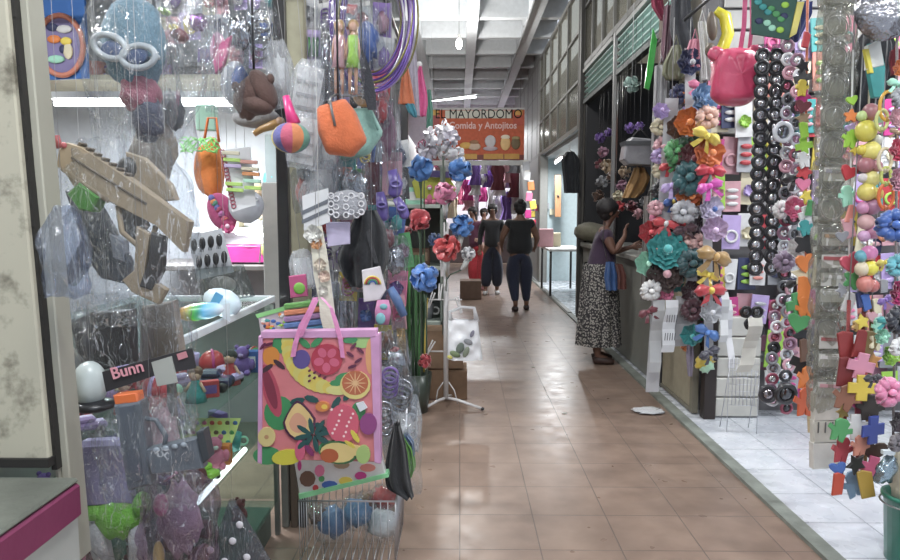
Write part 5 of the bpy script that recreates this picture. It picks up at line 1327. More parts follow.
for (px, py, a_) in ((431, 300, .35), (459, 305, -.3), (440, 292, .1), (430, 348, .5), (442, 268, 0)):
    f2 = Fr('clothes_peg', uniq('white peg clipped to the flower stand, ' + {431: 'at the left end of its upper arm', 459: 'at the right end of its upper arm', 440: 'just left of its pole', 430: 'on its lower arm', 442: 'near the pole top'}[px]), 'peg', px, py, 4.93, rot=(0, a_, 0))
    for sx in (-1, 1):
        b = MB(); b.box((sx * .007, 0, 0), (.01, .016, .12), (0, sx * .05, 0), .002); f2.add('jaw', b, M_WP)
# bouquets: tissue pompoms gathered on stalks
def bouquet(px, py, r, Y, c, label, seed, stem=True, zb=.25, stemc=(50, 74, 52)):
    f = Fr('artificial_flower', uniq(label), 'flower', px, py, Y, 'artificial flower heads around the stand'); R = r * f.s
    b = MB(); bloom(b, (0, 0, 0), R, 26, seed, .62); f.add('petals', b, satin(c))
    b = MB(); b.ell((0, 0, -.1 * R), R * .55, 10, 7); f.add('core', b, cloth(tuple(int(x * .8) for x in c)))
    if stem and px > 434:
        pc = P(446, 300, 4.97); dv = V((pc.x - f.o.location.x, 4.96 - Y, 0))
        b = MB(); b.tube([(0, 0, -R * .5), (dv.x * .15, dv.y * .3, -R * 1.4), (dv.x * .3, dv.y * .6, -R * 2.)], [.022, .018, .012], 8); f.add('sleeve', b, paint((190, 194, 190)))
        b = MB(); b.tube([(dv.x * .3, dv.y * .6, -R * 2.), (dv.x * .8, dv.y * .95, -R * 2.6), (dv.x, dv.y, -R * 3.4)], .005, 6); f.add('stem', b, cloth(stemc))
    elif stem:
        b = MB(); b.tube([(0, 0, -R * .5), (.005, .02, -R * 1.6), (.01, .05, zb - f.o.location.z)], [.02, .006, .006], 8); f.add('stem', b, cloth(stemc))
    return f
BL = (52, 112, 186); RD = (170, 44, 52)
bouquet(420, 168, 14, 4.9, BL, 'bright blue tissue flower, the left of the two at the top of the stand', 1)
bouquet(460, 170, 13, 4.9, BL, 'bright blue tissue flower, the right of the two at the top of the stand', 2)
bouquet(445, 193, 12.5, 4.75, (206, 110, 150), 'pink tissue flower between the blue and red ones', 3)
bouquet(419, 220, 12.5, 4.75, RD, 'red tissue flower above the blue one at the post', 4)
bouquet(462, 226, 13, 4.85, BL, 'blue tissue flower right above the red one on the pole top', 5)
bouquet(447, 248, 15, 4.7, (190, 52, 54), 'large red tissue flower on the pole top', 6)
bouquet(425, 278, 16, 4.6, (60, 112, 190), 'large blue tissue flower, lowest of the blue ones', 7)
bouquet(405, 232, 7, 4.95, (150, 54, 66), 'small dark red flower left of the red tissue flower', 8)
bouquet(435, 240, 8, 4.95, (48, 74, 120), 'dark blue flower behind the large red one', 9)
bouquet(468, 254, 8, 4.95, (200, 200, 204), 'small white flower right of the large red one', 10)
bouquet(425, 361, 8, 3.4, RD, 'small red cloth flower hanging low beside the wrapped trinkets', 11, stem=False)
bouquet(395, 352, 6, 2.95, RD, 'small red flower at the top right corner of the fruit tote', 12, stem=False)
# white-silver foliage spray
f = Fr('white_foliage', 'bushy white and silver artificial foliage spray over the blue flowers', 'foliage', 443, 144, 5.2)
s = f.s
for k in range(6):
    b = MB(); bloom(b, f.q([434, 450, 442, 428, 456, 444][k], [136, 138, 150, 150, 156, 128][k], (k % 3) * .04), 11 * s, 18, 20 + k, .5); f.add('leaf_spray', b, satin([(232, 230, 236), (216, 212, 224), (240, 240, 242), (190, 186, 198), (228, 228, 232), (240, 238, 244)][k]))
b = MB(); b.tube([f.q(443, 156), f.q(444, 190), (0, 0, .5 - f.o.location.z)], .008, 6); f.add('stem', b, cloth((80, 90, 76)))
f = Fr('magenta_flower', 'small magenta bloom left of the white foliage spray', 'flower', 424, 148, 5.4)
b = MB(); bloom(b, (0, 0, 0), 9 * f.s, 18, 33, .6); f.add('petals', b, satin((150, 50, 96))); b = MB(); b.tube([(0, 0, 0), (0, .02, .5 - f.o.location.z)], .005, 6); f.add('stem', b, cloth((70, 90, 60)))
f = Fr('flower_bucket', 'tall green stems wrapped together standing beside the aisle under the flowers', 'stems', 414, 400, 4.9)
gz = -f.o.location.z
for k in range(6):
    b = MB(); b.tube([(-.05 + k * .022, (k % 2) * .04, gz + .25), (-.06 + k * .026, (k % 3) * .03, gz + .7), (-.05 + k * .024, 0, gz + 1.12)], .012, 7); f.add('stem', b, cloth([(46, 96, 46), (60, 120, 56), (40, 76, 44)][k % 3]))
b = MB(); b.lathe([(0, 0), (.1, 0), (.13, .28), (.12, .28), (.09, .02), (0, .02)], (0, 0, gz + .001), 18); f.add('bucket', b, plastic((48, 60, 52)))
f = Fr('yellow_rod', 'thin yellow rod leaning by the cardboard box', 'rod', 427, 330, 4.9)
b = MB(); b.tube([f.q(424, 372), f.q(427, 300)], .008, 6); f.add('rod_body', b, plastic((190, 160, 60))); b = MB(); b.ell(f.q(427, 299), .011, 8, 6); f.add('cap', b, plastic((170, 140, 50)))
# cardboard box and crates
def carton(x0, x1, y0, y1, z0, z1, c, label, name='cardboard_box'):
    t = thing(name, label, 'box', ((x0 + x1) / 2, (y0 + y1) / 2, z0)); w, d, h = (x1 - x0) / 2, (y1 - y0) / 2, z1 - z0
    b = MB(); b.b2((-w, -d, 0), (w, d, h), .003); b.build('box_body', mat(c, .75, var=.12), t)
    for sx in (-1, 1):
        b = MB(); b.box((sx * w * .5, 0, h + .004), (w * .98, d * 1.98, .004), (0, sx * .02, 0)); b.build('flap', mat(tuple(int(k * 1.08) for k in c), .75), t)
    return t
a = P(426, 404, 5.25); c = P(467, 404, 5.25)
carton(a.x, c.x, 5.2, 5.5, .003, .22, (122, 92, 66), 'brown cardboard box on the floor just behind the stand, the lower one')
carton(a.x - .02, c.x - .03, 5.22, 5.5, .236, .52, (134, 104, 78), 'brown cardboard box stacked on the lower one behind the stand')
a = P(460, 298, 11.4); c = P(481, 298, 11.4)
carton(a.x, c.x, 11.3, 11.7, .003, .3, (108, 84, 70), 'brown carton on the floor by the woman in red trousers')
# white bag hanging from the stand
f = Fr('white_shopping_bag', 'white plastic shopping bag with leafy print hanging on the stand', 'bag', 463, 308, 4.85)
s = f.s
b = MB()
def wb(u, v):
    a_ = 2 * PI * u; w = (15 + 3 * v) * s; x = w * math.copysign(abs(math.cos(a_)) ** .7, math.cos(a_)); y = .045 * math.sin(a_) * (.5 + v) + .02 * noise.noise(V((x * 22, v * 5, 2)))
    return V((x + 2 * s * v, y, -(12 + 40 * v) * s + .01 * noise.noise(V((x * 30, 3, v * 4)))))
b.grid(wb, 40, 18, True); f.add('bag_body', b, mat((226, 228, 232), .3, bump=.3, bs=30, coat=.3))
b = MB(); b.tube([f.q(451, 324), f.q(450, 312), f.q(462, 307), f.q(474, 308), f.q(477, 322)], [.02, .012, .01, .012, .02], 8, flat=.3); f.add('handle', b, mat((206, 208, 212), .3))
b = MB()
for (px, py, rx, rz, c_) in ((455, 352, 6, 3, (110, 130, 90)), (460, 346, 4, 6, (96, 110, 100)), (468, 340, 5, 3, (126, 130, 136)), (450, 355, 3, 2, (196, 190, 90)), (466, 350, 3, 6, (120, 130, 110)), (472, 332, 2, 4, (130, 130, 150))): b.use(paint(c_)).ell(f.q(px, py, -.072), (rx * s, .006, rz * s), 9, 5, (0, .4, 0))
f.add('leaf_print', b)
# litter
f = Fr('crumpled_bag', 'flat crumpled clear bag lying on the aisle floor near the right kerb', 'litter', 648, 414, 4.9)
f.o.location.z = .012
b = MB(); b.ell((0, 0, 0), (.11, .09, .01), 22, 8, None, crumple(1, 3, .3)); f.add('bag_body', b, film((226, 228, 232), 5.)); b = MB(); b.tube([(.05, -.02, .006), (.09, .02, .01), (.1, .06, .006)], .004, 6); f.add('handle', b, film((230, 230, 230), .5))
for k, (px, py, l) in enumerate(((533, 369, 'tiny white paper scrap on the aisle floor, the farther one'), (564, 417, 'tiny white paper scrap on the aisle floor, the nearer one'), (625, 370, 'small pale scrap by the woman in the patterned skirt'))):
    Y = 1.42 * 700 / (py - 212); p = P(px, py, Y); p.z = .004
    b = MB(); b.ell((0, 0, 0), (.022 + .02 * (k == 2), .014, .003), 8, 5, None, crumple(1, k, .4)); tag(b.build('paper_scrap', paper((214, 212, 206)), None, p), l, 'litter')

# shelf with goods behind the flowers
t = thing('display_shelf', 'pale green-white display shelf behind the artificial flowers', 'shelf', (-.55, 5.9, 0))
for z in (.5, .95, 1.45): b = MB(); b.b2((-.3, -.25, z), (.42, .25, z + .03), .003); b.build('shelf_board', paint((168, 180, 170)), t)
for x in (-.29, .41):
    b = MB(); b.b2((x - .02, -.25, 0), (x + .02, .25, 1.78), .002); b.build('side_panel', paint((120, 132, 122)), t)
b = MB(); b.b2((-.3, .23, .1), (.42, .25, 1.78)); b.build('back_panel', paint((90, 96, 92)), t)
f = Fr('yellow_sign', 'yellow and purple rounded sign behind the blue flowers', 'sign', 432, 182, 5.8)
b = MB(); b.prism(f.xz([(412, 182), (420, 174), (448, 176), (456, 188), (452, 200), (416, 198)]), -.01, .01, .003); f.add('sign_board', b, paint((176, 178, 60)))
b = MB(); b.prism(f.xz([(426, 170), (452, 172), (452, 178), (428, 177)]), -.02, -.011, .002); f.add('purple_strip', b, paint((84, 70, 130))); cord_up(f, 432, 176, 2.9)
for k, (x, z, nm, c_, kk) in enumerate(((-.2, 1.481, 'teal', 'teal', 'cup'), (-.02, 1.481, 'white', 'cream', 'box'), (.18, 1.481, 'mint', 'white', 'box'), (.3, 1.481, 'pink', 'white', 'plush'), (-.2, .981, 'navy', 'silver', 'box'), (0, .981, 'purple', 'white', 'plush'), (.22, .981, 'brown', 'tan', 'box'), (-.15, .531, 'black', 'grey', 'box'), (.1, .531, 'green', 'black', 'box'), (.27, .531, 'grey', 'white', 'cup'))):
    o = toy_blob(kk, k, .1, CN[nm], CN[c_]).build(KN[kk][0], None, None, (-.55 + x, 5.83, z)); tag(o, uniq(f'{nm} {KN[kk][1]} on the {"top" if z > 1.4 else "middle" if z > .9 else "lowest"} board of the shelf behind the flowers'), 'toy', 'goods behind the flowers')

# ================================================================ FAR END
rg = random.Random(77)
fc = ['pink', 'white', 'lilac', 'mauve', 'rose', 'white', 'maroon', 'white', 'silver', 'purple', 'rose', 'cream', 'magenta', 'white', 'grey']
where = {0: 'top row', 1: 'middle row', 2: 'lower row'}
for row in range(3):
    for i in range(15):
        px = 430 + i * 7.6 + rg.uniform(-1, 1); py = 156 + row * 17 + rg.uniform(-9, 7); c_ = fc[(i * 4 + row * 7) % 15]
        f = Fr('hanging_garment', uniq(f'{c_} garment, {ORD[i].replace("topmost", "first")} along the {where[row]} of clothes at the far end'), 'garment', px, py, 19 + row * .25 + rg.uniform(-.1, .1), 'clothes hanging at the far end')
        w = rg.uniform(3.6, 8); L_ = rg.uniform(.6, 1.3); b = drape(f, [(px - w * .6, px + w * .6, py), (px - w, px + w, py + 6 * L_), (px - w * .5, px + w * .8, py + 14 * L_), (px - w * 1.1, px + w, py + 22 * L_)], .05, i + row); f.add('cloth_body', b, cloth(CN[c_]))
        b = MB(); b.tube([f.q(px - w * .6, py + 1), f.q(px, py - 2), f.q(px + w * .6, py + 1)], .012, 5); f.add('hanger', b, M_WP)
rail([(-1.19, 19.1, 3.12), (2.4, 19.1, 3.12)], 'steel clothes rail across the far end of the aisle', .02)
rail([(-1.19, 19.35, 2.45), (2.4, 19.35, 2.45)], 'second steel clothes rail lower at the far end of the aisle', .02)
for i, (px, py, c_) in enumerate(((527, 176, 'white'), (531, 186, 'orange'), (529, 197, 'pink'), (533, 205, 'yellow'), (528, 214, 'magenta'), (532, 224, 'red'), (530, 234, 'tan'), (526, 166, 'silver'))):
    f = Fr('toy_pack', uniq(f'{c_} packet, {ORD[i]} listed down the strand at the far right corner').replace('listed ', ''), 'packet', px, py, 14.0, 'packets hanging at the far corner'); s = f.s
    b = MB(); b.box((0, 0, 0), (.13, .04, .17), (0, rg.uniform(-.3, .3), 0), .01); f.add('packet_body', b, mat(CN[c_], .35)); b = MB(); b.box((0, -.0, .1), (.1, .02, .03)); f.add('header', b, paper((200, 196, 190)))
# far cartons / goods low at left beyond the flowers
carton(-.9, -.3, 12.6, 13.2, .003, .7, (120, 110, 104), 'grey-brown carton at the far left of the aisle, beyond the people')
b = MB(); b.b2((-.9, 19.6, 0), (1.55, 20.1, .95), .01); tag(b.build('far_counter', paint((110, 96, 100))), 'long low counter below the clothes at the far end', 'counter')

# shop three: table, goods
t = thing('folding_table', 'white table with thin legs outside the pale blue shop', 'table', (1.68, 12.0, .036))
b = MB(); b.b2((-.22, -.55, .74), (.36, .75, .78), .006); b.build('table_top', paint((214, 216, 214)), t)
for (x, y) in ((-.19, -.5), (.33, -.5), (-.19, .7), (.33, .7)):
    b = MB(); b.cyl((x, y, 0), (x, y, .74), .02, n=8); b.build('leg', M_DK, t)
for i, (px, py, w, h, c_, lab) in enumerate(((546, 236, 14, 18, 'rose', 'rosy printed pack standing on the white table'), (556, 238, 9, 14, 'cream', 'cream pack standing on the white table, beside the rosy one'), (538, 238, 6, 12, 'salmon', 'salmon pack at the aisle end of the white table'))):
    p = P(px, py, 12.2 + i * .1); p.z = .817; b = MB(); b.box((0, 0, h * .0174 / 2), (w * .0174, .12, h * .0174), None, .01).use(paper(CN[c_])); 
    tag(b.build('goods_pack', paper(CN[c_]), None, p), lab, 'packet')
for i, (px, py, c_) in enumerate(((533, 214, 'yellow'), (537, 208, 'pink'), (534, 222, 'magenta'), (541, 200, 'white'), (547, 206, 'silver'), (545, 216, 'rose'), (552, 212, 'cream'))):
    f = Fr('price_note', uniq(f'{c_} paper note among those on the wall panel in the pale blue shop'), 'note', px, py, 14.3); b = MB(); b.box((0, 0, 0), (.09, .01, .12), None, .002); f.add('paper', b, paper(CN[c_])); b = MB(); b.cyl((0, -.008, .045), (0, -.002, .045), .008, n=8); f.add('pin', b, plastic(CN['red']))
f = Fr('wooden_door_leaf', 'narrow orange-brown board standing inside the pale blue shop', 'board', 557, 200, 13.6)
b = MB(); b.prism(f.xz([(555, 175), (561, 175), (561, 217), (555, 217)]), 0, .05, .004); f.add('board', b, mat((160, 110, 70), .6)); b = MB(); b.cyl(f.q(558, 196, -.03), f.q(558, 196, 0), .02, n=8); f.add('knob', b, M_DK)
f = Fr('dark_jacket', 'black jacket hanging at the pier corner above the aisle', 'jacket', 570, 152, 9.25)
f.add('jacket_body', drape(f, [(566, 574, 152), (561, 580, 160), (563, 579, 176), (564, 580, 193)], .07, 12), cloth((24, 28, 34)))
b = MB(); b.tube([f.q(563, 157), f.q(570, 150), f.q(578, 157)], .01, 6); b.tube([f.q(570, 150), f.q(570, 144)], .006, 6); f.add('hanger', b, M_WP)
f = Fr('goods_sack', 'olive grey cloth bundle on the counter top beside the pier', 'bundle', 584, 236, 8.9)
b = MB(); b.ell(f.q(584, 236), (19 * f.s, .22, 10 * f.s), 18, 10, (0, .1, 0), crumple(1, 3, .2)); f.add('bundle_body', b, cloth((116, 112, 92)))
b = MB()
for k in range(6): b.ell(f.q(590 + k * 3, 240 + (k % 3) * 3, -.2), (.05, .03, .04), 8, 6)
f.add('yellow_fringe', b, cloth((160, 150, 70))); f.o.location.x += .12; f.o.location.z = 1.16

# stall two: goods in its dark opening
def hang_sack(name, label, pts, Y, c, cy0, m=None, d=.06, seed=0):
    f = Fr(name, label, 'bag', (pts[0][0] + pts[0][1]) / 2, pts[0][2], Y); f.add('bag_body', drape(f, pts, d, seed), m or cloth(c))
    b = MB(); x = f.q((pts[0][0] + pts[0][1]) / 2, pts[0][2]); b.tube([x + V((-.02, 0, -.01)), x + V((0, 0, .07)), x + V((.02, 0, -.01))], .005, 6); f.add('loop', b, m or cloth(c)); return f
f = Fr('grey_toiletry_bag', 'boxy grey quilted bag hanging in the dark stall opening', 'bag', 640, 140, 5.7)
s = f.s
b = MB(); b.prism(f.xz([(624, 143), (630, 138), (652, 140), (657, 148), (654, 166), (626, 165), (621, 160)]), -.08, .08, .012); f.add('bag_body', b, mat((138, 138, 144), .35, bump=.3, coat=.2))
b = MB(); b.prism(f.xz([(622, 142), (654, 142), (656, 146), (623, 146)]), -.09, .09, .004); f.add('zip_band', b, mat((74, 76, 80), .5)); b = MB(); b.tube([f.q(630, 140), f.q(640, 128), f.q(650, 140)], .006, 6); f.add('handle', b, M_DK)
hang_sack('tan_bag', 'tan cloth bag slung below the grey quilted bag', [(634, 644, 168), (630, 650, 178), (624, 644, 192), (622, 636, 198)], 5.8, (150, 110, 60), 0, seed=3)
f = Fr('green_feather', 'bright green long leaf-shaped ornament before the shutter', 'ornament', 652, 30, 5.3)
b = MB(); b.prism(f.xz([(653, 28), (657, 40), (653, 70), (649, 90), (644, 88), (648, 60)]), -.008, .008, .003); f.add('leaf_body', b, plastic((50, 176, 60))); cord_up(f, 653, 30, 2.95 + .3)
f = Fr('pale_ornament', 'mint coloured leafy ornament inside the dark stall opening', 'ornament', 632, 84, 6.2)
b = MB(); bloom(b, (0, 0, 0), 9 * f.s, 14, 3, .6); f.add('leaves', b, satin((130, 160, 152))); cord_up(f, 632, 84, 3.2, r=.003)
for i, (px, py, c_, r, Y) in enumerate(((600, 138, 'purple', 6, 8.4), (609, 132, 'purple', 5, 8.2), (630, 128, 'purple', 6, 7), (640, 126, 'purple', 5, 6.6), (603, 152, 'mauve', 6, 8.2), (607, 166, 'tan', 8, 8), (600, 164, 'maroon', 6, 8.3), (614, 178, 'brown', 8, 7.6), (602, 182, 'grey', 7, 8.4), (625, 172, 'tan', 7, 6.8), (623, 186, 'mauve', 7, 6.8), (598, 196, 'brown', 7, 8.6), (618, 196, 'cream', 6, 7.2), (620, 206, 'red', 6, 6.9), (632, 206, 'maroon', 7, 6.3), (638, 214, 'rose', 6, 6.2), (646, 202, 'grey', 7, 5.9))):
    f = Fr('fabric_flower', uniq(f'{c_} cloth flower {["beside the thin grey post","next to the dark upright","left of the grey quilted bag","over the grey quilted bag","under the purple one by the post","low by the thin grey post","at the pier side","beneath the tan one by the post","deep by the pier","under the mint ornament","below the tan slung bag","above the woman in the patterned skirt","beside her head","in front of her face","beside the grey post foot of goods","under the tan slung bag","at the hair strand edge"][i]}'), 'flower', px, py, Y, 'cloth flowers in the dark stall'); b = MB(); bloom(b, (0, 0, 0), r * f.s, 16, i, .6); f.add('petals', b, satin(CN[c_])); b = MB(); b.ell((0, 0, 0), r * f.s * .4, 8, 6); f.add('core', b, cloth(CN[c_]))
    cord_up(f, px, py, 3.1, M_BLACK, .002)
f = Fr('goods_pouch', 'clear pouch of candy-coloured bits on the counter the woman leans on', 'packet', 634, 232, 6.1)
s = f.s; b = MB()
for k in range(14): b.use(plastic(CN[['red', 'white', 'yellow', 'green', 'pink', 'salmon'][k % 6]])).ell(V(((k % 4 - 1.5) * .045, (k % 3) * .03, (k // 4) * .045 + .02)), .024, 8, 6)
f.add('sweets', b); b = MB(); b.tube([(0, 0, .18), (0, 0, .24)], [.05, .02], 8); f.add('twist', b, film()); f.o.location.x = 1.75; f.o.location.z = 1.035

# ================================================================ HAIR ACCESSORY STALL
# prototypes
_b = MB(); ruffle(_b, .05, 4, 6, 3)
PB = thing('hair_bow', 'x', 'hair bow', (0, 0, 0)); _b.build('ruffle', satin((100, 100, 100)), PB)
_b = MB(); _b.ell((0, -.045, 0), (.012, .01, .012), 9, 6); _b.build('centre', satin((100, 100, 100)), PB)
PB2 = thing('hair_bow', 'x', 'hair bow', (0, 0, 0)); _b = MB(); _n = 56
_b.tube([V((math.cos(2 * PI * i / _n) * .03, -.01 + .004 * math.sin(9 * 2 * PI * i / _n), math.sin(2 * PI * i / _n) * .03)) for i in range(_n)], [.017 + .005 * math.sin(14 * 2 * PI * i / _n) + .003 * math.sin(5 * i) for i in range(_n)], 10, True)
_b.ell((0, -.002, 0), (.024, .012, .024), 12, 8, None, crumple(1, 3, .3)); _b.build('ruffle', satin((100, 100, 100)), PB2)
_b = MB(); _b.ell((0, -.03, 0), (.014, .014, .012), 9, 6); _b.build('centre', satin((100, 100, 100)), PB2)
PB3 = thing('hair_bow', 'x', 'hair bow', (0, 0, 0))
for sx in (-1, 1):
    _b = MB()
    _b.ell((sx * .028, -.01, .002), (.027, .02, .02), 14, 9, (0, sx * .25, 0), lambda d: 1 + .12 * math.sin(7 * d.z))
    _b.build('ruffle', satin((100, 100, 100)), PB3)
_b = MB(); _b.ell((0, -.014, 0), (.011, .02, .013), 10, 7); _b.build('centre', satin((100, 100, 100)), PB3)
for sx in (-1, 1):
    _b = MB(); _b.ribbon([(sx * .006, -.008, -.005), (sx * .018, -.014, -.03), (sx * .03, -.01, -.052)], [.012, .018, .02], .0015, (1, 0, -.3)); _b.build('tail', satin((100, 100, 100)), PB3)
used = set()
def bow(px, py, r, Y, c, label, c2=None, kind=None, group='hair bows on the aisle strands'):
    pr = kind or RG.choice((PB, PB2, PB3)); col = CN[c] if isinstance(c, str) else c
    k2 = CN[c2] if isinstance(c2, str) else (c2 or tuple(min(255, int(x * 1.12 + 8)) for x in col))
    mm = {'ruffle': satin(col), 'centre': satin(k2), 'tail': satin(col)}
    if pr not in used:
        used.add(pr); o = pr
        for ch in [x for x in COL.objects if x.parent == pr]:
            ch.material_slots[0].link = 'OBJECT'; ch.material_slots[0].material = mm[ch.name.split('.')[0]]
        o.location = P(px, py, Y); o['label'] = label; o['group'] = group; o.scale = (r * Y / FPX / .05,) * 3; o.rotation_euler = (RG.uniform(-.2, .2), RG.uniform(-.5, .5), RG.uniform(-.3, .3))
        return o
    return dup(pr, P(px, py, Y), (RG.uniform(-.2, .2), RG.uniform(-.5, .5), RG.uniform(-.3, .3)), label, group, r * Y / FPX / .05, mm)
ST = [  # the three strands of bows: (strand, px, py, radius px, colour, colour2)
 ('aisle', [(660, 112, 6, 'lilac'), (676, 127, 8, 'brown'), (674, 152, 9, 'green'), (668, 166, 7, 'red'), (675, 167, 6, 'green'), (672, 186, 8, 'lilac'), (672, 201, 7, 'blue', 'yellow'), (666, 224, 9, 'red', 'white'), (655, 208, 6, 'rose'), (648, 232, 8, 'red'), (656, 250, 6, 'salmon'), (666, 251, 14, 'teal'), (646, 264, 9, 'mint'), (664, 275, 13, (70, 54, 52), 'rose'), (657, 294, 5, 'pink'), (667, 294, 5, 'pink'), (650, 290, 8, 'white'), (648, 312, 7, 'maroon')]),
 ('middle', [(688, 62, 9, 'navy', 'silver'), (698, 88, 8, 'pink'), (688, 122, 10, 'orange'), (688, 140, 9, (30, 70, 46)), (690, 157, 11, 'maroon'), (690, 178, 13, (30, 84, 90)), (686, 196, 10, 'orange'), (701, 196, 8, (196, 84, 40)), (683, 212, 9, 'silver'), (699, 212, 8, 'silver'), (685, 229, 8, (66, 36, 48)), (698, 227, 8, (56, 34, 50)), (685, 243, 9, (212, 170, 164)), (698, 243, 8, (206, 160, 156)), (690, 263, 11, (30, 70, 76)), (690, 290, 8, (60, 30, 40)), (692, 310, 9, (74, 34, 46)), (691, 334, 8, 'teal')]),
 ('inner', [(702, 101, 11, (90, 130, 176)), (706, 118, 9, (212, 166, 146)), (706, 136, 10, 'yellow'), (707, 152, 11, (232, 120, 60)), (710, 171, 10, (196, 44, 62)), (709, 187, 9, (206, 66, 170)), (709, 208, 9, (206, 196, 222), 'blue'), (714, 228, 9, (196, 166, 204)), (712, 256, 13, (166, 128, 70)), (708, 275, 8, 'yellow'), (709, 291, 11, (186, 46, 56), 'yellow'), (709, 312, 8, 'silver'), (707, 332, 9, (64, 112, 186)), (708, 352, 8, (46, 44, 60))]),
]
extra = {'aisle': 4.75, 'middle': 4.7, 'inner': 4.55}
for nm, lst in ST:
    lst.sort(key=lambda t: t[1]); Y = extra[nm]
    x_ = {'aisle': (672, 652), 'middle': (690, 692), 'inner': (706, 709)}[nm]; y0_, y1_ = lst[0][1] - 14, {'aisle': 392, 'middle': 340, 'inner': 366}[nm]
    f = Fr('strand_strip', f'long pale strip that carries the {nm} strand of hair bows', 'strip', x_[0], y0_, Y + .045)
    b = MB(); b.ribbon([f.q(x_[0], y0_), f.q((x_[0] + x_[1]) / 2, (y0_ + y1_) / 2), f.q(x_[1], y1_)], {'aisle': .09, 'middle': .07, 'inner': .06}[nm], .003, (1, 0, 0)); f.add('strip', b, paper((178, 178, 182))); cord_up(f, x_[0], y0_ + 1, 2.7, r=.003)
    for i, t_ in enumerate(lst):
        px, py, r, c_ = t_[:4]; c2 = t_[4] if len(t_) > 4 else None
        cn = c_ if isinstance(c_, str) else min(CN, key=lambda k: sum((CN[k][j] - c_[j]) ** 2 for j in range(3)))
        bow(px, py, r * 1.36, Y - (i % 3) * .03, c_, uniq(f'{cn} hair bow, {ORD[i]} from the top of the {nm} strand'.replace('topmost from the top of', 'topmost on')), c2)
# softer puffs filling the strands from behind
rg = random.Random(61)
pf = ['rose', 'maroon', 'white', 'teal', 'lilac', 'brown', 'grey', 'red', 'navy', 'pink', 'cream', 'green', 'mauve', 'silver', 'orange', 'black']
for row in range(17):
    for i in range(4):
        px = 661 + i * 15 + rg.uniform(-4, 4); py = 96 + row * 15.5 + rg.uniform(-4, 4)
        if row > 12 and i in (0, 1): continue
        if row < 2 and i == 0: continue
        c_ = pf[(row * 5 + i * 7 + rg.randint(0, 1)) % 16]
        bow(px, py, rg.uniform(8, 10.5), 4.86 + rg.uniform(-.02, .05), c_, uniq(f'{c_} ruffled scrunchie, {ORD[row]} row down and {["first", "second", "third", "fourth"][i]} across behind the bow strands'.replace('topmost row down', 'topmost row')), None, PB2 if rg.random() < .7 else PB, 'ruffled scrunchies behind the bow strands')
# paper tags and strips below the bows
def strip(px0, py0, px1, py1, w, Y, c, label, name='paper_strip', m=None, curl=0.):
    f = Fr(name, label, 'strip', px0, py0, Y); n = 7
    pts = [f.q(px0 + (px1 - px0) * t / n + curl * math.sin(PI * t / n), py0 + (py1 - py0) * t / n, -.02 * math.sin(t * 1.3)) for t in range(n + 1)]
    b = MB(); b.ribbon(pts, w * f.s, .002, (1, .1, 0)); f.add('strip_body', b, m or paper(c)); return f
strip(659, 300, 654, 372, 12, 4.68, (188, 190, 192), 'long pale strip hanging lowest at the aisle side of the bows')
f = strip(672, 300, 667, 352, 13, 4.6, (212, 214, 218), 'white label strip with barcodes below the brown bow')
b = MB()
for k in range(2):
    for j in range(5): b.box(f.q(664 + j * 2.4 + (2 if k == 0 else 0), 318 + k * 18, -.026), (.0045, .001, .05), (0, .08, 0))
f.add('barcode', b, paper((90, 92, 96)))
strip(684, 296, 682, 346, 17, 4.72, (158, 158, 162), 'grey card strip between the barcode labels and the teal bow')
strip(724, 292, 722, 342, 8, 4.5, (196, 198, 200), 'thin white tag strip right of the blue bow', curl=2)
strip(728, 300, 731, 368, 7, 4.55, (206, 206, 210), 'narrow white strip with a yellow mark near the wire grid')
f = strip(755, 318, 742, 372, 15, 3.9, (214, 212, 202), 'broad blank cream paper strip curling before the wire grid', curl=3)
f = Fr('yellow_ribbon', 'yellow and mint ribbon tuft tied to the short dark post', 'ribbon', 702, 364, 4.6)
b = MB(); b.ell(f.q(704, 362), (10 * f.s, .03, 7 * f.s), 14, 9, (0, -.5, 0), crumple(1, 4, .35)); f.add('tuft', b, satin((206, 176, 50))); b = MB(); b.ell(f.q(706, 366, -.02), (8 * f.s, .02, 5 * f.s), 12, 8, (0, -.7, 0), crumple(1, 5, .35)); f.add('mint_tail', b, satin((160, 206, 170)))
cord_up(f, 704, 360, 1.3)
f = Fr('mauve_scarf', 'thin mauve scarf hanging beside the tan board panel', 'scarf', 690, 345, 4.72)
f.add('scarf_body', drape(f, [(687, 693, 344), (686, 694, 356), (688, 692, 376)], .015, 3), cloth((130, 120, 140)))

# top: pink bag, yellow helmet pack, board etc
f = Fr('pink_plush_bag', 'large glossy pink bag with ears hanging by pink straps', 'bag', 735, 45, 3.95)
s = f.s
def pk(u, v):
    a_ = 2 * PI * u; r = math.sin(PI * v); r = r ** .35 if r > 0 else 0
    ca, sa = math.cos(a_), math.sin(a_); x = math.copysign(abs(ca) ** .6, ca) * 22 * s * r; z = math.copysign(abs(sa) ** .6, sa) * 27 * s * r
    k = noise.noise(V((x * 16, v * 3, z * 16)))
    return f.q(735, 77) + V((x * (1 + .06 * k), -math.cos(PI * v) * .09 + .02 * k, z * (1 + .05 * k)))
b = MB(); b.grid(pk, 44, 18, True); f.add('bag_body', b, mat((216, 64, 104), .28, bump=.35, bs=24, coat=.6))
for (ex, ey) in ((716, 54), (755, 52)): b = MB(); b.ell(f.q(ex, ey), (8 * s, .04, 7 * s), 12, 8, None, crumple(1, ex, .2)); f.add('ear', b, mat((220, 80, 116), .28, bump=.35, bs=24, coat=.6))
b = MB(); b.ribbon([f.q(740, 52), f.q(744, 26), f.q(746, -20)], .025, .003); b.ribbon([f.q(749, 52), f.q(752, 26), f.q(751, -20)], .02, .003); f.add('strap', b, satin((226, 90, 140)))
f = Fr('yellow_pack', 'bright yellow padded strap toy with dark insert above the pink bag', 'toy', 720, 30, 4.3)
s = f.s
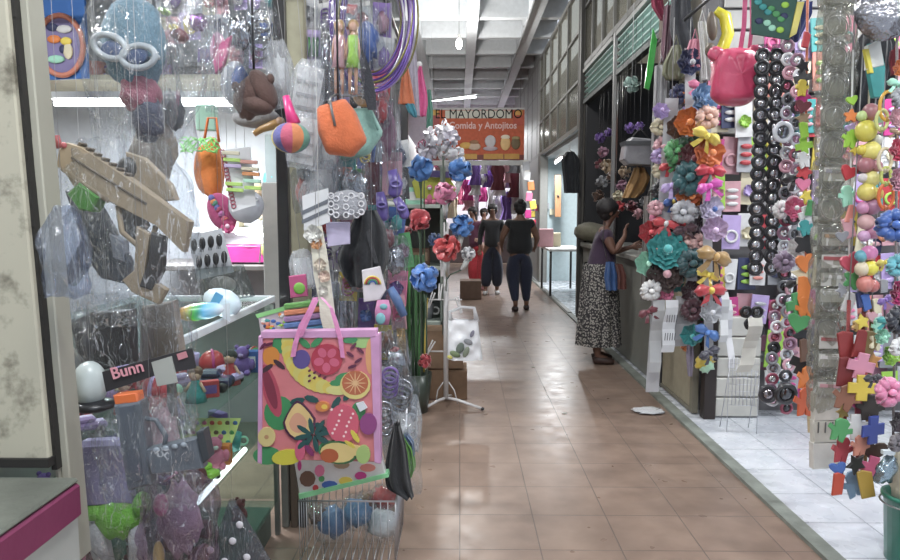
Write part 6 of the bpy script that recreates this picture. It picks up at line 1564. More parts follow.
b = MB(); b.tube([f.q(716, 10), f.q(725, 16), f.q(728, 34), f.q(722, 50), f.q(716, 55)], [4 * s, 6 * s, 6 * s, 6 * s, 3 * s], 12, flat=.8); f.add('yellow_body', b, plastic((226, 216, 40)))
b = MB(); b.ell(f.q(712, 26), (5 * s, .03, 14 * s), 12, 9, (0, -.1, 0)); b.ell(f.q(710, 50), (5 * s, .03, 7 * s), 12, 8); f.add('dark_insert', b, mat((96, 84, 70), .4)); cord_up(f, 718, 12, 2.8)
f = Fr('green_game_board', 'dark green printed board pack at the top between pink bag and strands', 'board', 775, 18, 3.7)
b = MB(); b.use(paper((44, 84, 74))).prism(f.xz([(752, -12), (800, -12), (790, 40), (752, 34)]), 0, .012, .002)
for k in range(12): b.use(paint(CN[['teal', 'green', 'navy', 'mint', 'lime'][k % 5]])).ell(f.q(758 + (k * 13) % 30, 2 + (k * 7) % 30, -.002), (4 * f.s, .003, 3 * f.s), 8, 5)
f.add('board', b); b = MB(); b.prism(f.xz([(797, 2), (804, 2), (796, 34), (789, 38)]), -.006, .004, .002); f.add('yellow_edge', b, plastic((206, 190, 60))); cord_up(f, 775, -10, 2.72)
f = hang_sack('navy_pennant', 'navy blue pointed cloth behind the green board pack', [(796, 812, 2), (792, 812, 14), (790, 804, 30), (792, 797, 42)], 3.75, (40, 50, 110), 0, d=.02, seed=5)
hang_sack('dark_net_bag', 'dark net bag at the top beside the black post, above the bows', [(672, 690, -4), (670, 694, 30), (676, 700, 50), (680, 690, 60)], 4.9, (58, 60, 66), 0, d=.04, seed=6)
hang_sack('olive_pouch', 'olive shiny pouch hanging left above the bows', [(672, 680, 46), (664, 686, 62), (662, 686, 74), (666, 682, 80)], 4.85, (110, 112, 84), 0, mat((110, 112, 84), .35, coat=.3), .03, 7)
hang_sack('rose_pouch', 'rosy pink pouch hanging between the olive pouch and the yellow toy', [(690, 700, 40), (685, 700, 56), (686, 700, 68)], 4.7, (196, 120, 140), 0, d=.03, seed=8)
hang_sack('white_pouch_strip', 'crumpled white tissue strip beside the yellow toy', [(698, 706, 22), (700, 708, 44), (702, 712, 80)], 4.5, (196, 196, 196), 0, d=.02, seed=9)
hang_sack('crimson_net', 'crimson net cloth at the top of the brown post', [(650, 662, -6), (652, 664, 8), (660, 666, 20)], 5.2, (130, 30, 60), 0, d=.02, seed=10)
for i, (x0, x1, ya, yb, Y, c_, lab) in enumerate(((651, 664, 66, 150, 5.0, (150, 150, 152), 'long grey film-wrapped roll beside the aisle strand, upper one'), (656, 670, 120, 200, 4.95, (164, 164, 168), 'long pale film-wrapped roll beside the aisle strand, middle one'), (648, 662, 150, 240, 5.05, (126, 130, 122), 'long greenish film-wrapped roll nearest the aisle'), (640, 652, 196, 300, 5.3, (110, 104, 100), 'long brownish wrapped roll hanging at the counter end'), (660, 672, 6, 62, 5.05, (96, 60, 74), 'maroon wrapped roll at the top beside the black post'))):
    hang_sack('wrapped_roll', lab, [(x0 + 4, x1 + 4, ya), (x0 + 2, x1 + 2, (ya + yb) / 2), (x0, x1, yb)], Y, c_, 0, mat(c_, .3, bump=.3, bs=30, coat=.4), .03, i)

# black hair ring strands
RB = MB(); RB.ring((0, 0, 0), .027, .0075, 18, 8, 'y', 1, 1, lambda t: 1 + .15 * math.sin(t * 40))
RP = thing('hair_ring', 'x', 'hair ring'); RB.build('ring', M_BLACK, RP)
_b = MB(); _b.ell((0, .002, 0), (.021, .011, .021), 12, 8); _b.build('pearl', mat((170, 170, 176), .1, .8, coat=.6), RP)
rfirst = [True]
def ring_item(px, py, r, Y, label, c=(26, 26, 30), p=(130, 130, 136), group=None, sx=1.):
    mm = {'ring': plastic(c), 'pearl': mat(tuple(min(230, x + 30) for x in p), .1, .8, coat=.6)}; sc_ = r * Y / FPX / .032; ro = (RG.uniform(-.15, .15), RG.uniform(-.3, .3), RG.uniform(-.25, .25))
    if rfirst[0]:
        rfirst[0] = False; RP.location = P(px, py, Y); RP.scale = (sc_,) * 3; RP['label'] = label; RP['group'] = group; return RP
    return dup(RP, P(px, py, Y), ro, label, group, sc_, mm)
for side, xs in (('outer', lambda t: 763 - 8 * t), ('inner', lambda t: 777 - 6 * t)):
    f = Fr('strand_strip', f'clear backing strip of the {side} column of black hair rings', 'strip', xs(0), 46, 3.84)
    b = MB(); b.ribbon([f.q(xs(0), 44), f.q(xs(.5), 160), f.q(xs(1), 276)], .05, .0015, (1, 0, 0)); f.add('strip', b, film((206, 210, 214), .3)); cord_up(f, xs(0), 45, 2.72)
    for i in range(19):
        t = i / 18; ring_item(xs(t) + RG.uniform(-.8, .8), 56 + 212 * t, 7.4, 3.8 - .01 * (i % 2), uniq(f'black hair ring, {ORD[i]} down the {side} column beside the pink bag'), p=RG.choice(((150, 150, 156), (110, 110, 116), (176, 176, 180))), group='black hair rings in two columns')
for i, (px, py, r) in enumerate(((746, 312, 6), (757, 312, 6), (750, 324, 6), (758, 330, 7))): ring_item(px, py, r, 3.95, uniq(f'loose black hair ring in the bunch above the cream paper strip, {["upper left", "upper right", "lower left", "lower right"][i]}'), p=(70, 70, 74), group='loose black hair rings')
# third column, mixed
pal = [('silver', (190, 192, 200)), ('black', (30, 30, 34)), ('white', (214, 214, 218)), ('maroon', (150, 60, 84)), ('grey', (120, 122, 128)), ('rose', (206, 150, 166)), ('mauve', (140, 96, 120))]
for col_, x0, x1, n_, y0, y1, Y in (('third', 789, 783, 20, 46, 300, 3.72), ('fourth', 799, 794, 13, 60, 250, 3.66), ('fifth', 790, 786, 12, 290, 408, 3.7), ('sixth', 777, 771, 10, 306, 400, 3.75)):
    f = Fr('strand_strip', f'backing strip of the {col_} column of mixed hair rings', 'strip', x0, y0 - 8, Y + .05)
    b = MB(); b.ribbon([f.q(x0, y0 - 10), f.q((x0 + x1) / 2, (y0 + y1) / 2), f.q(x1, y1 + 6)], .035, .0015, (1, 0, 0)); f.add('strip', b, film((206, 206, 210), .3)); cord_up(f, x0, y0 - 9, 2.72)
    for i in range(n_):
        t = i / (n_ - 1); cn, c_ = pal[(i * 3 + n_) % 7]; p_ = pal[(i * 5 + 2) % 7][1]
        ring_item(x0 + (x1 - x0) * t + RG.uniform(-2, 2), y0 + (y1 - y0) * t, 6.4, Y - .012 * (i % 3), uniq(f'{cn} hair ring, {ORD[i]} down the {col_} column counted from the pink bag'), c_, p_, 'mixed hair rings in columns')
ring_item(783, 132, 10, 3.6, 'large white hair ring with a dark gem beside the black rings', (206, 210, 220), (70, 74, 84), 'large hair rings')
ring_item(786, 394, 11, 3.6, 'large black scrunchie low beside the clear pack column', (34, 34, 38), (40, 40, 44), 'large hair rings')
ring_item(768, 394, 9, 3.7, 'dark scrunchie low, left of the large black one', (46, 44, 50), (110, 100, 106), 'large hair rings')
bow(795, 178, 12, 3.6, (22, 22, 26), 'big black bow beside the mixed hair rings', kind=PB3, group='bows beside the clear column')
bow(793, 208, 10, 3.55, (214, 90, 130), 'pink and white bow under the big black bow', 'white', PB, 'bows beside the clear column')
bow(780, 210, 9, 3.6, (206, 204, 206), 'white bow left of the pink and white one', None, PB2, 'bows beside the clear column')
bow(798, 248, 11, 3.55, (206, 204, 204), 'white rounded bow halfway down beside the clear column', 'mauve', PB, 'bows beside the clear column')
bow(783, 262, 11, 3.6, (120, 100, 126), 'dusky mauve bow left of the white rounded bow', None, PB2, 'bows beside the clear column')
bow(796, 282, 10, 3.5, (28, 28, 32), 'black bow below the white rounded bow', None, PB3, 'bows beside the clear column')

# lean colourful strand just left of the clear column
sh = [(803, 66, 'black'), (806, 40, 'red'), (803, 78, 'black'), (802, 88, 'yellow'), (803, 96, 'magenta'), (803, 106, 'maroon'), (803, 118, 'tan'), (804, 130, 'lime'), (804, 146, 'lime'), (803, 160, 'white'), (804, 172, 'red'), (803, 184, 'pink'), (806, 196, 'yellow'), (810, 208, 'green'), (806, 214, 'white'), (805, 228, 'teal'), (806, 244, 'black'), (805, 262, 'orange'), (803, 274, 'cream'), (804, 288, 'orange'), (797, 304, 'green'), (806, 308, 'orange'), (804, 320, 'mauve'), (799, 322, 'green'), (802, 336, 'black'), (805, 350, 'brown'), (803, 364, 'black'), (806, 378, 'orange')]
def shape_tile(kind, s):
    b = MB()
    if kind == 'plus': o = [(-1, -.4), (-1, .4), (-.4, .4), (-.4, 1), (.4, 1), (.4, .4), (1, .4), (1, -.4), (.4, -.4), (.4, -1), (-.4, -1), (-.4, -.4)]
    elif kind == 'star': o = [((1 if k % 2 else .5) * math.cos(k * PI / 5), (1 if k % 2 else .5) * math.sin(k * PI / 5)) for k in range(10)]
    elif kind == 'heart': o = [(.06 * 16 * math.sin(t) ** 3, .06 * (13 * math.cos(t) - 5 * math.cos(2 * t) - 2 * math.cos(3 * t))) for t in [k * 2 * PI / 18 for k in range(18)]]
    elif kind == 'flower': o = [((.8 + .22 * math.cos(5 * t)) * math.cos(t), (.8 + .22 * math.cos(5 * t)) * math.sin(t)) for t in [k * 2 * PI / 30 for k in range(30)]]
    elif kind == 'bear': o = [(-.5, -1), (-.6, -.2), (-1, 0), (-.9, .4), (-.5, .2), (-.6, .7), (-.3, 1), (.3, 1), (.6, .7), (.5, .2), (.9, .4), (1, 0), (.6, -.2), (.5, -1), (.1, -.9), (0, -.4), (-.1, -.9)]
    else: o = [(-.45, -1), (-.5, .9), (-.1, 1), (.5, .8), (.45, -.9)]
    b.prism([(x * s, z * s) for x, z in o], -.006, .006, .002); return b
SHP = {k: shape_tile(k, .03).build('foam_shape', plastic((128, 128, 128))) for k in ('plus', 'star', 'heart', 'flower', 'bear', 'bar')}
sused = set()
def foam(kind, px, py, r, Y, c, label, group):
    pr = SHP[kind]; col = CN[c] if isinstance(c, str) else c; mt = mat(col, .45, var=.08); sc_ = r * Y / FPX / .03; ro = (RG.uniform(-.1, .1), RG.uniform(-.35, .35), RG.uniform(-.4, .4))
    if kind not in sused: sused.add(kind); o = pr
    else: o = pr.copy(); COL.objects.link(o)
    o.material_slots[0].link = 'OBJECT'; o.material_slots[0].material = mt
    o.location = P(px, py, Y); o.rotation_euler = ro; o.scale = (sc_, 1, sc_)
    return tag(o, label, 'foam shape', group)
KS = ['star', 'heart', 'flower', 'bear', 'plus', 'bar']
f = Fr('garland', 'orange and red cord running beside the clear pack column', 'cord', 807, 0, 3.45); b = MB(); b.tube([f.q(808, -40), f.q(806, 120), f.q(806, 260), f.q(805, 395)], .006, 6); f.add('cord_body', b, cloth((206, 110, 80)))
for i, (px, py, c_) in enumerate(sh): foam(KS[(i * 5) % 6], px, py, 12 if py > 240 else 8, 3.42 - (i % 2) * .015, c_, uniq(f'{c_} foam shape, {ORD[i]} down the cord left of the clear pack column'), 'foam shapes on the cord by the clear column')
foam('bear', 806, 402, 15, 3.38, (206, 84, 44), 'large orange bear-like foam shape lowest beside the clear column', 'foam shapes on the cord by the clear column')
foam('bar', 812, 424, 9, 3.38, (196, 170, 130), 'cream bar shape under the large orange foam shape', 'foam shapes on the cord by the clear column')

# clear plastic pack column
f = Fr('clear_pack_column', 'tall column of clear plastic hairband packs, the widest clear strand', 'pack', 838, -20, 3.15)
s = f.s
XC = lambda py: 839 - 14 * (py / 465)
cord_up(f, 838, -28, 2.74, r=.003)
b = MB(); b.ribbon([f.q(XC(-28), -28, .03), f.q(XC(190), 190, .03), f.q(XC(400), 400, .03)], 22 * s, .002, (1, 0, 0)); f.add('backing_strip', b, mat((150, 150, 140), .4))
for i in range(14):
    py = -24 + i * 30.5
    pm = bagmesh(38 * s, 37 * s, .085, 200 + i, .86, 36, 22, .012, cx=f.q(XC(py + 15), py).x, z0=f.q(0, py).z, fr=20.)
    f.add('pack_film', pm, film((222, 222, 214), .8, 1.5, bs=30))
    b = MB(); c = f.q(XC(py + 16), py + 17)
    b.ring(c, 11.5 * s, .0035, 22, 6, 'y', 1, 1.1); b.ring(c + V((0, .014, -.012)), 11 * s, .003, 22, 6, 'y', 1, 1.); f.add('hairband', b, mat([(150, 150, 144), (176, 172, 168), (120, 120, 118)][i % 3], .3))
LB = [(236, 'tan'), (258, 'red'), (276, 'white'), (292, 'white'), (338, 'red'), (356, 'white'), (384, 'rose'), (172, 'grey')]
for py, c_ in LB:
    b = MB(); c = f.q(XC(py), py, -.04); b.use(paper((196, 196, 190))).box(c + V((0, .004, -.012)), (27 * s, .003, 13 * s)); b.use(paper(CN[c_] if c_ != 'red' else (170, 84, 86))).box(c, (24 * s, .003, 3.4 * s), (0, .05, 0)); f.add('label_card', b)
for k, (ya, yb, c_) in enumerate(((392, 420, (206, 202, 194)), (420, 442, (196, 194, 184)), (442, 468, (206, 204, 198)))):
    b = MB(); b.prism(f.xz([(XC(ya) - 15, ya), (XC(ya) + 14, ya), (XC(yb) + 12, yb - 1), (XC(yb) - 14, yb)]), -.02, .02, .004); f.add('lower_pack', b, mat(c_, .35, coat=.4))
b = MB(); 
for j in range(3): b.box(f.q(816 + j * 7, 426, -.022), (.006, .002, .05))
f.add('pack_print', b, paper((90, 90, 90)))

# bead and bobble strands right of the column
f = Fr('garland', 'white cord strung with small coloured charms right of the clear column', 'cord', 850, 60, 3.05); b = MB(); b.tube([f.q(853, 50), f.q(850, 200), f.q(848, 320)], .004, 6); f.add('cord_body', b, paint((214, 214, 210))); cord_up(f, 853, 52, 2.74, r=.004)
for i, (px, py, c_, k, r) in enumerate(((852, 100, 'lime', 'heart', 5), (851, 116, 'orange', 'flower', 6), (850, 128, 'lilac', 'heart', 5), (851, 139, 'lime', 'bear', 8), (855, 150, 'yellow', 'star', 5), (849, 172, 'red', 'heart', 8), (847, 196, 'mint', 'bear', 9), (851, 214, 'salmon', 'bar', 8), (849, 228, 'rose', 'bar', 9), (842, 236, 'grey', 'heart', 6), (850, 262, (196, 70, 90), 'heart', 11), (853, 280, 'green', 'flower', 9), (842, 290, 'grey', 'star', 7), (849, 302, 'white', 'bar', 9))):
    cn = c_ if isinstance(c_, str) else 'crimson'; foam(k, px, py, r * 1.15, 3.02, c_, uniq(f'{cn} charm, {ORD[i]} down the white cord right of the clear column'), 'charms on the white cord')
BBm = MB(); BBm.ell((0, 0, 0), .035, 16, 11); BOB = BBm.build('bobble', mat((128, 128, 128), .3))
bu = [False]
def bobble(px, py, r, Y, c, label, group, c2=None):
    o = BOB if not bu[0] else BOB.copy()
    if bu[0]: COL.objects.link(o)
    bu[0] = True; o.material_slots[0].link = 'OBJECT'; o.material_slots[0].material = mat(c, .35, coat=.3, var=.05)
    o.location = P(px, py, Y); sc_ = r * Y / FPX / .035; o.scale = (sc_, sc_, sc_ * RG.uniform(.92, 1.08)); o.rotation_euler = (0, RG.uniform(-.4, .4), 0)
    return tag(o, label, 'bobble', group)
f = Fr('garland', 'cord strung with big pastel bobbles', 'cord', 868, 95, 3.0); b = MB(); b.tube([f.q(869, 90), f.q(868, 200), f.q(866, 330)], .004, 6); f.add('cord_body', b, paint((196, 180, 150))); cord_up(f, 869, 92, 2.74, r=.004)
BBL = [(871, 112, 8, (160, 104, 110), 'dusky pink'), (862, 116, 5, (180, 206, 130), 'pale green'), (879, 118, 5, (160, 206, 170), 'mint'), (866, 131, 10, (214, 204, 74), 'yellow'), (877, 140, 5, (206, 206, 196), 'white'), (871, 151, 9, (216, 206, 100), 'lemon'), (862, 150, 5, (214, 196, 60), 'deep yellow'), (866, 165, 8, (170, 104, 114), 'rosy'), (876, 166, 6, (180, 120, 130), 'rose'), (871, 179, 8, (214, 206, 120), 'cream yellow'), (863, 178, 5, (206, 200, 200), 'off-white'), (867, 192, 9, (214, 198, 90), 'warm yellow'), (877, 194, 6, (206, 170, 80), 'ochre'), (872, 207, 8, (150, 100, 130), 'mauve'), (863, 208, 6, (196, 130, 170), 'pinkish'), (866, 222, 8, (206, 160, 160), 'pale pink'), (873, 232, 7, (170, 110, 140), 'plum'), (864, 236, 6, (196, 150, 190), 'lilac'), (869, 253, 8, (206, 120, 170), 'pink'), (861, 256, 6, (90, 160, 176), 'teal'), (870, 268, 8, (216, 206, 60), 'bright yellow'), (862, 269, 7, (206, 190, 160), 'cream'), (865, 284, 8, (206, 120, 110), 'salmon'), (873, 286, 6, (190, 100, 96), 'brick')]
for px, py, r, c_, cn in BBL: bobble(px, py, r, 2.97, c_, uniq(f'{cn} bobble on the pastel strand right of the clear column'), 'pastel bobbles')
for i, (px, py, k, r, c_) in enumerate(((860, 300, 'bar', 8, 'navy'), (866, 302, 'bar', 9, 'blue'), (862, 322, 'star', 9, 'yellow'), (856, 326, 'flower', 6, 'gold'), (872, 316, 'heart', 7, 'rose'), (877, 306, 'bar', 8, 'cream'), (878, 326, 'bear', 9, 'mint'), (884, 286, 'bar', 7, 'grey'))): foam(k, px, py, r, 2.98, c_, uniq(f'{c_} cut-out charm under the pastel bobbles, {ORD[i]} of them from above'.replace('topmost of them from above', 'topmost of them')), 'cut-out charms under the bobbles')
# orange loop strand
for i, (px, py, r, c_, cn) in enumerate(((888, 106, 10, (214, 160, 50), 'amber'), (886, 196, 9, (214, 96, 40), 'orange'), (882, 120, 7, (200, 206, 120), 'pale green'), (885, 160, 8, (206, 190, 150), 'cream'), (884, 230, 7, (206, 130, 90), 'peach'), (886, 176, 6, (180, 190, 90), 'olive'))):
    f = Fr('hair_loop', uniq(f'{cn} plastic hair loop hanging near the right-hand big flowers'), 'hair loop', px, py, 2.9, 'plastic hair loops'); b = MB(); b.ring((0, 0, 0), r * f.s, .007, 20, 8, 'y', .8, 1.4); f.add('loop', b, plastic(c_)); b = MB(); b.ell((0, 0, -r * f.s * 1.3), .012, 8, 6); f.add('bead', b, plastic(tuple(int(x * .8) for x in c_)))
# tube pack and foil pack at top right
f = Fr('tube_pack', 'white, yellow and teal slanting tube pack at the top right', 'packet', 874, 45, 2.95)
s = f.s
b = MB(); b.prism(f.xz([(868, 44), (878, 42), (884, 68), (882, 98), (872, 98), (866, 66)]), -.014, .014, .004); f.add('tube_body', b, mat((50, 140, 140), .3)); b = MB(); b.prism(f.xz([(866, 46), (878, 40), (882, 66), (866, 70)]), -.018, .018, .004); f.add('white_end', b, plastic((206, 210, 206)))
b = MB(); b.prism(f.xz([(862, 50), (866, 50), (871, 74), (867, 74)]), -.02, .0, .002); f.add('yellow_band', b, plastic((214, 200, 60))); text_mesh('Zzz', 8 * s, paint((200, 214, 206)), f.o, f.q(877, 86, -.019), (PI / 2, 1.3, 0), ext=.0005) if 0 else None; cord_up(f, 872, 44, 2.74)
f = Fr('foil_pack', 'crinkled silver foil pack in the top right corner', 'packet', 880, -20, 2.85)
s = f.s
b = MB(); b.ell(f.q(884, 12), (28 * s, .05, 26 * s), 30, 22, None, lambda d: 1 + .12 * noise.noise(d * 3.5) + .06 * noise.noise(d * 9)); f.add('pack_body', b, foil((150, 150, 156))); b = MB(); b.box(f.q(878, -14), (20 * s, .02, 8 * s)); f.add('header', b, paper((140, 140, 144))); cord_up(f, 880, -14, 2.74)
hang_sack('black_backpack', 'black bag hanging behind the silver foil pack', [(862, 890, 34), (852, 896, 50), (846, 892, 90), (846, 864, 120)], 3.2, (36, 38, 44), 0, d=.05, seed=11)
hang_sack('red_cloth', 'dark red cloth at the frame edge under the foil pack', [(892, 906, 50), (890, 910, 62), (892, 910, 74)], 2.95, (150, 40, 54), 0, d=.03, seed=12)
for i, (px, py, r, c_, l, k, Y) in enumerate(((898, 68, 8, 'orange', 'orange bow under the dark red cloth', PB, 2.8), (896, 84, 9, 'mint', 'mint and white bow under the orange one', PB3, 2.8), (899, 98, 10, 'grey', 'grey bow above the pink ones at the far right', PB2, 2.8),
  (896, 118, 9, 'rose', 'pale rose bow under the grey one at the far right', PB, 2.8), (897, 132, 7, 'tan', 'tan bow above the red-pink flower', PB3, 2.8), (898, 151, 12, (206, 60, 90), 'red-pink cloth flower with dark centre at the far right', PB, 2.75), (896, 180, 12, (206, 140, 160), 'pale pink cloth flower below the red-pink one', PB, 2.72), (893, 226, 17, (40, 80, 160), 'large royal blue tissue bow at the far right', PB2, 2.6),
  (897, 265, 12, (90, 176, 190), 'pale teal bow under the royal blue one', PB2, 2.65), (896, 292, 13, (196, 40, 110), 'magenta bow under the pale teal one', PB, 2.6), (897, 320, 14, (22, 26, 40), 'dark navy bow under the magenta one', PB2, 2.6), (886, 322, 9, 'teal', 'small teal bow left of the dark navy one', PB3, 2.7), (897, 346, 10, 'white', 'white bow between dark navy and lime ones', PB2, 2.6),
  (888, 354, 11, 'lime', 'lime green bow above the pink pompom bow', PB, 2.7), (884, 300, 8, 'purple', 'purple bow left of the magenta one', PB3, 2.75), (884, 262, 8, 'yellow', 'yellow bow left of the pale teal one', PB3, 2.75), (886, 392, 15, (206, 110, 150), 'large pink pompom bow low at the far right', PB2, 2.6), (898, 420, 12, (70, 58, 66), 'dusky dark bow below the pink pompom', PB, 2.62), (896, 442, 10, (96, 90, 96), 'grey-brown bow lowest at the far right', PB2, 2.62), (872, 378, 9, (40, 40, 46), 'black bow left of the pink pompom', PB3, 2.72), (880, 336, 8, 'mint', 'mint bow over the black one', PB, 2.8))):
    bow(px, py, r, Y, c_, uniq(l), ('navy' if i == 5 else None), k, 'bows at the far right edge')
f = Fr('garland', 'dark cord carrying the big bows at the far right edge', 'cord', 896, 60, 2.86); b = MB(); b.tube([f.q(897, 40), f.q(896, 250), f.q(893, 450)], .005, 6); f.add('cord_body', b, cloth((110, 100, 100))); cord_up(f, 897, 42, 2.74, r=.005)
# chunky foam cut-outs lower right
LS = [(846, 346, 'bar', 13, (140, 40, 40), 'dark red'), (846, 372, 'bar', 13, (120, 36, 38), 'deep red'), (846, 398, 'bear', 11, (130, 80, 60), 'brown'), (840, 430, 'bear', 10, 'green', 'green'), (843, 412, 'star', 7, (160, 130, 60), 'ochre'), (842, 450, 'bear', 11, (176, 60, 70), 'crimson'), (838, 468, 'heart', 7, 'blue', 'blue'), (838, 484, 'bar', 10, (196, 70, 50), 'red-orange'), (852, 402, 'flower', 6, 'magenta', 'magenta'),
      (861, 344, 'bar', 12, (130, 36, 36), 'oxblood'), (861, 366, 'plus', 11, (206, 130, 156), 'pink'), (862, 388, 'plus', 11, (206, 176, 50), 'yellow'), (860, 406, 'bar', 9, (140, 50, 66), 'maroon'), (856, 427, 'plus', 11, 'white', 'white'), (860, 446, 'bear', 9, (206, 130, 110), 'salmon'), (856, 464, 'star', 10, (36, 36, 36), 'black'), (854, 484, 'bear', 12, (110, 140, 170), 'grey-blue'),
      (868, 345, 'bar', 12, (110, 90, 50), 'khaki'), (870, 408, 'bear', 11, (46, 40, 36), 'dark brown'), (873, 430, 'plus', 12, (50, 66, 150), 'royal blue'), (866, 440, 'bar', 13, (190, 150, 50), 'mustard'), (874, 450, 'heart', 11, (66, 48, 42), 'cocoa'), (872, 468, 'plus', 10, (206, 90, 130), 'rosy pink'), (866, 484, 'bar', 12, (176, 140, 50), 'old gold'), (872, 360, 'star', 8, (206, 140, 70), 'light orange'), (876, 342, 'flower', 8, 'cream', 'cream')]
for i, (px, py, k, r, c_, cn) in enumerate(LS): foam(k, px, py, r * 1.22, 2.95 - (i % 4) * .02, c_, uniq(f'{cn} chunky foam cut-out in the lower right curtain of shapes'), 'chunky foam cut-outs')
for k, (x0, y0) in enumerate(((846, 330), (861, 334), (869, 334))):
    f = Fr('garland', ['thin red cord behind the leftmost foam cut-outs', 'thin red cord behind the middle foam cut-outs', 'thin brown cord behind the rightmost foam cut-outs'][k], 'cord', x0, y0, 3.0); b = MB(); b.tube([f.q(x0 + 3, 300), f.q(x0, 400), f.q(x0 - 5, 480)], .008, 6); f.add('cord_body', b, cloth([(130, 40, 40), (120, 40, 40), (130, 100, 50)][k])); cord_up(f, x0 + 3, 302, 2.74, r=.003)
f = Fr('sparkle_pack', 'clear pack with pale blue sparkles low at the far right', 'packet', 886, 452, 2.7)
s = f.s; b = MB(); b.ell(f.q(886, 470), (10 * s, .03, 15 * s), 16, 12, (0, .4, 0), crumple(1, 4, .2)); f.add('pack_body', b, foil((140, 160, 172))); b = MB(); b.box(f.q(888, 452), (12 * s, .02, 4 * s)); f.add('header', b, paper((190, 200, 206)))
f = Fr('green_bucket', 'green plastic bucket holding a cream sack, cut by the photo edge', 'bucket', 905, 530, 2.75)
gz = -f.o.location.z + .013
b = MB(); b.lathe([(0, 0), (.085, 0), (.1, .26), (.11, .26), (.11, .275), (.092, .275), (.078, .02), (0, .02)], (.02, 0, gz), 22); f.add('bucket_body', b, plastic((30, 116, 92)))
b = MB(); b.ring((.02, 0, gz + .24), .112, .004, 22, 6, 'z'); f.add('handle', b, metalm((150, 150, 150)))
f = Fr('cream_sack', 'cream cloth sack standing in the green bucket', 'sack', 905, 500, 2.75)
b = MB(); b.ell((.02, 0, .0), (.085, .08, .13), 16, 12, None, crumple(1, 4, .12)); f.add('sack_body', b, cloth((196, 190, 166))); b = MB(); b.tube([(.02, 0, .11), (.03, 0, .17)], [.03, .015], 8); f.add('tied_neck', b, cloth((180, 174, 150))); f.o.location.z = .36

# background goods on the partition behind the strands
f = Fr('wire_grid_stand', 'white wire grid stand on the white tiles beside the cream paper strip', 'stand', 742, 412, 4.4)
gz = -f.o.location.z + .014; x0, x1 = f.q(728, 400).x, f.q(756, 400).x
b = MB()
for i in range(9): x = x0 + (x1 - x0) * i / 8; b.tube([(x, -.03 * i / 8, gz + (.18 if 0 < i < 8 else 0)), (x, -.03 * i / 8, gz + .5 - .12 * (i / 8) ** 2)], .0025, 5)
f.add('upright_wires', b, M_WW); b = MB()
for i in range(7): z = gz + .18 + i * .045; b.tube([(x0, 0, z), (x1, -.03, z - .0)], .0022, 5)
f.add('cross_wires', b, M_WW)
for (x, y) in ((x0, .12), (x1, .1)):
    b = MB(); b.tube([(x, y, gz), (x, 0, gz + .4)], .003, 5); f.add('rear_leg', b, M_WW)
rg = random.Random(31)
bg = ['rose', 'white', 'lilac', 'silver', 'pink', 'mauve', 'white', 'cream', 'grey', 'teal', 'magenta', 'white', 'lime', 'salmon', 'navy', 'white', 'rose', 'red', 'silver', 'yellow']
n_ = 0
rows = ['top', 'second', 'third', 'fourth', 'fifth', 'sixth', 'seventh', 'eighth', 'ninth', 'lowest']
for row in range(10):
    for i in range(14):
        px = 716 + i * 14.6 + rg.uniform(-3, 3); py = 36 + row * 39 + rg.uniform(-5, 5)
        if px < 760 and row == 0: continue
        if row == 9 and px < 765: continue
        if row > 7 and px < 740: continue
        c_ = bg[(i * 7 + row * 3 + rg.randint(0, 2)) % len(bg)]; Y = 4.78 + rg.uniform(-.06, .03)
        w = rg.uniform(14, 19) * Y / FPX; h = rg.uniform(28, 38) * Y / FPX; ink = CN[bg[(i + row * 5) % len(bg)]]
        t = thing('accessory_pack', uniq(f'{c_} accessory pack, {ORD[i].replace("topmost", "first")} along the {rows[row]} row on the back partition'), 'packet', P(px, py, Y), (0, rg.uniform(-.1, .1), 0), 'accessory packs on the back partition')
        b = MB(); b.box((0, 0, 0), (w, .012, h), None, .002); b.build('card', mat(CN[c_], .4, coat=.3), t)
        kk = rg.randint(0, 2); b = MB()
        if kk == 0: b.ring((0, -.014, -h * .12), w * .3, .009, 16, 6)
        elif kk == 1: ruffle(b, w * .36, 2, 5, row * 13 + i); b.v = [v + V((0, -.01, -h * .1)) for v in b.v]
        else:
            for j in range(3): b.ell((0, -.014, h * (.2 - .22 * j)), (w * .36, .01, h * .07), 10, 6)
        b.build('accessory', satin(ink), t)
# ================================================================ PEOPLE
def skin(name, nodes, edges, m, parent, sub=2, root=0):
    me = bpy.data.meshes.new(name); me.from_pydata([n[0] for n in nodes], edges, [])
    o = bpy.data.objects.new('grow', me); COL.objects.link(o)
    md = o.modifiers.new('skin', 'SKIN'); md.use_smooth_shade = True; md.branch_smoothing = .6
    for i, n in enumerate(nodes):
        r = n[1]; sv = me.skin_vertices[0].data[i]; sv.radius = (r, r) if not isinstance(r, tuple) else r; sv.use_root = (i == root)
    sb = o.modifiers.new('sub', 'SUBSURF'); sb.levels = sub; sb.render_levels = sub
    dg = bpy.context.evaluated_depsgraph_get(); dg.update()
    nm = bpy.data.meshes.new_from_object(o.evaluated_get(dg)); nm.name = name
    bpy.data.objects.remove(o)
    nm.materials.clear(); nm.materials.append(m)
    for p in nm.polygons: p.use_smooth = True
    r = bpy.data.objects.new(name, nm); COL.objects.link(r); r.parent = parent
    return r

def ground(px, py):
    d = CR @ V(((px - 450) / FPX, -(py - 280) / FPX, -1)); k = -CAM_H / d.z
    return V((d.x * k, d.y * k, 0))

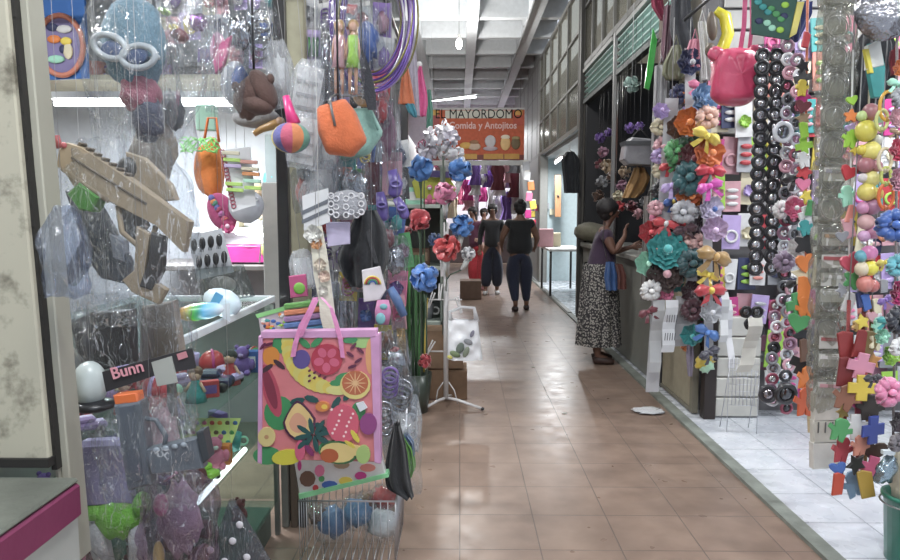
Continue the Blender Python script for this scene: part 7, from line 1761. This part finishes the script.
def figure(label, loc, rotz, h, skinc, hairc, topc, j=None, girth=1., legs=None, skirt=None, sleeve=.5, shoes=(30, 28, 30), hair='short', head=(0, 0, 0), legw=1., topm=None, legm=None):
    """j: joint overrides in fractions of height; faces -y before turning"""
    t = thing('person', label, 'person', loc, (0, 0, rotz))
    J = dict(pel=(0, 0, .52), bel=(0, -.004, .60), che=(0, -.004, .69), upp=(0, .004, .765), n0=(0, .006, .825), n1=(0, 0, .862), hd=(0, -.002, .905), ht=(0, .004, .95),
             shL=(-.095, .004, .79), shR=(.095, .004, .79), elL=(-.13, .012, .635), elR=(.13, .012, .635), wrL=(-.135, -.03, .50), wrR=(.135, -.03, .50), haL=(-.135, -.045, .465), haR=(.135, -.045, .465),
             hiL=(-.052, 0, .49), hiR=(.052, 0, .49), knL=(-.054, -.008, .28), knR=(.054, -.008, .28), anL=(-.054, .012, .05), anR=(.054, .012, .05), toL=(-.06, -.075, .018), toR=(.06, -.075, .018))
    if j: J.update(j)
    g = girth
    Rr = dict(pel=.078 * g, bel=.066 * g, che=.068 * g, upp=.06 * (g * .5 + .5), n0=.034, n1=.029, hd=.05, ht=.042, shL=.034 * (g * .5 + .5), shR=.034 * (g * .5 + .5), elL=.022 * (g * .6 + .4), elR=.022 * (g * .6 + .4),
              wrL=.014, wrR=.014, haL=.018, haR=.018, hiL=.06 * g, hiR=.06 * g, knL=.034 * (g * .6 + .4), knR=.034 * (g * .6 + .4), anL=.021, anR=.021, toL=.018, toR=.018)
    names = list(J); idx = {k: i for i, k in enumerate(names)}
    nodes = [(V(J[k]) * h, Rr[k] * h) for k in names]
    E = [('pel', 'bel'), ('bel', 'che'), ('che', 'upp'), ('upp', 'n0'), ('n0', 'n1'), ('n1', 'hd'), ('hd', 'ht'), ('upp', 'shL'), ('upp', 'shR'), ('shL', 'elL'), ('shR', 'elR'), ('elL', 'wrL'), ('elR', 'wrR'), ('wrL', 'haL'), ('wrR', 'haR'),
         ('pel', 'hiL'), ('pel', 'hiR'), ('hiL', 'knL'), ('hiR', 'knR'), ('knL', 'anL'), ('knR', 'anR'), ('anL', 'toL'), ('anR', 'toR')]
    edges = [(idx[a], idx[b]) for a, b in E]
    def extra(par, co, r):
        nodes.append((V(co) * h, r * h)); edges.append((par, len(nodes) - 1)); return len(nodes) - 1
    hd = V(J['hd']); extra(idx['hd'], hd + V((0, -.056, .002)), .009)        # nose
    for sd in 'LR':
        w, p = V(J['wr' + sd]), V(J['ha' + sd]); d = (p - w).normalized(); el = V(J['el' + sd])
        sidev = d.cross(V((0, 1, 0) if abs(d.y) < .8 else (1, 0, 0))).normalized(); curl = d.cross(sidev)
        if curl.y > 0: curl = -curl
        for q, (o_, L) in enumerate(((-.0155, .036), (-.005, .045), (.0055, .042), (.0155, .033))):
            a = extra(idx['ha' + sd], p + sidev * o_ + d * .012, .0062); b_ = extra(a, p + sidev * o_ * 1.15 + d * (.012 + L * .5) + curl * .004, .0055); extra(b_, p + sidev * o_ * 1.15 + d * (.012 + L * .85) + curl * .018, .0045)
        a = extra(idx['ha' + sd], p - sidev * .018 - d * .006 + curl * .006, .0065); extra(a, p - sidev * .03 + d * .016 + curl * .012, .0052)
    body = skin('body', nodes, edges, mat(skinc, .5, var=.06), t, 2, idx['pel'])
    # head details
    H = lambda o_: (hd + V(o_)) * h
    for sx in (-1, 1):
        b = MB(); b.ell(H((sx * .018, -.043, .012)), (.0085 * h, .005 * h, .0045 * h), 8, 6); b.use(mat((220, 216, 210), .3)); e_ = b.build('eye', mat((30, 22, 20), .3), t)
        b = MB(); b.ell(H((sx * .05, .004, .0)), (.006 * h, .012 * h, .018 * h), 8, 6); b.build('ear', mat(skinc, .5, var=.06), t)
    b = MB(); b.ell(H((0, -.043, -.024)), (.014 * h, .006 * h, .004 * h), 10, 6); b.build('mouth', mat((130, 60, 58), .5), t)
    hm = mat(hairc, .55, bump=.6, bs=120)
    b = MB(); b.ell(H((0, .01, .028)), (.057 * h, .058 * h, .05 * h), 20, 14, None, lambda d: (1 + .06 * noise.noise(d * 5)) * (1 - .25 * max(0, -d.y) * max(0, -d.z)))
    b.ell(H((0, .028, .0)), (.052 * h, .04 * h, .05 * h), 16, 10, None, crumple(1, 4, .05))
    if hair == 'bun': b.ell(H((0, .045, .06)), (.03 * h, .03 * h, .028 * h), 12, 8, None, crumple(1, 5, .12))
    if hair == 'curly': b.ell(H((0, .022, .03)), (.066 * h, .062 * h, .06 * h), 26, 18, None, lambda d: 1 + .1 * noise.noise(d * 7))
    if hair == 'long':
        b.tube([H((0, .03, .03)), H((0, .045, -.03)), H((0, .05, -.1)), H((0, .045, -.16))], [.045 * h, .045 * h, .04 * h, .02 * h], 12)
    b.build('hair', hm, t)
    # top
    k = 1.14; N = [(V(J['pel']) * h + V((0, 0, -.035 * h)), Rr['pel'] * h * 1.2), (V(J['bel']) * h, Rr['bel'] * h * 1.24), (V(J['che']) * h, Rr['che'] * h * 1.22), (V(J['upp']) * h, Rr['upp'] * h * 1.16)]
    ed = [(0, 1), (1, 2), (2, 3)]
    N.append((V(J['upp']).lerp(V(J['n0']), .45) * h, .045 * h)); ed.append((3, 4))
    for sd in 'LR':
        s_ = V(J['sh' + sd]); e_ = V(J['el' + sd]); w_ = V(J['wr' + sd]); N.append((s_ * h, Rr['sh' + sd] * h * 1.2)); a = len(N) - 1; ed.append((3, a))
        if sleeve <= 1: N.append((s_.lerp(e_, max(sleeve, .2)) * h, Rr['el' + sd] * 1.5 * h)); ed.append((a, a + 1))
        else:
            N.append((e_ * h, Rr['el' + sd] * 1.35 * h)); ed.append((a, a + 1)); N.append((e_.lerp(w_, sleeve - 1) * h, .02 * h)); ed.append((a + 1, a + 2))
    skin('shirt', N, ed, topm or cloth(topc), t, 2)
    if legs:
        N = [(V(J['pel']) * h, Rr['pel'] * h * 1.16)]; ed = []
        N.append((V(J['pel']) * h + V((0, 0, .07 * h)), Rr['bel'] * h * 1.1)); ed.append((0, 1))
        for sd in 'LR':
            a = len(N); an = V(J['kn' + sd]).lerp(V(J['an' + sd]), .9)
            N += [(V(J['hi' + sd]) * h, Rr['hi' + sd] * h * 1.08), (V(J['kn' + sd]).lerp(V(J['hi' + sd]), .5) * h, Rr['hi' + sd] * h * .86), (V(J['kn' + sd]) * h, Rr['kn' + sd] * h * 1.3 * legw), (an * h, .027 * h * legw ** 1.6)]
            ed += [(0, a), (a, a + 1), (a + 1, a + 2), (a + 2, a + 3)]
        skin('trousers', N, ed, legm or cloth(legs), t, 2)
    if skirt:
        b = MB(); z0, z1, r0, r1 = skirt[0] * h, skirt[1] * h, skirt[2] * h, skirt[3] * h
        def f(u, v):
            a = 2 * PI * u; rr = r0 + (r1 - r0) * (v ** .75); rr *= 1 + .07 * v * math.sin(11 * a + 1) + .03 * v * math.sin(5 * a)
            return V((math.cos(a) * rr * .92, math.sin(a) * rr + .0 * h, z0 + (z1 - z0) * v + .004 * math.sin(9 * a)))
        b.grid(f, 88, 16, True); b.grid(lambda u, v: f(u, v) * .985 + V((0, 0, .005)), 88, 16, True); b.build('skirt', skirt[4], t)
    for sd in 'LR':
        an, to = V(J['an' + sd]), V(J['to' + sd]); dz = min(an.z, to.z + .03); b = MB()
        b.tube([V((an.x, an.y + .02, to.z)) * h, V((an.x, an.y - .01, to.z + .008)) * h, V((to.x, to.y + .02, to.z)) * h, V((to.x, to.y - .012, to.z - .002)) * h], [.022 * h, .027 * h, .026 * h, .016 * h], 12, flat=1)
        b.v = [V((v.x, v.y, max(v.z, (to.z - .016) * h))) for v in b.v]; b.build('shoe', mat(shoes, .5), t)
    return t

# patterned skirt material
m = bpy.data.materials.new('patterned_skirt'); m.use_nodes = True; nt = m.node_tree; n = nt.nodes
tc = n.new('ShaderNodeTexCoord'); vo = n.new('ShaderNodeTexVoronoi'); vo.inputs['Scale'].default_value = 58; nt.links.new(tc.outputs['Object'], vo.inputs['Vector'])
rp = n.new('ShaderNodeValToRGB'); rp.color_ramp.interpolation = 'LINEAR'; rp.color_ramp.elements[0].position = .3; rp.color_ramp.elements[1].position = .55
rp.color_ramp.elements[0].color = (*lin((166, 162, 154)), 1); rp.color_ramp.elements[1].color = (*lin((44, 42, 46)), 1)
nt.links.new(vo.outputs['Distance'], rp.inputs['Fac']); nt.links.new(rp.outputs['Color'], n['Principled BSDF'].inputs['Base Color']); n['Principled BSDF'].inputs['Roughness'].default_value = .85
M_SK = m
SKN = (112, 74, 58)
# woman at the counter, facing the stall
p = ground(598, 362); hh = 1.42 + (212 - 196) / 700 * p.y
w_ = figure('woman in purple top and long patterned grey skirt leaning to the stall, hand at chin', p, PI / 2 - .1, hh, SKN, (26, 22, 24), (56, 36, 62),
  j=dict(pel=(0, .0, .53), bel=(0, -.01, .61), che=(0, -.02, .69), upp=(0, -.02, .765), n0=(0, -.03, .82), n1=(0, -.045, .855), hd=(0, -.055, .9), ht=(0, -.05, .945), shL=(-.09, -.02, .785), shR=(.09, -.02, .785),
  elR=(.12, -.09, .66), wrR=(.09, -.18, .69), haR=(.08, -.21, .70), elL=(-.125, -.065, .665), wrL=(-.07, -.13, .76), haL=(-.05, -.135, .795)), girth=1.12, skirt=(.60, .11, .1, .132, M_SK), sleeve=.55, shoes=(62, 40, 34), hair='curly')
f = Fr('shoulder_bag', 'blue and rust shoulder bag hanging at the hip of the woman in the patterned skirt', 'bag', 613, 262, p.y - .25)
f.add('bag_body', drape(f, [(606, 614, 262), (604, 617, 276), (606, 617, 290)], .05, 3), cloth((48, 88, 150))); f.add('rust_panel', drape(f, [(615, 622, 264), (617, 626, 276), (616, 626, 289)], .045, 4), cloth((100, 48, 40)))
b = MB(); b.ribbon([f.q(608, 264, -.0), f.q(602, 240, -.02), f.q(605, 222, 0.02), f.q(609, 226, .12)], .02, .004, (0, 1, 0)); f.add('strap', b, M_DK)
# woman in black seen from behind
p = ground(519, 311); hh = (1.42 + (212 - 198) / 700 * p.y) 
figure('woman in black top and navy trousers walking away down the aisle', p, PI + .05, hh, (120, 84, 66), (20, 18, 20), (20, 22, 26), legs=(28, 36, 62), girth=1.5, legw=1.1, sleeve=.45, hair='bun', shoes=(50, 38, 38),
  j=dict(anL=(-.075, -.06, .05), toL=(-.08, -.14, .018), knL=(-.062, -.05, .28), anR=(.035, .04, .06), toR=(.04, -.03, .018), elL=(-.155, 0, .65), elR=(.155, 0, .65), wrL=(-.15, -.07, .56), wrR=(.15, -.07, .56), haL=(-.14, -.1, .55), haR=(.14, -.1, .55)))
p = ground(492, 294); hh = 1.42 + (212 - 202) / 700 * p.y
figure('person in black jacket, wide navy trousers and white shoes walking towards the viewer', p, -.05, hh, (132, 92, 74), (24, 20, 22), (26, 27, 32), legs=(32, 38, 58), girth=1.15, legw=1.55, sleeve=1.8, shoes=(206, 208, 210),
  j=dict(anL=(-.07, -.05, .05), toL=(-.075, -.12, .02), wrR=(.1, -.1, .55), haR=(.08, -.12, .55)))
p = ground(479, 290); hh = 1.42 + (212 - 205) / 700 * p.y
figure('woman in maroon top and long red trousers, half hidden behind the blue flower', p + V((.0, 0, 0)), -.5, hh, (140, 98, 80), (30, 22, 24), (96, 44, 72), legs=(220, 56, 70), girth=1.2, legw=1.9, sleeve=1.2, hair='long', shoes=(120, 60, 60),
  j=dict(pel=(-.02, 0, .52), bel=(-.04, 0, .60), che=(-.06, 0, .69), upp=(-.07, 0, .765), n0=(-.08, 0, .825), n1=(-.085, -.005, .862), hd=(-.09, -.008, .905), ht=(-.09, 0, .95), shL=(-.165, 0, .79), shR=(.02, 0, .79), elL=(-.19, -.04, .65), elR=(.06, -.03, .65), wrL=(-.16, -.12, .63), wrR=(.04, -.1, .6), haL=(-.15, -.15, .65), haR=(.03, -.13, .6)))
p = V((P(484, 212, 14.2).x, 14.2, 0))
figure('person in crimson top standing farthest, seen between the red-trousered woman and the black jacket', p, .1, 1.53, (140, 98, 80), (34, 26, 26), (120, 40, 66), legs=(50, 44, 56), girth=1.05, sleeve=.5)

sc.view_settings.view_transform = 'Standard'; sc.view_settings.look = 'None'; sc.view_settings.gamma = 1
sc.view_settings.exposure = 0.3
sc.cycles.use_denoising = True
sc.cycles.max_bounces = 7; sc.cycles.transparent_max_bounces = 18; sc.cycles.diffuse_bounces = 3; sc.cycles.glossy_bounces = 3
sc.cycles.caustics_reflective = False; sc.cycles.caustics_refractive = False
sc.cycles.sample_clamp_indirect = 4
